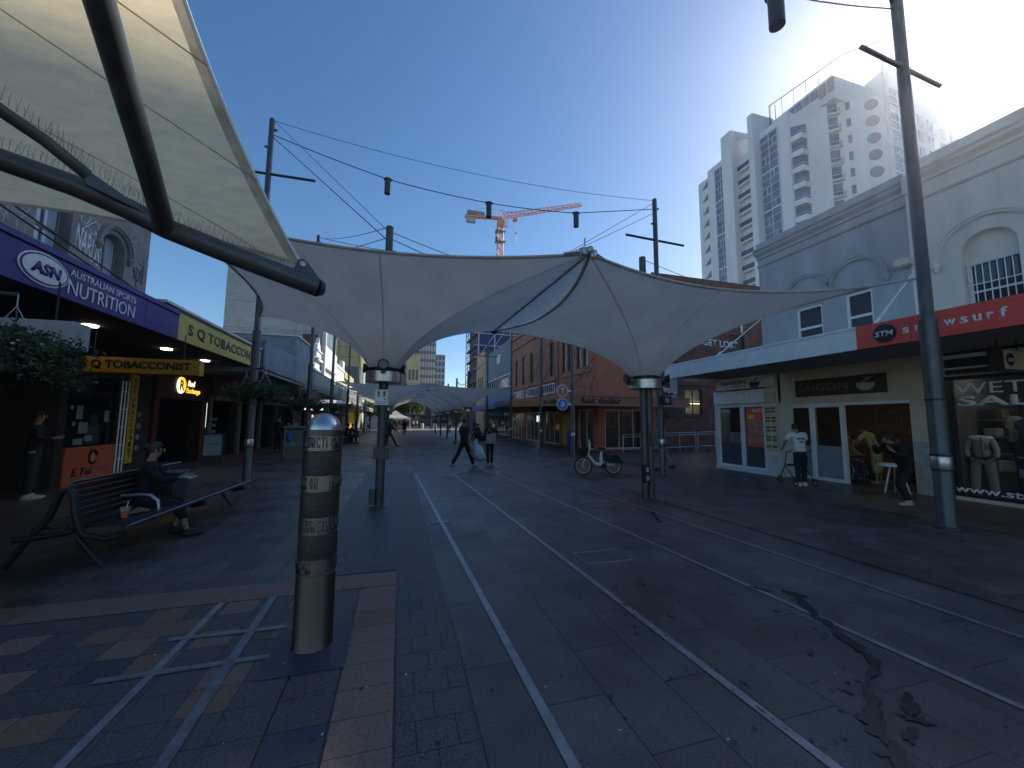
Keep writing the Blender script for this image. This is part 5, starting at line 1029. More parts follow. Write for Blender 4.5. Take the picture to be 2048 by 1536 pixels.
# second group of canopies further along the mall
order = ['second', 'third', 'fourth', 'fifth', 'sixth']
for k in range(5):
    y = 27.9+k*5.25; dx = -.12*k; g = 'farther cone canopies along the mall'
    zc = 4.0; lx, mx, rx = -3.7+dx, 1.95+dx, 7.5+dx; x1, x2 = -.82+dx, 4.75+dx
    c1 = canopy(x1, y, [(lx, y-2.58, zc), (mx, y-2.58, zc), (mx, y+2.58, zc), (lx, y+2.58, zc)], 'left cone canopy of the %s pair from the camera' % order[k], group=g, top=5.3, zr=2.6, ring_z=2.3)
    c2 = canopy(x2, y, [(mx, y-2.58, zc), (rx, y-2.58, zc), (rx, y+2.58, zc), (mx, y+2.58, zc)], 'right cone canopy of the %s pair from the camera' % order[k], group=g, top=5.3, zr=2.6, ring_z=2.3)
    infill((mx, y-2.58, zc), (mx, y+2.58, zc), None, None, c1, .5)
for k in (0, 1):
    pass
# warning sign on the left canopy post
ws_ = thing('warning_sign', 'small white sign with two black walking figures above writing on the canopy post', 'sign', (-.36, 7.86, 2.1)); f = Fr((0, 7.87, 0), (1, 0, 0))
b = MB(); b.fbox(f, -.485, -.235, 1.94, 2.24, -.01, 0); b.build('plate', M_white, ws_, bevel=.004)
b = MB()
for cx in (-.41, -.31): b.disc(f, cx, 2.212, .011, .001, .003); b.prism([f(cx+x, 2.2+z, .001) for x, z in ((-.012, 0), (.012, 0), (.03, -.04), (.012, -.03), (.014, -.055), (.026, -.1), (.012, -.1), (0, -.065), (-.014, -.1), (-.026, -.1), (-.012, -.055), (-.012, -.03), (-.03, -.045))], (0, -.002, 0))
b.disc(f, -.3, 2.05, .014, .001, .003); b.build('pictogram', M_letter_b, ws_)
text('WARNING MALL', f, -.455, 1.99, .19, .02, .001, M_letter_b, ws_, .001); text('APPROACHING', f, -.455, 1.96, .19, .02, .001, M_letter_b, ws_, .001)
b = MB(); b.tube([(-.365, 7.86, 2.25), (-.365, 7.7, 2.45), (-.34, 7.58, 2.55)], .006, 5); b.build('wire', M_dark, ws_)
b = MB(); b.box(-.47, -.19, 7.86, 8.08, .9, 1.12); tag(b.build('junction_box', M_pole2, bevel=.01), 'dark metal junction box clamped waist high on the left canopy post', 'junction box')
b = MB(); b.box(-.52, -.41, 7.9, 8.03, .05, .35); tag(b.build('power_box', M_pole2, bevel=.01), 'small dark box near the foot of the left canopy post', 'junction box')
# boxes and notices on the right posts
nb = thing('smoking_notice_box', 'dark blue no smoking notice on the light pole beside the right canopy post', 'sign', (7.85, 10.2, 2.2)); f = Fr((0, 10.24, 0), (1, 0, 0))
b = MB(); b.fbox(f, 7.88, 8.2, 2.18, 2.52, -.02, .02); b.build('plate', mat('navy_plate', (.02, .035, .06), .5), nb, bevel=.006)
b = MB(); b.tube([f(8.03+.06*math.cos(t*.4), 2.33+.06*math.sin(t*.4), .024) for t in range(16)], .01, 5, closed=True); b.tube([f(7.99, 2.37, .024), f(8.07, 2.29, .024)], .008, 4); b.build('no_smoking_ring', M_letter_w, nb); text('NO SMOKING', f, 7.93, 2.45, .22, .025, .021, M_letter_w, nb, .001)
b = MB(); b.fbox(f, 7.78, 7.88, 2.2, 2.46, -.03, .01); b.build('side_box', M_dark, nb)
b = MB(); b.fbox(f, 8.18, 8.44, 2.62, 3.02, -.01, .01); pn = b.build('paper_notice', mat('pale_notice', (.45, .47, .5), .6)); tag(pn, 'pale paper notice fixed above the no smoking plate on the light pole', 'notice'); b = MB(); b.disc(f, 8.31, 2.83, .05, .011, .013); b.build('notice_symbol', mat('grey_lettering', (.4, .4, .4)), pn)
b = MB(); b.box(5.1, 5.22, 7.28, 7.4, .35, .72); sv_ = b.build('power_outlet_box', M_black, bevel=.01); tag(sv_, 'small black outlet box with steel covers low on the right canopy post', 'outlet box')
for z in (.4, .58): b = MB(); b.box(5.13, 5.19, 7.265, 7.28, z, z+.1); b.build('steel_cover', M_galv, sv_)
b = MB(); b.box(5.3, 5.48, 7.3, 7.5, 1.15, 1.42); tag(b.build('meter_box', M_pole2, bevel=.01), 'grey metal box halfway up the right canopy post', 'junction box')

# ---------------------------------------------------------------- near canopy over the camera's left shoulder
nc = thing('tensile_shade_sail', 'large sunlit cream shade sail on dark steel arms filling the top left corner', 'shade sail', (-3, 4, 3))
M_sail = mat('cream_sail', (.98, .81, .50), .7, 0, .1, 3.5, .08, 30, tint2=(.78, .66, .44), trans=.8, stretch=(1.2, 5, 1)); M_sailhem = mat('sail_hem', (.55, .45, .32), .8, 0, .25, 5, trans=.45)
A = Vector((-1.32, 5.57, 3.68)); B = Vector((-2.11, 3.76, 5.77)); Cc = Vector((-5.16, 4.36, 5.38)); D = Vector((-5.43, 5.43, 3.91))
def bil(u, v):   # u from A side to D side, v from tip edge to far
    p = (A*(1-u)+D*u)*(1-v)+(B*(1-u)+Cc*u)*v
    p = p+Vector((-.10, .0, 0))*4*v*(1-v)*(1-u)+Vector((0, -.05, .17))*4*u*(1-u)*(1-v); p.z -= .1*16*u*(1-u)*v*(1-v); return p
us_ = [0, .035]+[.035+.965*i/26 for i in range(1, 26)]+[.985, 1]; vs_ = [0, .02]+[i/26 for i in range(1, 27)]
b = MB(); G = [[b.b.verts.new(bil(u, v)) for u in us_] for v in vs_]
for i in range(len(vs_)-1):
    for j in range(len(us_)-1): b.mi = 1 if j == 0 or i == 0 or j == len(us_)-2 else 0; b._f([G[i][j], G[i][j+1], G[i+1][j+1], G[i+1][j]])
b.mi = 1
for q0, q1 in (((.0, .36), (.62, .995)), ((.0, .72), (.3, .995)), ((.12, .03), (.95, .9))):
    P = [bil(q0[0]+(q1[0]-q0[0])*t/20, q0[1]+(q1[1]-q0[1])*t/20) for t in range(21)]
    for p, q in zip(P, P[1:]): n = (q-p).cross(Vector((0, 0, 1))).normalized()*.014; dn = Vector((.0, -.008, -.012)); b.quad(p-n+dn, p+n+dn, q+n+dn, q-n+dn)
b.build('membrane', [M_sail, M_sailhem], nc, smooth='all')
b = MB(); b.tube([bil(0, v/20) for v in range(21)], .016, 6); b.build('edge_rope', M_white, nc)
arm = [Vector(p) for p in ((-4.06, 4.43, 4.13), (-3.78, 4.72, 4.12), (-3.28, 4.85, 4.02), (-2.88, 4.95, 3.89), (-2.57, 5.03, 3.76), (-1.98, 5.24, 3.61), (-1.12, 5.53, 3.41))]
b = MB(); b.tube(arm, [.105, .105, .11, .112, .115, .12, .125], 20, caps=True); b.tube([arm[-1], arm[-1]+Vector((.06, .04, -.0))], [.125, .09], 20); b.build('main_arm', M_pole, nc, smooth=True)
J = Vector((-2.56, 4.95, 3.76)); b = MB(); b.tube([J, Vector((-2.24, 3.86, 4.07)), Vector((-2.01, 2.97, 4.41)), Vector((-1.94, 2.68, 4.52))], [.095, .09, .088, .088], 18); b.build('strut', M_pole, nc, smooth=True)
b = MB(); b.tube([Vector((-3.01, 4.56, 4.01)), Vector((-3.19, 4.33, 4.16)), Vector((-3.38, 4.17, 4.27)), Vector((-3.53, 3.79, 4.36))], .055, 12)
b.prism([(-3.06, 4.62, 3.93), (-3.06, 4.55, 4.07), (-2.94, 4.8, 4.0), (-2.68, 4.98, 3.84), (-2.8, 4.9, 3.86)], (.03, -.03, .0)); b.build('upper_beam', M_pole, nc, smooth=True)
b = MB(); tp = arm[-1]; d0 = (arm[-1]-arm[-2]).normalized(); f0 = d0.cross(Vector((0, 0, 1))).normalized()
for s in (-.05, .03): b.prism([tp+f0*s+d0*x+Vector((0, 0, z)) for x, z in ((-.3, .1), (-.26, .25), (-.19, .29), (-.12, .25), (.02, .1))], f0*.02)
b.build('clevis', M_pole, nc); b = MB(); b.tube([tp+d0*-.2+Vector((0, 0, .21))-f0*.08, tp+d0*-.2+Vector((0, 0, .21))+f0*.08], .035, 12); b.tube([tp+d0*-.2+Vector((0, 0, .21)), A], .018, 6); b.build('pin', M_galv, nc)
b = MB(); r9 = random.Random(11)
def spikes(P, n, L, rad, nrm):
    for k in range(n):
        t = k/n*(len(P)-1); i = int(t); p = P[i].lerp(P[i+1], t-i)+Vector((0, 0, rad))
        for s in (-1, 1): b.tube([p, p+Vector((s*.035+r9.gauss(0, .01), -s*.03+r9.gauss(0, .01), L*r9.uniform(.75, 1.1)))], .0015, 3, False)
spikes(arm[1:6]+[arm[6]-Vector((.3, .1, -.02))], 62, .12, .12, None); spikes([Vector((-3.5, 3.9, 4.36)), Vector((-3.19, 4.33, 4.17)), Vector((-3.01, 4.56, 4.02)), Vector((-2.7, 4.9, 3.9))], 36, .12, .06, None); b.build('bird_spikes', M_dark, nc)
b = MB(); b.tube([(-4.2, 4.2, 0), (-4.2, 4.2, 4.2)], .14, 18); b.build('post', M_pole, nc, smooth=True)
# dark equipment cluster on the post at far left edge
ps = thing('speaker_post', 'dark post at the left picture edge with floodlights and a loudspeaker clamped on', 'post', (-5.0, 4.55, 0))
b = MB(); b.tube([(-4.95, 4.75, 0), (-4.95, 4.75, 5.2)], .1, 14); b.build('post', M_pole, ps, smooth=True)
b = MB(); b.box(-4.9, -4.72, 4.75, 4.95, 3.0, 3.16); b.tube([(-4.85, 4.8, 2.9), (-4.7, 4.7, 2.8)], [.06, .09], 12); b.tube([(-4.85, 4.8, 2.6), (-4.72, 4.72, 2.5)], [.05, .08], 12); b.prism([(-4.95, 4.8, 3.25), (-4.6, 4.9, 3.2), (-4.6, 5.0, 3.2), (-4.95, 4.95, 3.25)], (0, 0, .05)); b.build('floodlights', M_dark, ps)

# ---------------------------------------------------------------- catenary wires and hanging lamps
def cable(pts, r, label, group='thin overhead wires'):
    b = MB(); P = []
    for (p, q, sg) in pts:
        p, q = Vector(p), Vector(q)
        for k in range(15): t = k/14; P.append(p.lerp(q, t)-Vector((0, 0, sg*4*t*(1-t))))
    b.tube(P, r, 5); tag(b.build('overhead_wire', M_dark), label, 'wire', group)
La = [(-.59, 11.45, 8.8), (2.42, 11.07, 8.36), (5.2, 10.72, 8.3)]
PL, PR = (-3.75, 11.84, 9.78), (7.85, 10.4, 8.7)
cable([(PL, La[0], .03), (La[0], La[1], .04), (La[1], La[2], .04), (La[2], PR, .0)], .013, 'main lamp cable strung from the left pole to the right pole')
cable([((-3.75, 11.84, 10.22), (7.85, 10.4, 9.0), .35)], .007, 'thin upper support wire above the hanging lamps')
cable([((-3.75, 11.84, 10.2), (-.4, 8.0, 5.55), 0)], .007, 'steep thin wire from the left pole top to the left canopy mast'); cable([((-3.75, 11.84, 9.7), (-.4, 8.0, 5.35), 0)], .011, 'steep thicker wire from the left pole to the left canopy mast')
cable([((-3.9, 18.8, 10.0), (-.35, 7.97, 5.6), .15)], .009, 'wire from the second left pole to the left canopy mast'); cable([((-.3, 7.97, 5.5), (2.6, 8.2, 4.9), .05), ((2.6, 8.2, 4.9), (7.85, 10.4, 8.9), 0)], .008, 'wire rising from the left mast over the apex to the right pole')
cable([((2.5, 8.3, 4.95), (7.85, 10.4, 8.55), 0)], .008, 'lower wire rising to the right pole from the canopy apex'); cable([((5.3, 7.42, 5.4), (11.9, 9.2, 5.3), .1)], .008, 'wire from the right canopy mast to the grey wall')
cable([((-.3, 7.97, 5.35), (1.0, 6.2, 4.1), 0)], .008, 'short wire from the left mast to the front hem of the canopy'); cable([((-.4, 7.97, 5.35), (-1.4, 6.4, 4.1), 0)], .008, 'short wire from the left mast running left down to the canopy hem')
L3 = [(-.52, 18.2, 9.5), (2.82, 17.59, 9.35), (6.3, 16.95, 9.3)]
cable([((-3.85, 18.8, 10.0), L3[0], .05), (L3[0], L3[1], .1), (L3[1], L3[2], .1), (L3[2], (7.8, 16.7, 9.15), 0)], .014, 'lamp cable between the second pair of poles')
cable([((-3.7, 5.5, 9.4), (5.9, 4.42, 8.95), .1), ((5.9, 4.42, 8.95), (8.4, 4.14, 9.18), .05)], .011, 'lamp cable over the camera reaching the nearest right pole')
cable([((5.2, 29, 5.2), (8.4, 37.9, 7.8), 0)], .03, 'far wire from a canopy mast to the pole in the sky gap'); cable([((4.7, 34, 5.2), (5.2, 29, 5.2), .6)], .03, 'far slack wire between canopy masts')
def lamp(p, L, r, label):
    x, y, z = p; t = thing('hanging_lamp', label, 'hanging lamp', p, 'cylinder lamps hung on overhead wires'); b = MB(); b.lathe([(r*1.25, z-.02), (r*1.25, z), (r, z+.001)][:0] or [(r*.86, z-L), (r, z-L), (r, z-.03), (r*1.3, z-.03), (r*1.3, z), (r*.2, z+.01)], (x, y, 0), 18); b.build('housing', mat('lamp_housing', (.05, .06, .06), .5, .2), t, smooth=True)
    b = MB(); b.lathe([(r*.8, z-L-.002), (r*.8, z-L+.01)], (x, y, 0), 18); b.build('lens', mat('lamp_lens', (.1, .1, .1)), t); b = MB(); b.tube([(x-r*1.6, y, z+.015), (x+r*1.6, y, z+.015)], .012, 6); b.build('clip', M_dark, t)
for p, s in zip(La, ('left of the three cylinder lamps in the sky, near the left pole', 'cylinder lamp hanging in front of the crane counter jib', 'cylinder lamp right of the crane jib tip')): lamp(p, .46, .085, s)
lamp((5.9, 4.42, 8.95), .62, .12, 'nearest cylinder lamp cut by the top picture edge')
for p, s in zip(L3, ('small cylinder lamp half hidden by the left canopy mast', 'small cylinder lamp just above the canopy hem near the crane mast', 'small cylinder lamp hidden behind the canopy apex')): lamp(p, .5, .1, s)

# ---------------------------------------------------------------- street furniture
bo = thing('steel_bollard', 'big brushed steel bollard with domed cap and raised JUNCTION bands in the foreground', 'bollard', (-.565, 3.3, 0)); bx_, by_ = -.565, 3.3
M_bs = mat('bollard_steel', (.12, .108, .095), .45, 1, .12, 3, .03, 160); M_bsl = mat('bollard_band_steel', (.26, .245, .225), .35, 1, .2, 8, .05, 90, stretch=(1, 1, 10))
M_lett = mat('bollard_letter_steel', (.2, .185, .16), .45, 1, .2, 8)
M_tape = mat('black_adhesive_wrap', (.02, .018, .015), .45, 0, .5, 9, .5, 25, tint2=(.045, .04, .032), stretch=(1, 1, 5))
b = MB(); b.lathe([(0.1428, 0), (0.1403, .012), (0.1360, .02), (0.1343, 1.5), (0.1360, 1.53), (0.1394, 1.532), (0.1394, 1.572), (0.1258, 1.574)], (bx_, by_, 0), 64); b.build('body', M_bs, bo, smooth=True)
b = MB(); b.lathe([(0.1360, 1.573)]+[((.125)*math.cos(a), 1.575+.125*math.sin(a)) for a in [k*math.pi/24 for k in range(12)]]+[(.004, 1.7)], (bx_, by_, 0), 64); b.build('dome_cap', mat('dome_steel', (.5, .5, .52), .32, 1, .1, 6), bo, smooth=True)
bands = [(1.422, 1.526), (1.122, 1.23), (.815, .929), (.52, .632)]
for k, (z0, z1) in enumerate(bands):
    b = MB(); b.lathe([(0.1343, z0-.004), (0.1411, z0-.003), (0.1411, z0+.006), (0.1368, z0+.008), (0.1368, z1-.008), (0.1411, z1-.006), (0.1411, z1+.003), (0.1343, z1+.004)], (bx_, by_, 0), 64, False); bd = b.build('lettered_band', M_bsl, bo, smooth=True)
    for a0, s in (((-136, -193, -124, -200)[k], 'JUNCTION'), ((20, -52, 40, 10)[k], 'JUNCTION')):
        for j, ch in enumerate(s):
            a = R(a0+j*14); f = Fr((bx_+(.1375)*math.cos(a), by_+(.1375)*math.sin(a), 0), (-math.sin(a), math.cos(a), 0))
            f.n = Vector((math.cos(a), math.sin(a), 0)); text(ch, f, -.012, z0+.018, .024 if ch != 'I' else .007, .084, 0, M_lett, bd, .006, bold=.03)
for z0, z1 in ((1.235, 1.417), (.934, 1.117), (.637, .81)): b = MB(); b.lathe([(0.1356, z0), (0.1362, z0+.002), (0.1362, z1-.002), (0.1356, z1)], (bx_, by_, 0), 64, False); b.build('black_wrap', M_tape, bo, smooth=True)

# bench
be = thing('park_bench', 'long dark slatted back to back bench with cast frame and curved steel armrest', 'bench', (-3.6, 6.6, 0))
dB = Vector((.035, .999, 0)); nB = Vector((.999, -.035, 0)); oB = Vector((-3.53, 5.4, 0))
def bp(l, w_, z): return oB+dB*l+nB*w_+Vector((0, 0, z))
M_slat = mat('bench_slats', (.016, .017, .02), .4, 0, .3, 6, .1, 40, stretch=(1, .1, 1)); M_cast = mat('cast_frame', (.018, .019, .02), .5, .2)
def slat(name, l0, l1, w0, z0, w1, z1, th, par, mt=M_slat):
    a = Vector((w1-w0, z1-z0)); a.normalize(); n = Vector((-a.y, a.x))*th; b = MB(); q = [(w0, z0), (w1, z1), (w1+n.x, z1+n.y), (w0+n.x, z0+n.y)]
    b.prism([bp(l0, w, z) for w, z in q], dB*(l1-l0)); return b.build(name, mt, par, bevel=.004)
for s in (1, -1):
    for k in range(6): w = .12+k*.075; slat('seat_slat', .2, 3.4, s*w+.2*(s < 0)-.0, .42, s*(w+.06)+.2*(s < 0), .42+.003*k, .028 if s > 0 else -.028, be)
for k in range(6): z = .5+k*.068; slat('back_slat', .2, 2.2, .09-k*.012, z, .08-k*.012, z+.055, .02, be)
b = MB(); b.tube([bp(.15, .6, .425), bp(3.45, .6, .425)], .028, 10); b.build('front_rail', mat('steel_tube', (.09, .095, .11), .3, .7), be, smooth=True)
b = MB(); b.tube([bp(.18, .02, .93), bp(2.25, .02, .93)], .022, 10); b.build('top_rail', mat('steel_tube', (.09, .095, .11)), be, smooth=True)
for l in (.15, 1.9, 3.3):
    b = MB(); b.tube([bp(l, -.4, .36), bp(l, .1, .38), bp(l, .2, .36), bp(l, .42, .3), bp(l, .58, .34)] if l > 3 else [bp(l, -.45, .05), bp(l, -.3, .3), bp(l, -.12, .55), bp(l, -.04, .82), bp(l, .03, .86), bp(l, .08, .8), bp(l, .12, .55), bp(l, .2, .36), bp(l, .42, .3), bp(l, .58, .34)], .035, 8); b.tube([bp(l, .12, .4), bp(l, -.15, .36), bp(l, -.4, .34)], .03, 8); b.tube([bp(l, .15, .34), bp(l, .3, .15), bp(l, .42, 0)], .03, 8); b.build('frame', M_cast, be, smooth=True)
b = MB(); b.tube([bp(.85, .1, .66), bp(.85, .3, .665), bp(.85, .42, .65), bp(.85, .5, .58), bp(.85, .52, .46)], .02, 10); b.build('armrest', mat('bright_tube', (.4, .42, .45), .3, .8), be, smooth=True)
cu_ = thing('drink_cup', 'clear plastic cup of orange drink with a straw left on the bench seat', 'cup', tuple(bp(.5, .36, .455)))
p = bp(.5, .36, .455); b = MB(); b.lathe([(.032, p.z), (.045, p.z+.085)], p-Vector((0, 0, p.z)), 16); b.build('drink', mat('orange_drink', (.5, .16, .07), .3), cu_, smooth=True)
b = MB(); b.lathe([(.046, p.z+.085), (.05, p.z+.12), (.052, p.z+.122)], p-Vector((0, 0, p.z)), 16, False); b.build('rim', mat('clear_plastic', (.4, .38, .36), .2), cu_); b = MB(); b.tube([p+Vector((0, 0, .05)), p+Vector((.02, .01, .19))], .005, 6); b.build('straw', M_white, cu_)
p = bp(.75, .36, .46); b = MB(); b.prism([p+Vector(v) for v in ((-.06, -.09, 0), (.06, -.08, .02), (.07, .09, 0), (-.05, .08, .03))], (0, 0, .025)); tag(b.build('snack_wrapper', mat('brown_wrapper', (.3, .2, .12), .7)), 'crumpled brown snack wrapper on the bench beside the drink', 'wrapper')
b = MB(); b.box(-4.3, -4.0, 7.55, 8.0, .45, .9); tag(b.build('shopping_box', mat('dark_blue_box', (.03, .035, .05), .6), bevel=.02), 'dark box resting on the far side of the bench behind the seated woman', 'box') if False else b.b.free()
b = MB(); b.lathe([(.2, 0), (.2, .04), (.16, .06), (.16, .62), (.2, .66), (.19, .74), (.1, .8), (.01, .81)], (-3.38, 4.1, 0), 24); tag(b.build('round_top_post', mat('pale_cast', (.16, .16, .15), .6), smooth=True), 'rounded grey post end cut by the left picture edge in front of the bench', 'post')

# litter bin
lbn = thing('litter_bin', 'square perforated metal litter bin with a blue bag behind the steel bollard', 'bin', (-4.1, 18.2, 0)); FBn = Fr((0, 17.9, 0), (1, 0, 0))
b = MB(); b.fbox(FBn, -4.55, -3.6, .1, 1.3, -.6, 0); b.fbox(FBn, -4.6, -3.55, 1.3, 1.36, -.65, .05); b.fbox(FBn, -4.5, -3.65, 0, .1, -.5, -.05); b.build('casing', mat('beige_metal', (.2, .2, .18), .6), lbn, bevel=.01)
b = MB()
for i in range(10):
    for j in range(6): b.fbox(FBn, -4.47+i*.085, -4.43+i*.085, .15+j*.07, .19+j*.07, 0, .004); b.fbox(FBn, -4.47+i*.085, -4.43+i*.085, .75+j*.07, .79+j*.07, 0, .004)
b.fbox(FBn, -4.45, -3.7, 1.2, 1.27, 0, .005); b.build('perforation', M_black, lbn)
b = MB(); b.ell((-4.33, 17.83, .92), (.09, .05, .25), 12, 8); b.build('blue_bag', mat('blue_plastic_bag', (.02, .1, .4), .3), lbn, smooth='all')

# hanging baskets
def basket(x, y, z, R_, label, n, parent_arm, seed, flowers=True):
    t = thing('hanging_basket', label, 'hanging basket', (x, y, z), 'flower baskets hung on the left poles'); rr = random.Random(seed)
    b = MB(); b.lathe([(.04, z-.28), (.2, z-.2), (.27, z), (.25, z)], (x, y, 0), 16); b.build('bowl', M_black, t, smooth=True)
    for nm, mm_, cnt in (('foliage', mat('basket_leaf', (.045, .08, .04), .7, 0, .4, 6, trans=.2), n), ('pale_foliage', mat('basket_leaf_pale', (.09, .13, .07), .7, 0, .4, 6, trans=.2), n//4)):
        b = MB()
        for k in range(cnt):
            a = rr.random()*6.283; q = rr.random()**.5; e = rr.gauss(0, .35)
            c = Vector((x+R_*q*math.cos(a)*1.15, y+R_*q*math.sin(a)*1.15, z+.08-.42*q*q*rr.random()+.22*rr.random()*(1-q*.6)+.04*math.sin(a*5)))
            if rr.random() < .12: c += (c-Vector((x, y, z)))*rr.uniform(.1, .35)
            s = rr.uniform(.025, .05); v1 = Vector((rr.gauss(0, 1), rr.gauss(0, 1), rr.gauss(0, .7))).normalized()*s*(.6 if n > 2000 else .9); v2 = v1.cross(Vector((rr.gauss(0, 1), rr.gauss(0, 1), rr.gauss(0, 1)))).normalized()*s*(.27 if n > 2000 else .4)
            b.quad(c-v1, c-v2, c+v1, c+v2)
        b.build(nm, mm_, t, recalc=False)
    if flowers:
        b = MB()
        for k in range(26): a = rr.random()*6.283; q = rr.uniform(.6, 1.05); b.ell((x+R_*q*math.cos(a), y+R_*q*math.sin(a), z+.08+rr.gauss(0, .05)), (.018, .018, .012), 6, 4)
        b.build('blossom', mat('white_blossom', (.55, .55, .62), .7), t)
    b = MB()
    for a in (0, 2.1, 4.2): b.tube([(x+.25*math.cos(a), y+.25*math.sin(a), z), (x, y, z+.5)], .005, 4)
    b.tube([(x, y, z+.5), (x, y, z+.62)], .006, 4); b.build('chain', M_galv, t)
    if parent_arm: b = MB(); b.tube([(parent_arm[0], parent_arm[1], z+.62), (x, y, z+.62)], .02, 6); b.build('bracket', M_pole, t)
    return t
basket(-3.8, 5.1, 2.28, .44, 'nearest flower basket with white blossoms, at the left picture edge', 7000, (-4.9, 4.75), 1)
basket(-3.45, 11.45, 2.38, .52, 'flower basket on the right of the nearest left light pole', 1500, (-3.83, 11.86), 2, False)
basket(-4.15, 12.3, 2.38, .5, 'flower basket on the left of the nearest left light pole', 1300, (-3.83, 11.86), 3, False)
basket(-3.5, 18.5, 2.3, .5, 'flower basket on the right of the second left light pole', 1000, (-3.89, 18.82), 4, False)
basket(-4.3, 19.0, 2.3, .5, 'flower basket on the left of the second left light pole', 1000, (-3.89, 18.82), 5, False)
basket(-3.8, 25.0, 2.35, .48, 'small round flower basket on the third left light pole', 800, (-4.0, 25.25), 6, False)

# ---------------------------------------------------------------- electric hire bicycle
bk = thing('hire_bicycle', 'white electric hire bicycle with yellow rims and black basket parked on its stand', 'bicycle', (6.0, 10.9, 0)); ang = -.1
du = Vector((math.cos(ang), math.sin(ang), 0)); dn_ = Vector((-du.y, du.x, 0)); o0 = Vector((5.35, 10.95, 0))
def k_(u, z, s=0): return o0+du*u+dn_*s+Vector((0, 0, z))
M_bw = mat('bike_white', (.66, .67, .66), .35, 0, .06); M_rim = mat('yellow_rim', (.48, .44, .2), .5)
wr = .27; hubs = (.12, 1.12)
for i, u in enumerate(hubs):
    yaw_ = .5 if i == 0 else 0; e = (du*math.cos(yaw_)-dn_*math.sin(yaw_)*1); P = lambda a, r: k_(u, wr+.02)+e*(r*math.cos(a))+Vector((0, 0, r*math.sin(a)))
    wh = MB(); wh.tube([P(a, wr-.01) for a in [j*math.pi/16 for j in range(32)]], .026, 8, closed=True); w_o = wh.build('wheel', M_black, bk, smooth='all')
    b = MB(); b.tube([P(a, wr-.045) for a in [j*math.pi/16 for j in range(32)]], .017, 6, closed=True); b.build('rim', M_rim, w_o, smooth='all')
    b = MB()
    for j in range(10): a = j*.628; b.tube([P(a, .03), P(a, wr-.05)], .006, 4)
    side = e.cross(Vector((0, 0, 1))); b.tube([k_(u, wr+.02)-side*.05, k_(u, wr+.02)+side*.05], .035, 10); b.build('spokes', M_rim, w_o)
def bar(pts, r, name, mt, n=10): b = MB(); b.tube(pts, r, n); return b.build(name, mt, bk, smooth=True)
bar([k_(.12, wr+.03, .06), k_(.2, .52, .05), k_(.27, .6, 0)], .02, 'fork', M_bw); bar([k_(.27, .58), k_(.33, .85), k_(.34, 1.02), k_(.3, 1.08)], [.035, .04, .04, .035], 'steering_column', M_bw)
bar([k_(.28, .62), k_(.36, .52), k_(.48, .38), k_(.6, .33), k_(.74, .34)], [.035, .045, .05, .05, .05], 'frame', M_bw); bar([k_(.7, .3), k_(.72, .42), k_(.7, .6), k_(.73, .72)], [.06, .065, .04, .03], 'seat_tube', M_bw); bar([k_(.72, .36, .05), k_(1.0, .32, .05), k_(1.14, .3, .05)], [.045, .04, .03], 'chainstay', M_bw)
bar([k_(.73, .7), k_(.75, .78)], .016, 'seat_post', M_black); b = MB(); b.prism([k_(.62, .79, -.02), k_(.66, .8, -.03), k_(.84, .78, -.08), k_(.86, .78, 0), k_(.84, .78, .08), k_(.66, .8, .03), k_(.62, .79, .02)], (0, 0, .045)); b.build('saddle', M_black, bk, bevel=.015)
bar([k_(.2, 1.06, .28), k_(.27, 1.08, .12), k_(.3, 1.07, 0), k_(.36, 1.02, -.12), k_(.44, .97, -.3)], .014, 'handlebar', M_black)
b = MB(); q0 = [k_(-.02, .6, -.13), k_(.2, .6, -.13), k_(.2, .6, .13), k_(-.02, .6, .13)]; q1 = [k_(-.08, .82, -.17), k_(.25, .86, -.17), k_(.25, .86, .17), k_(-.08, .82, .17)]; V0 = [b.b.verts.new(p) for p in q0]; V1 = [b.b.verts.new(p) for p in q1]
b._f(V0[::-1])
for i in range(4): b._f([V0[i], V0[(i+1) % 4], V1[(i+1) % 4], V1[i]])
bas = b.build('basket', M_black, bk, solid=1); sdm = bas.modifiers.new('thick', 'SOLIDIFY'); sdm.thickness = .012
b = MB(); b.fbox(Fr(k_(.76, 0, -.05), du), 0, .15, .45, .68, 0, .1); b.build('battery', M_black, bk, bevel=.02)
b = MB(); pts = [(.94, .36), (.92, .44), (.98, .55), (1.08, .62), (1.2, .62), (1.33, .55), (1.4, .44), (1.43, .34), (1.38, .36), (1.1, .38)]; b.prism([k_(u, z, -.045) for u, z in pts], dn_*.09); b.build('rear_mudguard', M_black, bk, bevel=.01)
b = MB(); b.tube([k_(.76, .3, -.09), k_(.76, .3, .09)], .07, 18); b.build('motor', M_black, bk, smooth=True); bar([k_(.8, .26), k_(.73, .02, .06)], .012, 'stand', M_black); bar([k_(.8, .26), k_(.81, .01, -.1)], .012, 'stand', M_black)
bar([k_(.76, .3, -.1), k_(.68, .27, -.11), k_(.64, .26, -.13)], .012, 'crank', M_black); bar([k_(.3, .42), k_(.43, .3), k_(.41, .22)], .01, 'front_mudguard', M_black)
text('LIME', Fr(k_(.34, 0, -.06), du), .04, .42, .14, .06, 0, M_galv, bk) if False else None

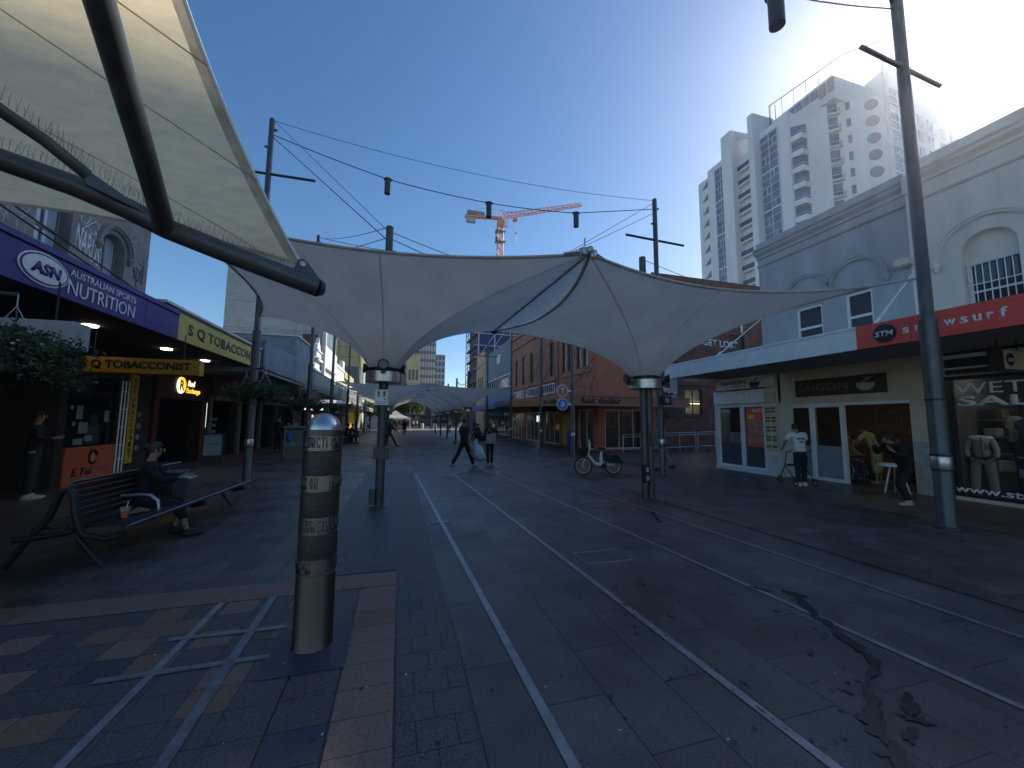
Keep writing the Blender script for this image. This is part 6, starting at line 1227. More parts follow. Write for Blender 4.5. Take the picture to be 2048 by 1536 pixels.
# ---------------------------------------------------------------- tree, marquee, vehicles, bollards
def tree(x, y, h, r, label, seed=1, n=9000, leaf=.13, name='street_tree', lm='tree_leaf', c1=(.09, .14, .02), c2=(.05, .09, .015)):
    t = thing(name, label, 'tree', (x, y, 0)); rr = random.Random(seed); b = MB(); b.tube([(x, y, 0), (x+.05, y, h*.3), (x, y+.1, h*.5), (x, y, h*.75)], [.2, .16, .12, .05], 8)
    tips = []
    for k in range(14):
        a = k*2.4+rr.random(); L = r*rr.uniform(.5, .95); z0 = h*rr.uniform(.32, .6); tip = Vector((x+L*math.cos(a), y+L*math.sin(a), z0+h*rr.uniform(.1, .4))); tips.append(tip); b.tube([(x, y, z0), (x+L*.5*math.cos(a), y+L*.5*math.sin(a), z0+(tip.z-z0)*.4), tip], [.07, .045, .015], 5)
    b.build('trunk', mat('bark', (.09, .07, .05), .9, 0, .3, 5, .3), t, smooth=True)
    cl = [(tp, r*rr.uniform(.28, .45)) for tp in tips]+[(Vector((x+rr.gauss(0, r*.4), y+rr.gauss(0, r*.4), h*rr.uniform(.55, .98))), r*rr.uniform(.25, .4)) for _ in range(16)]
    b = MB()
    for k in range(n):
        c, cr = cl[k % len(cl)]; d = Vector((rr.gauss(0, 1), rr.gauss(0, 1), rr.gauss(0, .8))).normalized()*cr*rr.random()**.4; p = c+d; s = leaf*rr.uniform(.6, 1.3)
        v1 = Vector((rr.gauss(0, 1), rr.gauss(0, 1), rr.gauss(0, .6))).normalized()*s; v2 = v1.cross(Vector((rr.gauss(0, 1), rr.gauss(0, 1), rr.gauss(0, 1)))).normalized()*s*.55; b.quad(p-v1, p-v2, p+v1, p+v2)
    b.build('crown', mat(lm, c1, .6, 0, .2, 1.2, tint2=c2, trans=.35), t, recalc=False)
tree(.9, 78, 6.3, 3.4, 'bright green street tree in sunlight behind the white marquee', 3, 9000, .2)
tree(12, 90, 5.5, 3, 'dark street tree across the road under the canopies', 5, 3500, .2, lm='dark_leaf', c1=(.04, .06, .02), c2=(.025, .04, .015))
tree(-5.2, 74, 4.6, 1.8, 'small leafy tree by the far left shops', 6, 2500, .15)
mq = thing('white_marquee', 'white pop up market tent with a pointed roof and stall beneath', 'marquee', (-.4, 70, 0))
b = MB(); P = [(-3.2, 68, 2.0), (1.7, 68, 2.0), (1.7, 72, 2.0), (-3.2, 72, 2.0)]; ap = (-.75, 70, 3.35)
for i in range(4): a, c = Vector(P[i]), Vector(P[(i+1) % 4]); m_ = (a+c)/2; v = Vector(ap); b._f([b.b.verts.new(a), b.b.verts.new(c), b.b.verts.new(c.lerp(v, .5)-Vector((0, 0, .15))), b.b.verts.new(a.lerp(v, .5)-Vector((0, 0, .15)))]); b._f([b.b.verts.new(a.lerp(v, .5)-Vector((0, 0, .15))), b.b.verts.new(c.lerp(v, .5)-Vector((0, 0, .15))), b.b.verts.new(v)]); b.quad(a, c, c-Vector((0, 0, .25)), a-Vector((0, 0, .25)))
b.build('roof', mat('marquee_white', (.75, .74, .68), .7, 0, .04, trans=.3), mq)
for i in range(4): b = MB(); b.tube([P[i], (P[i][0], P[i][1], 0)], .04, 6); b.build('leg', M_alum, mq)
b = MB(); b.box(-2.6, 1.2, 68.4, 69.2, 0, .8); tag(b.build('market_table', mat('stall_cloth', (.35, .25, .17), .8, 0, .5, 2)), 'covered stall table under the white marquee', 'table')
M_bol = mat('white_bollard', (.55, .55, .53), .6)
for k, x in enumerate((4.2, 6.6, 9.1, 11.6, 14.3)):
    b = MB(); b.lathe([(.3, 0), (.3, 1.0), (.27, 1.05), (.01, 1.08)], (x, 77, 0), 14); o = b.build('white_bollard', M_bol, smooth=True); tag(o, 'pale bollard at the road end, %s from the left' % ['first', 'second', 'third', 'fourth', 'last'][k], 'bollard', 'pale bollards at the road end')
def vehicle(name, label, cat, x, y, L, W, H, col, bus=False):
    t = thing(name, label, cat, (x, y, 0)); b = MB(); f = Fr((x, y, 0), (1, 0, 0))
    prof = [(-L/2, .35), (L/2, .35), (L/2, H*.5), (L/2-.05, H*.62), (L/2-.5, H), (-L/2+.1, H), (-L/2, H*.6)] if bus else [(-L/2, .3), (L/2, .3), (L/2, .75), (L*.3, .95), (L*.18, H), (-L*.28, H), (-L*.4, .95), (-L/2, .85)]
    b.prism([f(u, z, 0) for u, z in prof], (0, W, 0)); b.build('body', mat(name+'_paint', col, .3, 0, .1, coat=.5), t, bevel=.06)
    b = MB()
    if bus: b.fbox(f, -L/2+.3, L/2-.6, H*.5, H*.85, 0, .02)
    else: b.prism([f(u, z, .0) for u, z in ((-L*.37, .96), (L*.26, .96), (L*.16, H-.06), (-L*.26, H-.06))], (0, -.02, 0))
    b.build('window', M_gdark, t)
    for u in (-L*.32, L*.32): b = MB(); b.tube([f(u, .34, .02), f(u, .34, -.2)], .34, 16); b.build('wheel', M_black, t)
    return t
vehicle('parked_van', 'teal van passing on the cross street between the canopy posts', 'van', 8.6, 84, 4.6, 1.9, 2.1, (.05, .12, .15), True)
vehicle('parked_car', 'dark car on the cross street beyond the pale bollards', 'car', 14.5, 85, 4.4, 1.8, 1.45, (.08, .08, .09)); vehicle('city_bus', 'dark bus standing on the cross street left of the van', 'bus', 1.2, 88, 10, 2.5, 3.0, (.03, .035, .05), True)
vehicle('white_car', 'pale car seen through the passage between the left shops', 'car', -13.6, 26, 4.2, 1.8, 1.45, (.4, .42, .45))

# pigeons
for k, (x, y, lb_) in enumerate(((-1.2, 22.5, 'grey pigeon on the paving beside the left canopy post'), (3.6, 26.5, 'dark pigeon in the middle of the mall paving'))):
    pg = thing('pigeon', lb_, 'pigeon', (x, y, 0)); b = MB(); b.ell((x, y, .15), (.13, .07, .075), 12, 8); b.ell((x+.12, y, .26), (.035, .03, .035), 8, 6); b.tube([(x+.08, y, .18), (x+.12, y, .25)], [.05, .03], 8); b.prism([(x-.1, y-.03, .14), (x-.24, y-.02, .1), (x-.24, y+.02, .1), (x-.1, y+.03, .14)], (0, 0, .02)); b.tube([(x+.15, y, .26), (x+.18, y, .25)], [.01, .003], 5); b.build('body', mat('pigeon_grey', (.08, .08, .1), .6, 0, .3, 10), pg, smooth=True)
    for s in (-.03, .03): b = MB(); b.tube([(x, y+s, .1), (x+.01, y+s, 0)], .006, 5); b.build('leg', mat('pigeon_leg', (.3, .08, .06)), pg)
# ---------------------------------------------------------------- people
SKIN = (.32, .19, .13)
def skinned(name, V, E_, Rr, mt, parent, sub=1):
    me = bpy.data.meshes.new(name); me.from_pydata([tuple(v) for v in V], E_, []); o = bpy.data.objects.new(name, me); COL.objects.link(o)
    sm = o.modifiers.new('skin', 'SKIN'); sm.use_smooth_shade = True
    for i, q in enumerate(Rr): s = me.skin_vertices[0].data[i]; s.radius = q if isinstance(q, tuple) else (q, q); s.use_root = (i == 0)
    if sub: ss = o.modifiers.new('sub', 'SUBSURF'); ss.levels = sub
    bpy.context.view_layer.update(); m2 = bpy.data.meshes.new_from_object(o.evaluated_get(bpy.context.evaluated_depsgraph_get())); bpy.data.objects.remove(o); bpy.data.meshes.remove(me)
    m2.name = name; m2.materials.clear()
    for p in m2.polygons: p.use_smooth = True
    return link_mesh(name, m2, parent, mt)
class Chain:
    def __init__(s): s.V = []; s.E = []; s.R = []
    def add(s, p, r, frm=None):
        s.V.append(Vector(p)); s.R.append(r); i = len(s.V)-1
        if frm is not None: s.E.append((frm, i))
        return i
def rotx(v, a): return Vector((v.x, v.y*math.cos(a)-v.z*math.sin(a), v.y*math.sin(a)+v.z*math.cos(a)))
def person(loc, head, label, top=(.03, .03, .035), legs=(.02, .02, .025), skin=SKIN, hair=(.02, .015, .012), shoes=(.02, .02, .02), h=1.7, lean=0, legL=(0, 0), legR=(0, 0), armL=None, armR=None, sleeve='long', headpitch=0, headturn=0, detail=1, coat=0, dress=None, hairlong=False, cropped=False, bun=False, z0=None, name='person', group=None, torso_w=1.0, tmat=None):
    """faces +Y in its own frame; lean and leg angles in degrees; arms given as elbow and wrist offsets from the shoulder"""
    s = h/1.7; Lz = {}
    t = thing(name, label, 'person', loc, group)
    LOC[t.name] = Vector((0, 0, 0))          # parts are built in local space
    la = R(lean); hip = Vector((0, 0, .93*s))
    def up(y, z, x=0): return hip+rotx(Vector((x, y, z)), -la)*1
    P = {}
    for sd, (a, k), x in (('L', legL, -.09*s), ('R', legR, .09*s)):
        a, k = R(a), R(k); hp = hip+Vector((x, 0, -.04*s)); kn = hp+Vector((x*.15, math.sin(a), -math.cos(a)))*.43*s; an = kn+Vector((0, math.sin(a-k), -math.cos(a-k)))*.42*s; P[sd] = (hp, kn, an)
    zmin = min(P['L'][2].z, P['R'][2].z)-.075*s if z0 is None else z0
    dz = Vector((0, 0, -zmin))
    hip = hip+dz
    for sd in P: P[sd] = tuple(p+dz for p in P[sd])
    ch = up(.0, .30*s); sh = up(0, .48*s); nk = up(0, .54*s); hdb = up(.015*s, .60*s); hd = hdb+rotx(Vector((0, .02*s, .1*s)), -R(headpitch)-la*.4); w = .17*s*torso_w
    S = {'L': up(0, .485*s, -w), 'R': up(0, .485*s, w)}
    A = {}
    for sd, ar, sx in (('L', armL, -1), ('R', armR, 1)):
        ar = ar or ((sx*.03, -.02, -.28), (sx*.02, .06, -.52)); A[sd] = (S[sd]+Vector(ar[0])*s, S[sd]+Vector(ar[1])*s)
    # body: one continuous skinned figure
    c = Chain(); r0 = c.add(hip, (.08*s, .065*s)); r1 = c.add(ch, (.1*s, .075*s), r0); r2 = c.add(sh, (.12*s, .075*s), r1); r3 = c.add(nk, .055*s, r2); r4 = c.add(hdb, .055*s, r3); r5 = c.add(hd-Vector((0, 0, .045*s)), (.066*s, .078*s), r4); c.add(hd+Vector((0, -.008*s, .065*s)), (.068*s, .082*s), r5)
    for sd in 'LR':
        e, wv = A[sd]; a = c.add(S[sd], .05*s, r2); a2 = c.add(e, .036*s, a); a3 = c.add(wv, .024*s, a2); d = (wv-e).normalized(); pm = c.add(wv+d*.06*s, (.034*s, .016*s), a3)
        if detail > 1:
            sx = Vector((1 if sd == 'R' else -1, 0, 0)); sd_ = d.cross(Vector((0, 1, 0)) if abs(d.y) < .8 else Vector((1, 0, 0))).normalized(); nn = d.cross(sd_)
            for q, L in ((-.027, .062), (-.009, .075), (.009, .07), (.027, .055)):
                b0 = c.add(wv+d*.085*s+sd_*q*s, .009*s, pm); b1 = c.add(wv+d*(.085+L*.5)*s+sd_*q*s+nn*.008, .0085*s, b0); c.add(wv+d*(.085+L)*s+sd_*q*s+nn*.025, .007*s, b1)
            b0 = c.add(wv+d*.04*s-sd_*.04*s, .011*s, pm); c.add(wv+d*.075*s-sd_*.058*s+nn*.01, .009*s, b0)
        else: c.add(wv+d*.13*s, (.03*s, .012*s), pm)
        hp, kn, an = P[sd]; a = c.add(hp, .06*s, r0); a2 = c.add(kn, .048*s, a); a3 = c.add(kn.lerp(an, .35), .046*s, a2); a4 = c.add(an, .036*s, a3); c.add(an+Vector((0, .1*s, -.045*s)), (.035*s, .025*s), a4)
    skm = mat('skin_%.2f' % skin[0], skin, .55, 0, .08, 20, spec=.3); body = skinned('body', c.V, c.E, c.R, skm, t)
    # face
    fwd = rotx(Vector((0, 1, 0)), R(headpitch)*-1); b = MB(); hc = hd
    b.prism([hc+fwd*.075*s+Vector((x*s, 0, z*s)) for x, z in ((-.008, .03), (.008, .03), (.017, -.018), (-.017, -.018))], fwd*.022*s)
    for sx in (-1, 1): b.ell(hc+Vector((sx*.071*s, 0, 0)), (.012*s, .02*s, .032*s), 8, 6)
    b.build('facial_features', skm, body, smooth='all')
    if detail > 1:
        b = MB()
        for sx in (-1, 1): b.ell(hc+fwd*.074*s+Vector((sx*.03*s, 0, .022*s)), (.013*s, .006*s, .007*s), 8, 6)
        b.ell(hc+fwd*.075*s+Vector((0, 0, -.042*s)), (.024*s, .006*s, .007*s), 8, 6); b.build('eyes_and_mouth', mat('dark_features', (.06, .025, .02), .5), body)
    # hair
    if hair:
        b = MB(); b.ell(hd+Vector((0, -.022*s, .034*s)), (.086*s, .096*s, .098*s), 14, 10)
        for v in list(b.b.verts):
            q = v.co-hd
            if q.y > .035*s and q.z < .062*s: v.co.y = hd.y+.035*s
            if q.z < -.03*s and not hairlong: v.co.z = hd.z-.03*s
        if hairlong: b.tube([hd+Vector((0, -.05*s, .03*s)), hd+Vector((0, -.09*s, -.1*s)), hd+Vector((0, -.1*s, -.3*s))], [.07*s, .08*s, .03*s], 10)
        if bun: b.ell(hd+Vector((0, -.11*s, .06*s)), (.045*s, .05*s, .045*s), 10, 8); b.tube([hd+Vector((-.05*s, -.03*s, .11*s)), hd+Vector((.05*s, -.03*s, .11*s))], .022*s, 8)
        b.build('hair', mat('hair_%.2f_%.2f' % (hair[0], hair[2]), hair, .6, 0, .3, 30), t, smooth='all')
    # clothing
    tm = tmat or mat('top_%.2f_%.2f_%.2f' % top, top, .85, 0, .15, 12, .3, 14); lm = mat('trousers_%.2f_%.2f_%.2f' % legs, legs, .85, 0, .2, 10, .25, 14)
    if dress is None:
        c = Chain(); r0 = c.add(hip+Vector((0, 0, .1*s)), (.15*s, .12*s)); r00 = r0; r0 = c.add(hip+Vector((0, 0, .0)), (.155*s, .125*s), r00)
        for sd in 'LR':
            hp, kn, an = P[sd]; a = c.add(hp, .1*s, r0); a2 = c.add(kn, .073*s, a); end = kn.lerp(an, .6 if cropped else .93); c.add(end, .066*s, a2)
        skinned('trousers', c.V, c.E, c.R, lm, t)
    c = Chain(); r0 = c.add(up(0, (-.07-coat)*s), ((.175+coat*.1)*s, (.145+coat*.1)*s)); r1 = c.add(up(0, .14*s), (.155*s*torso_w, .125*s), r0); r2 = c.add(up(0, .32*s), (.15*s*torso_w, .115*s), r1); r3 = c.add(up(0, .46*s), (.135*s*torso_w, .095*s), r2); c.add(up(0, .535*s), .065*s, r3)
    for sd in 'LR':
        e, wv = A[sd]; a = c.add(S[sd], .074*s, r3)
        if sleeve == 'long': a2 = c.add(e, .063*s, a); c.add(e.lerp(wv, .95), .05*s, a2)
        elif sleeve == 'short': c.add(S[sd].lerp(e, .8), .075*s, a)
    skinned('top', c.V, c.E, c.R, tm, t)
    if dress:
        c = Chain(); r0 = c.add(up(0, .1*s), (.14*s, .12*s)); r1 = c.add(hip, (.175*s, .15*s), r0); r2 = c.add(hip+Vector((0, .02, -.35*s)), (.155*s, .13*s), r1); c.add(hip+Vector((0, 0, -.7*s)), (.2*s, .15*s), r2)
        skinned('skirt', c.V, c.E, c.R, tm, t)
    # shoes
    for sd in 'LR':
        hp, kn, an = P[sd]; b = MB(); dgr = 1
        b.ell(an+Vector((0, .055*s, -.045*s)), (.056*s, .155*s, .045*s), 12, 8); b.ell(an+Vector((0, -.0*s, -.02*s)), (.052*s, .075*s, .062*s), 10, 8)
        b.build('shoe', mat('shoe_%.2f_%.2f' % (shoes[0], shoes[1]), shoes, .6, 0, .15, 20), t, smooth='all')
    t.rotation_euler.z = R(head); return t
# heading: 0 faces +Y (away from the camera), 180 faces the camera, 90 faces -X, -90 faces +X
W = dict(armL=((-.04, .12, -.24), (-.03, .3, -.42)), armR=((.04, -.12, -.24), (.03, -.15, -.48)))
sw = person((-3.36, 6.6, 0), -72, 'woman with pinned up hair in a black coat seated on the bench, reading', top=(.012, .012, .014), legs=(.012, .012, .013), shoes=(.012, .012, .013), h=1.6, lean=6, legL=(86, 92), legR=(80, 62), armL=((-.02, .16, -.22), (.08, .38, -.2)), armR=((.02, .16, -.22), (-.06, .38, -.2)), detail=2, cropped=True, bun=True, headpitch=6, hair=(.05, .03, .022), z0=None)
b = MB(); mo = Vector((-2.98, 6.7, .78))
b.prism([mo+Vector(v) for v in ((-.08, -.12, 0), (.06, -.12, .06), (.06, .12, .06), (-.08, .12, 0))], (0, 0, .012)); b.prism([mo+Vector(v) for v in ((.06, -.12, .06), (.16, -.12, .02), (.16, .12, .02), (.06, .12, .06))], (0, 0, .012)); tag(b.build('open_magazine', mat('magazine_paper', (.4, .4, .38), .6, 0, .4, 14)), 'open magazine held over the lap of the woman on the bench', 'magazine')
b = MB(); b.box(-3.5, -3.15, 6.95, 7.35, .46, .86); tag(b.build('shopping_bag', mat('dark_bag', (.045, .05, .06), .5, 0, .3, 5), bevel=.03), 'dark shopping bag with a pale edge on the bench beyond the seated woman', 'bag')
# man with the rollator
mcal = person((10.2, 7.75, 0), -22, 'person in a white printed T-shirt seen from behind at the wheeled walker', top=(.7, .7, .7), legs=(.015, .016, .022), shoes=(.65, .65, .63), h=1.6, lean=12, legL=(3, 6), legR=(8, 8), armL=((-.09, .1, -.22), (-.05, .3, -.38)), armR=((.09, .1, -.22), (.05, .3, -.38)), sleeve='short', detail=2, headpitch=25, torso_w=1.1)
f = Fr((10.2+.055, 7.75-.145, 0), (math.cos(R(-22)), math.sin(R(-22)), 0)); fb_ = text('CALIFORNIA', f, -.11, 1.30, .22, .045, .005, mat('navy_print', (.02, .02, .06), .7), mcal, .003, bold=.02) if False else None
def on_back(body, W_, H_, z, d, mt, parent, x0=0):
    f = Fr((0, 0, 0), (1, 0, 0)); f.n = Vector((0, -1, 0)); return text(body, f, x0-W_/2, z, W_, H_, d, mt, parent, .012, bold=.02)
on_back('CALIFORNIA', .21, .04, 1.22, .025, mat('navy_print', (.02, .02, .06), .7), mcal); on_back('04', .09, .07, 1.12, .045, mat('maroon_print', (.09, .015, .04), .7), mcal); on_back('~~~~', .14, .03, 1.0, .065, mat('navy_print', (.02, .02, .06)), mcal)
ro = thing('wheeled_walker', 'black folding wheeled walker in front of the person in the white shirt', 'walker', (10.4, 8.1, 0))
b = MB(); X, Y = 10.42, 8.05
for s in (-.24, .24):
    ox, oy = s*.93, -s*.37
    b.tube([(X+ox-.08, Y+oy-.22, .92), (X+ox, Y+oy, .85), (X+ox+.04, Y+oy+.1, .5), (X+ox+.14, Y+oy+.34, .12)], .014, 6); b.tube([(X+ox+.04, Y+oy+.1, .5), (X+ox-.12, Y+oy-.3, .12)], .014, 6)
b.tube([(X-.22, Y+.09, .5), (X+.22, Y-.09, .5)], .014, 6); b.build('frame', M_black, ro); b = MB(); b.box(X-.2, X+.2, Y-.14, Y+.14, .5, .54); b.box(X-.18, X+.2, Y-.1, Y-.05, .56, .86); b.build('seat_pad', M_black, ro, bevel=.01)
for s in (-.24, .24):
    for q, r in ((.34, .1), (-.3, .1)):
        cx, cy = X+s*.93+(.14 if q > 0 else -.12), Y-s*.37+q; b = MB(); b.tube([(cx+.1*math.sin(a)*.37, cy+.1*math.sin(a)*.93, .1+.085*math.cos(a)) for a in [j*math.pi/8 for j in range(16)]], .016, 6, closed=True); b.build('wheel', M_black, ro)
# seated figure in black
pk = person((9.98, 5.42, 0), 70, 'hunched person in a black puffer jacket and pale pink trainers, hand raised to the face', top=(.012, .013, .015), legs=(.014, .014, .016), shoes=(.5, .36, .34), h=1.55, lean=30, legL=(34, 52), legR=(16, 46), armL=((-.07, .1, -.22), (-.02, .22, -.1)), armR=((.07, .12, -.2), (0, .22, .04)), detail=2, headpitch=30, torso_w=1.4, coat=.06)
st_ = thing('round_cafe_table', 'small white round table with metal legs behind the hunched person in black', 'table', (11.6, 6.4, 0)); b = MB(); b.lathe([(.27, .62), (.29, .64), (.29, .68), (.27, .69)], (11.55, 6.5, 0), 24); b.build('table_top', M_white, st_, smooth=True)
b = MB()
for a in (.6, 2.7, 4.8): b.tube([(11.55+.1*math.cos(a), 6.5+.1*math.sin(a), .62), (11.55+.25*math.cos(a), 6.5+.25*math.sin(a), 0)], .02, 8)
b.build('legs', M_galv, st_)
person((12.75, 7.55, 0), 5, 'woman in a long yellow dress bending over inside the noodle shop', top=(.4, .36, .12), legs=(.1, .1, .1), shoes=(.3, .2, .15), h=1.62, lean=24, armL=((-.08, .14, -.22), (-.04, .3, -.36)), armR=((.12, .1, -.2), (.1, .3, -.26)), sleeve='short', dress=True, detail=2, headpitch=25, hair=(.03, .02, .018))
wc = thing('wheelchair', 'wheelchair with large spoked wheels just inside the open shop door', 'wheelchair', (12.6, 8.3, 0)); X, Y = 12.35, 8.2
for s in (0, .55):
    b = MB(); b.tube([(X+s, Y+.3*math.cos(a), .31+.3*math.sin(a)) for a in [j*math.pi/14 for j in range(28)]], .013, 6, closed=True); w1 = b.build('wheel', M_galv, wc, smooth='all'); b = MB()
    for j in range(12): a = j*math.pi/6; b.tube([(X+s, Y, .31), (X+s, Y+.29*math.cos(a), .31+.29*math.sin(a))], .004, 4)
    b.build('spokes', M_galv, w1)
b = MB(); b.box(X+.03, X+.52, Y-.2, Y+.22, .48, .52); b.box(X+.03, X+.52, Y+.2, Y+.24, .52, .95); b.build('seat', M_black, wc)
b = MB()
for s in (.02, .53): b.tube([(X+s, Y+.22, .3), (X+s, Y+.22, 1.0), (X+s, Y+.36, 1.0)], .012, 6); b.tube([(X+s, Y+.22, .7), (X+s, Y-.2, .7), (X+s, Y-.25, .48), (X+s, Y-.45, .12)], .012, 6)
b.build('frame', M_dark, wc)
person((12.62, 8.28, 0), 172, 'person in a tan jumper sitting in the wheelchair inside the shop', top=(.3, .2, .1), legs=(.06, .03, .06), h=1.6, lean=8, legL=(84, 80), legR=(84, 80), armL=((-.06, .1, -.24), (-.02, .3, -.24)), armR=((.06, .1, -.24), (.02, .3, -.24)), hair=(.3, .25, .22))
for k, (x, y, c, hd_) in enumerate(((13.6, 8.7, (.2, .12, .06), 200), (14.2, 7.9, (.15, .1, .12), 150), (14.0, 9.2, (.06, .07, .1), 100))):
    person((x, y, 0), hd_, ['diner in brown at the back left of the noodle shop', 'diner in mauve behind the woman in yellow', 'diner in dark blue behind the glass door'][k], top=c, legs=(.03, .03, .04), h=1.62, lean=6, legL=(82, 82), legR=(82, 82), hair=(.03, .02, .02))
# walkers in the mall
person((2.2, 13.6, 0), -58, 'man in black T-shirt and trousers striding away with a big clear plastic bag', h=1.74, legL=(-27, 12), legR=(28, 4), armL=((-.1, .06, -.25), (-.2, .22, -.2)), armR=((.1, -.02, -.27), (.16, -.05, -.52)), sleeve='short', shoes=(.2, .2, .2), top=(.018, .018, .02), legs=(.012, .012, .014), skin=(.2, .12, .08))
pb = MB(); pb.lathe([(.02, 1.02), (.05, .98), (.1, .85), (.19, .7), (.25, .52), (.24, .36), (.15, .25), (.02, .22)], (2.62, 13.55, 0), 16)
for v in pb.b.verts: v.co.x += .05*math.sin(v.co.z*17+v.co.y*9)+(.35-(v.co.z-.5))*.2; v.co.y += .03*math.sin(v.co.z*23+v.co.x*13)
tag(pb.build('plastic_bag', mat('cloudy_plastic', (.3, .36, .45), .2, 0, .4, 4, .6, 9), smooth='all'), 'big bulging cloudy plastic bag carried by the man in black', 'bag')
person((3.2, 13.9, 0), 185, 'woman in black holding a patterned tote bag while looking down', h=1.62, lean=8, legL=(-5, 0), legR=(8, 4), armL=((-.08, .1, -.24), (.06, .26, -.2)), armR=((.08, .1, -.24), (-.05, .28, -.24)), top=(.014, .014, .016), legs=(.012, .012, .014), shoes=(.3, .25, .22), hair=(.25, .2, .16), headpitch=25)
b = MB(); b.prism([(2.98, 13.5, .85), (3.3, 13.46, .85), (3.34, 13.5, 1.12), (3.22, 13.5, 1.2), (3.0, 13.5, 1.15)], (0, .16, 0)); b.tube([(3.0, 13.55, 1.12), (3.08, 13.6, 1.38), (3.24, 13.55, 1.12)], .012, 6); tag(b.build('tote_bag', mat('tote_print', (.45, .43, .36), .8, 0, .5, 12, tint2=(.12, .1, .08)), bevel=.02), 'pale patterned tote bag hugged by the woman in black', 'bag')
person((8.75, 11.45, 0), 75, 'person with white sleeves and grey jeans walking past behind the light pole', h=1.7, lean=4, legL=(20, 5), legR=(-22, 12), top=(.55, .57, .62), legs=(.17, .2, .26), **W)
person((-5.05, 21.2, 0), 12, 'person in a lavender top and pale jeans walking away beside the litter bin', h=1.68, legL=(8, 2), legR=(-10, 10), top=(.22, .19, .35), legs=(.2, .25, .4), shoes=(.3, .3, .3), hairlong=True, sleeve='short'); person((-5.75, 21.6, 0), 12, 'person in dark clothes walking beside the one in lavender', h=1.74, legL=(6, 2), legR=(-8, 8), top=(.02, .02, .02))
person((-7.15, 10.35, 0), -70, 'person in black with white shoes standing by the shop door at the left edge', h=1.7, shoes=(.5, .48, .42), top=(.012, .012, .012), legs=(.02, .02, .022), armL=((-.06, .1, -.24), (.05, .28, -.2)), armR=((.06, .1, -.24), (-.02, .28, -.22)))
person((-.6, 25.6, 0), -95, 'person in dark clothes striding past behind the warning sign post', h=1.78, lean=6, legL=(30, 4), legR=(-28, 14), top=(.03, .03, .04), shoes=(.06, .05, .05), **W)
person((.5, 43.6, 0), 0, 'lone person in a dark coat walking away down the middle of the mall', h=1.7, top=(.02, .02, .02), legs=(.03, .025, .02), legL=(6, 0), legR=(-6, 8), coat=.2)
fr_ = [(-2.6, 54, 0, (.012, .012, .012), 'silhouetted person before the yellow shopfront'), (-5.2, 58, 90, (.6, .6, .6), 'person in white walking by the far left shops'), (-4.4, 60, 80, (.55, .55, .58), 'second person in white walking by the far left shops'), (-4.0, 40.0, -90, (.02, .02, .03), 'standing person in black by the far left poles'),
       (2.4, 73, 0, (.6, .6, .6), 'person in white beside the marquee'), (3.1, 74.5, 60, (.35, .36, .4), 'person in grey right of the marquee'), (-1.5, 70.8, 180, (.3, .12, .1), 'stallholder in red under the marquee'), (.3, 71, 150, (.12, .14, .2), 'person in blue at the marquee stall'),
       (9.6, 62, 100, (.7, .7, .7), 'person in a white shirt in the sun beyond the canopies'), (10.3, 63, -80, (.02, .02, .02), 'person in black beside the one in white in the sun'), (11.5, 60, 120, (.45, .4, .35), 'person in beige beyond the canopies on the right'), (12.2, 64, 60, (.6, .62, .66), 'person in pale grey far down on the right'),
       (8.2, 36.5, 200, (.1, .09, .1), 'standing figure by the grey awning on the right'), (7.0, 57, 170, (.5, .5, .5), 'person in light grey far down the right side'), (7.6, 33, 140, (.03, .03, .035), 'person in black waiting near the far right poles'), (8.9, 47, 10, (.15, .12, .1), 'person in brown walking along the blue shopfront'), (-.5, 66, 30, (.05, .05, .07), 'person in navy left of the marquee'), (5.4, 70, -90, (.08, .08, .08), 'dark dressed person crossing near the pale bollards')]
for x, y, hd_, c, lb_ in fr_: person((x, y, 0), hd_, lb_, top=c, h=1.7, legL=(12, 3), legR=(-12, 10), detail=0, legs=(.03, .03, .04))
ss_ = [(-3.3, 28.8, -70, (.12, .03, .03), 'person in dark red seated on the far left bench'), (-3.7, 30, -80, (.02, .02, .02), 'person in black seated behind the one in dark red'), (6.4, 31.5, 90, (.03, .03, .03), 'person in black seated on the far right bench'), (6.5, 33.2, 90, (.12, .1, .08), 'person in brown seated on the far right bench')]
for x, y, hd_, c, lb_ in ss_: person((x, y, 0), hd_, lb_, top=c, h=1.7, lean=15, legL=(80, 70), legR=(82, 85), armL=((-.02, .16, -.22), (.08, .36, -.2)), armR=((.02, .16, -.22), (-.06, .36, -.2)))
for k, (x, y, lb_) in enumerate(((-3.5, 29.4, 'slatted bench with two seated people on the far left'), (6.6, 32.4, 'slatted bench with two seated people on the right by the canopies'))):
    t = thing('far_bench', lb_, 'bench', (x, y, 0)); b = MB()
    for i in range(5): b.box(x-.25+i*.1, x-.17+i*.1, y-1.2, y+1.2, .42, .45)
    b.build('seat', M_slat, t); b = MB()
    for i in range(4): b.box(x-.32, x-.29, y-1.2, y+1.2, .52+i*.1, .59+i*.1)
    b.build('backrest', M_slat, t)
    for yy in (-1, 1): b = MB(); b.box(x-.3, x+.25, y+yy-.03, y+yy+.03, 0, .42); b.build('leg', M_cast, t)
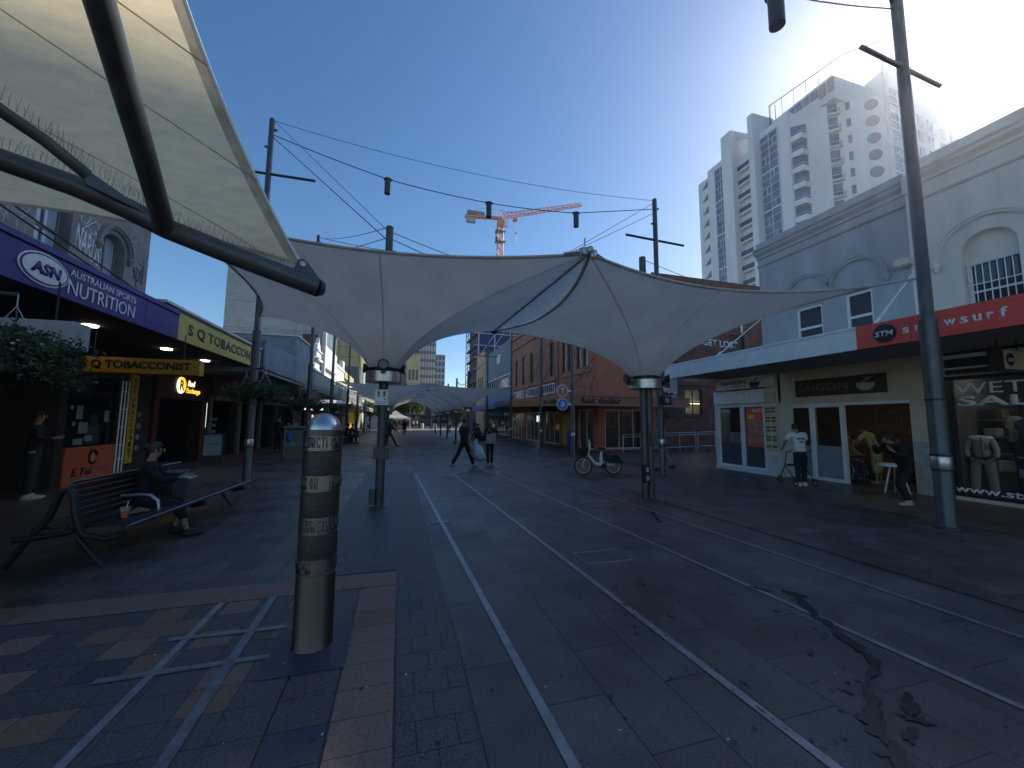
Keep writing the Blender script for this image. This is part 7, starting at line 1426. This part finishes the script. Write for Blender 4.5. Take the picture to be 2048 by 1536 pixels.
# mannequin and snowboard in the surf shop window
mn = thing('mannequin', 'headless mannequin in a grey and sand ski suit in the surf shop window', 'mannequin', (12.4, 5.38, .12)); LOC[mn.name] = Vector((0, 0, 0)); M_suit = mat('ski_suit', (.6, .56, .45), .8, 0, .1, 10, .4, 12); M_suit2 = mat('ski_jacket', (.62, .62, .56), .8, 0, .1, 10, .4, 12)
c = Chain(); r0 = c.add((0, 0, .85), (.15, .12))
for s in (-1, 1): a = c.add((s*.09, 0, .75), .1, r0); a2 = c.add((s*.12, 0, .42), .085, a); c.add((s*.14, .02, .03), .08, a2)
skinned('trousers', c.V, c.E, c.R, M_suit, mn)
c = Chain(); r0 = c.add((0, 0, .78), (.17, .13)); r1 = c.add((0, 0, 1.0), (.14, .11), r0); r2 = c.add((0, 0, 1.24), (.12, .09), r1); c.add((0, 0, 1.3), .075, r2)
for s in (-1, 1): a = c.add((s*.15, 0, 1.22), .062, r2); a2 = c.add((s*.22, -.02, .98), .052, a); c.add((s*.2, -.08, .8), .045, a2)
skinned('jacket', c.V, c.E, c.R, M_suit2, mn); b = MB(); b.tube([(0, -.135, .8), (0, -.14, 1.0), (0, -.11, 1.25)], .008, 5)
for k in range(3): b.box(.04+k*.03, .05+k*.03, -.15, -.14, .98, 1.12)
b.build('zip', M_black, mn); mn.rotation_euler.z = R(-62)
sbd = thing('snowboard', 'dark blue snowboard standing upright beside the mannequin', 'snowboard', (12.5, 4.82, .12)); f = Fr((12.55, 4.98, 0), (.25, -.97, 0)); b = MB()
pts = [(.0+.14*math.cos(a), 1.2+.14*math.sin(a)) for a in [k*math.pi/10 for k in range(11)]]+[(-.12, .75)]+[(.14*math.cos(a), .28+.14*math.sin(a)) for a in [math.pi+k*math.pi/10 for k in range(11)]]+[(.12, .75)]
b.prism([f(u+.15, z, 0) for u, z in pts], f(0, 0, .02)-f(0, 0, 0)); b.build('board', mat('board_blue', (.02, .035, .07), .25, 0, .5, 6), sbd); b = MB(); b.fbox(f, .06, .24, .55, .72, .02, .05); b.fbox(f, .06, .24, .95, .98, .02, .05); b.build('binding', M_galv, sbd)

# ---------------------------------------------------------------- haze volume added to stand in for the sun's lens glare
hzm = bpy.data.materials.new('glare_haze'); hzm.use_nodes = True; nt2 = hzm.node_tree; nt2.nodes.remove(nt2.nodes['Principled BSDF'])
pv = nt2.nodes.new('ShaderNodeVolumePrincipled'); pv.inputs['Color'].default_value = (.93, .95, 1, 1); pv.inputs['Density'].default_value = .00042; pv.inputs['Anisotropy'].default_value = .84
nt2.links.new(pv.outputs[0], nt2.nodes['Material Output'].inputs['Volume'])
b = MB(); b.box(-160, 260, -60, 270, -1.5, 128); tag(b.build('haze', hzm), 'thin added haze giving the sun glare veil over the whole street', 'haze', kind='stuff')
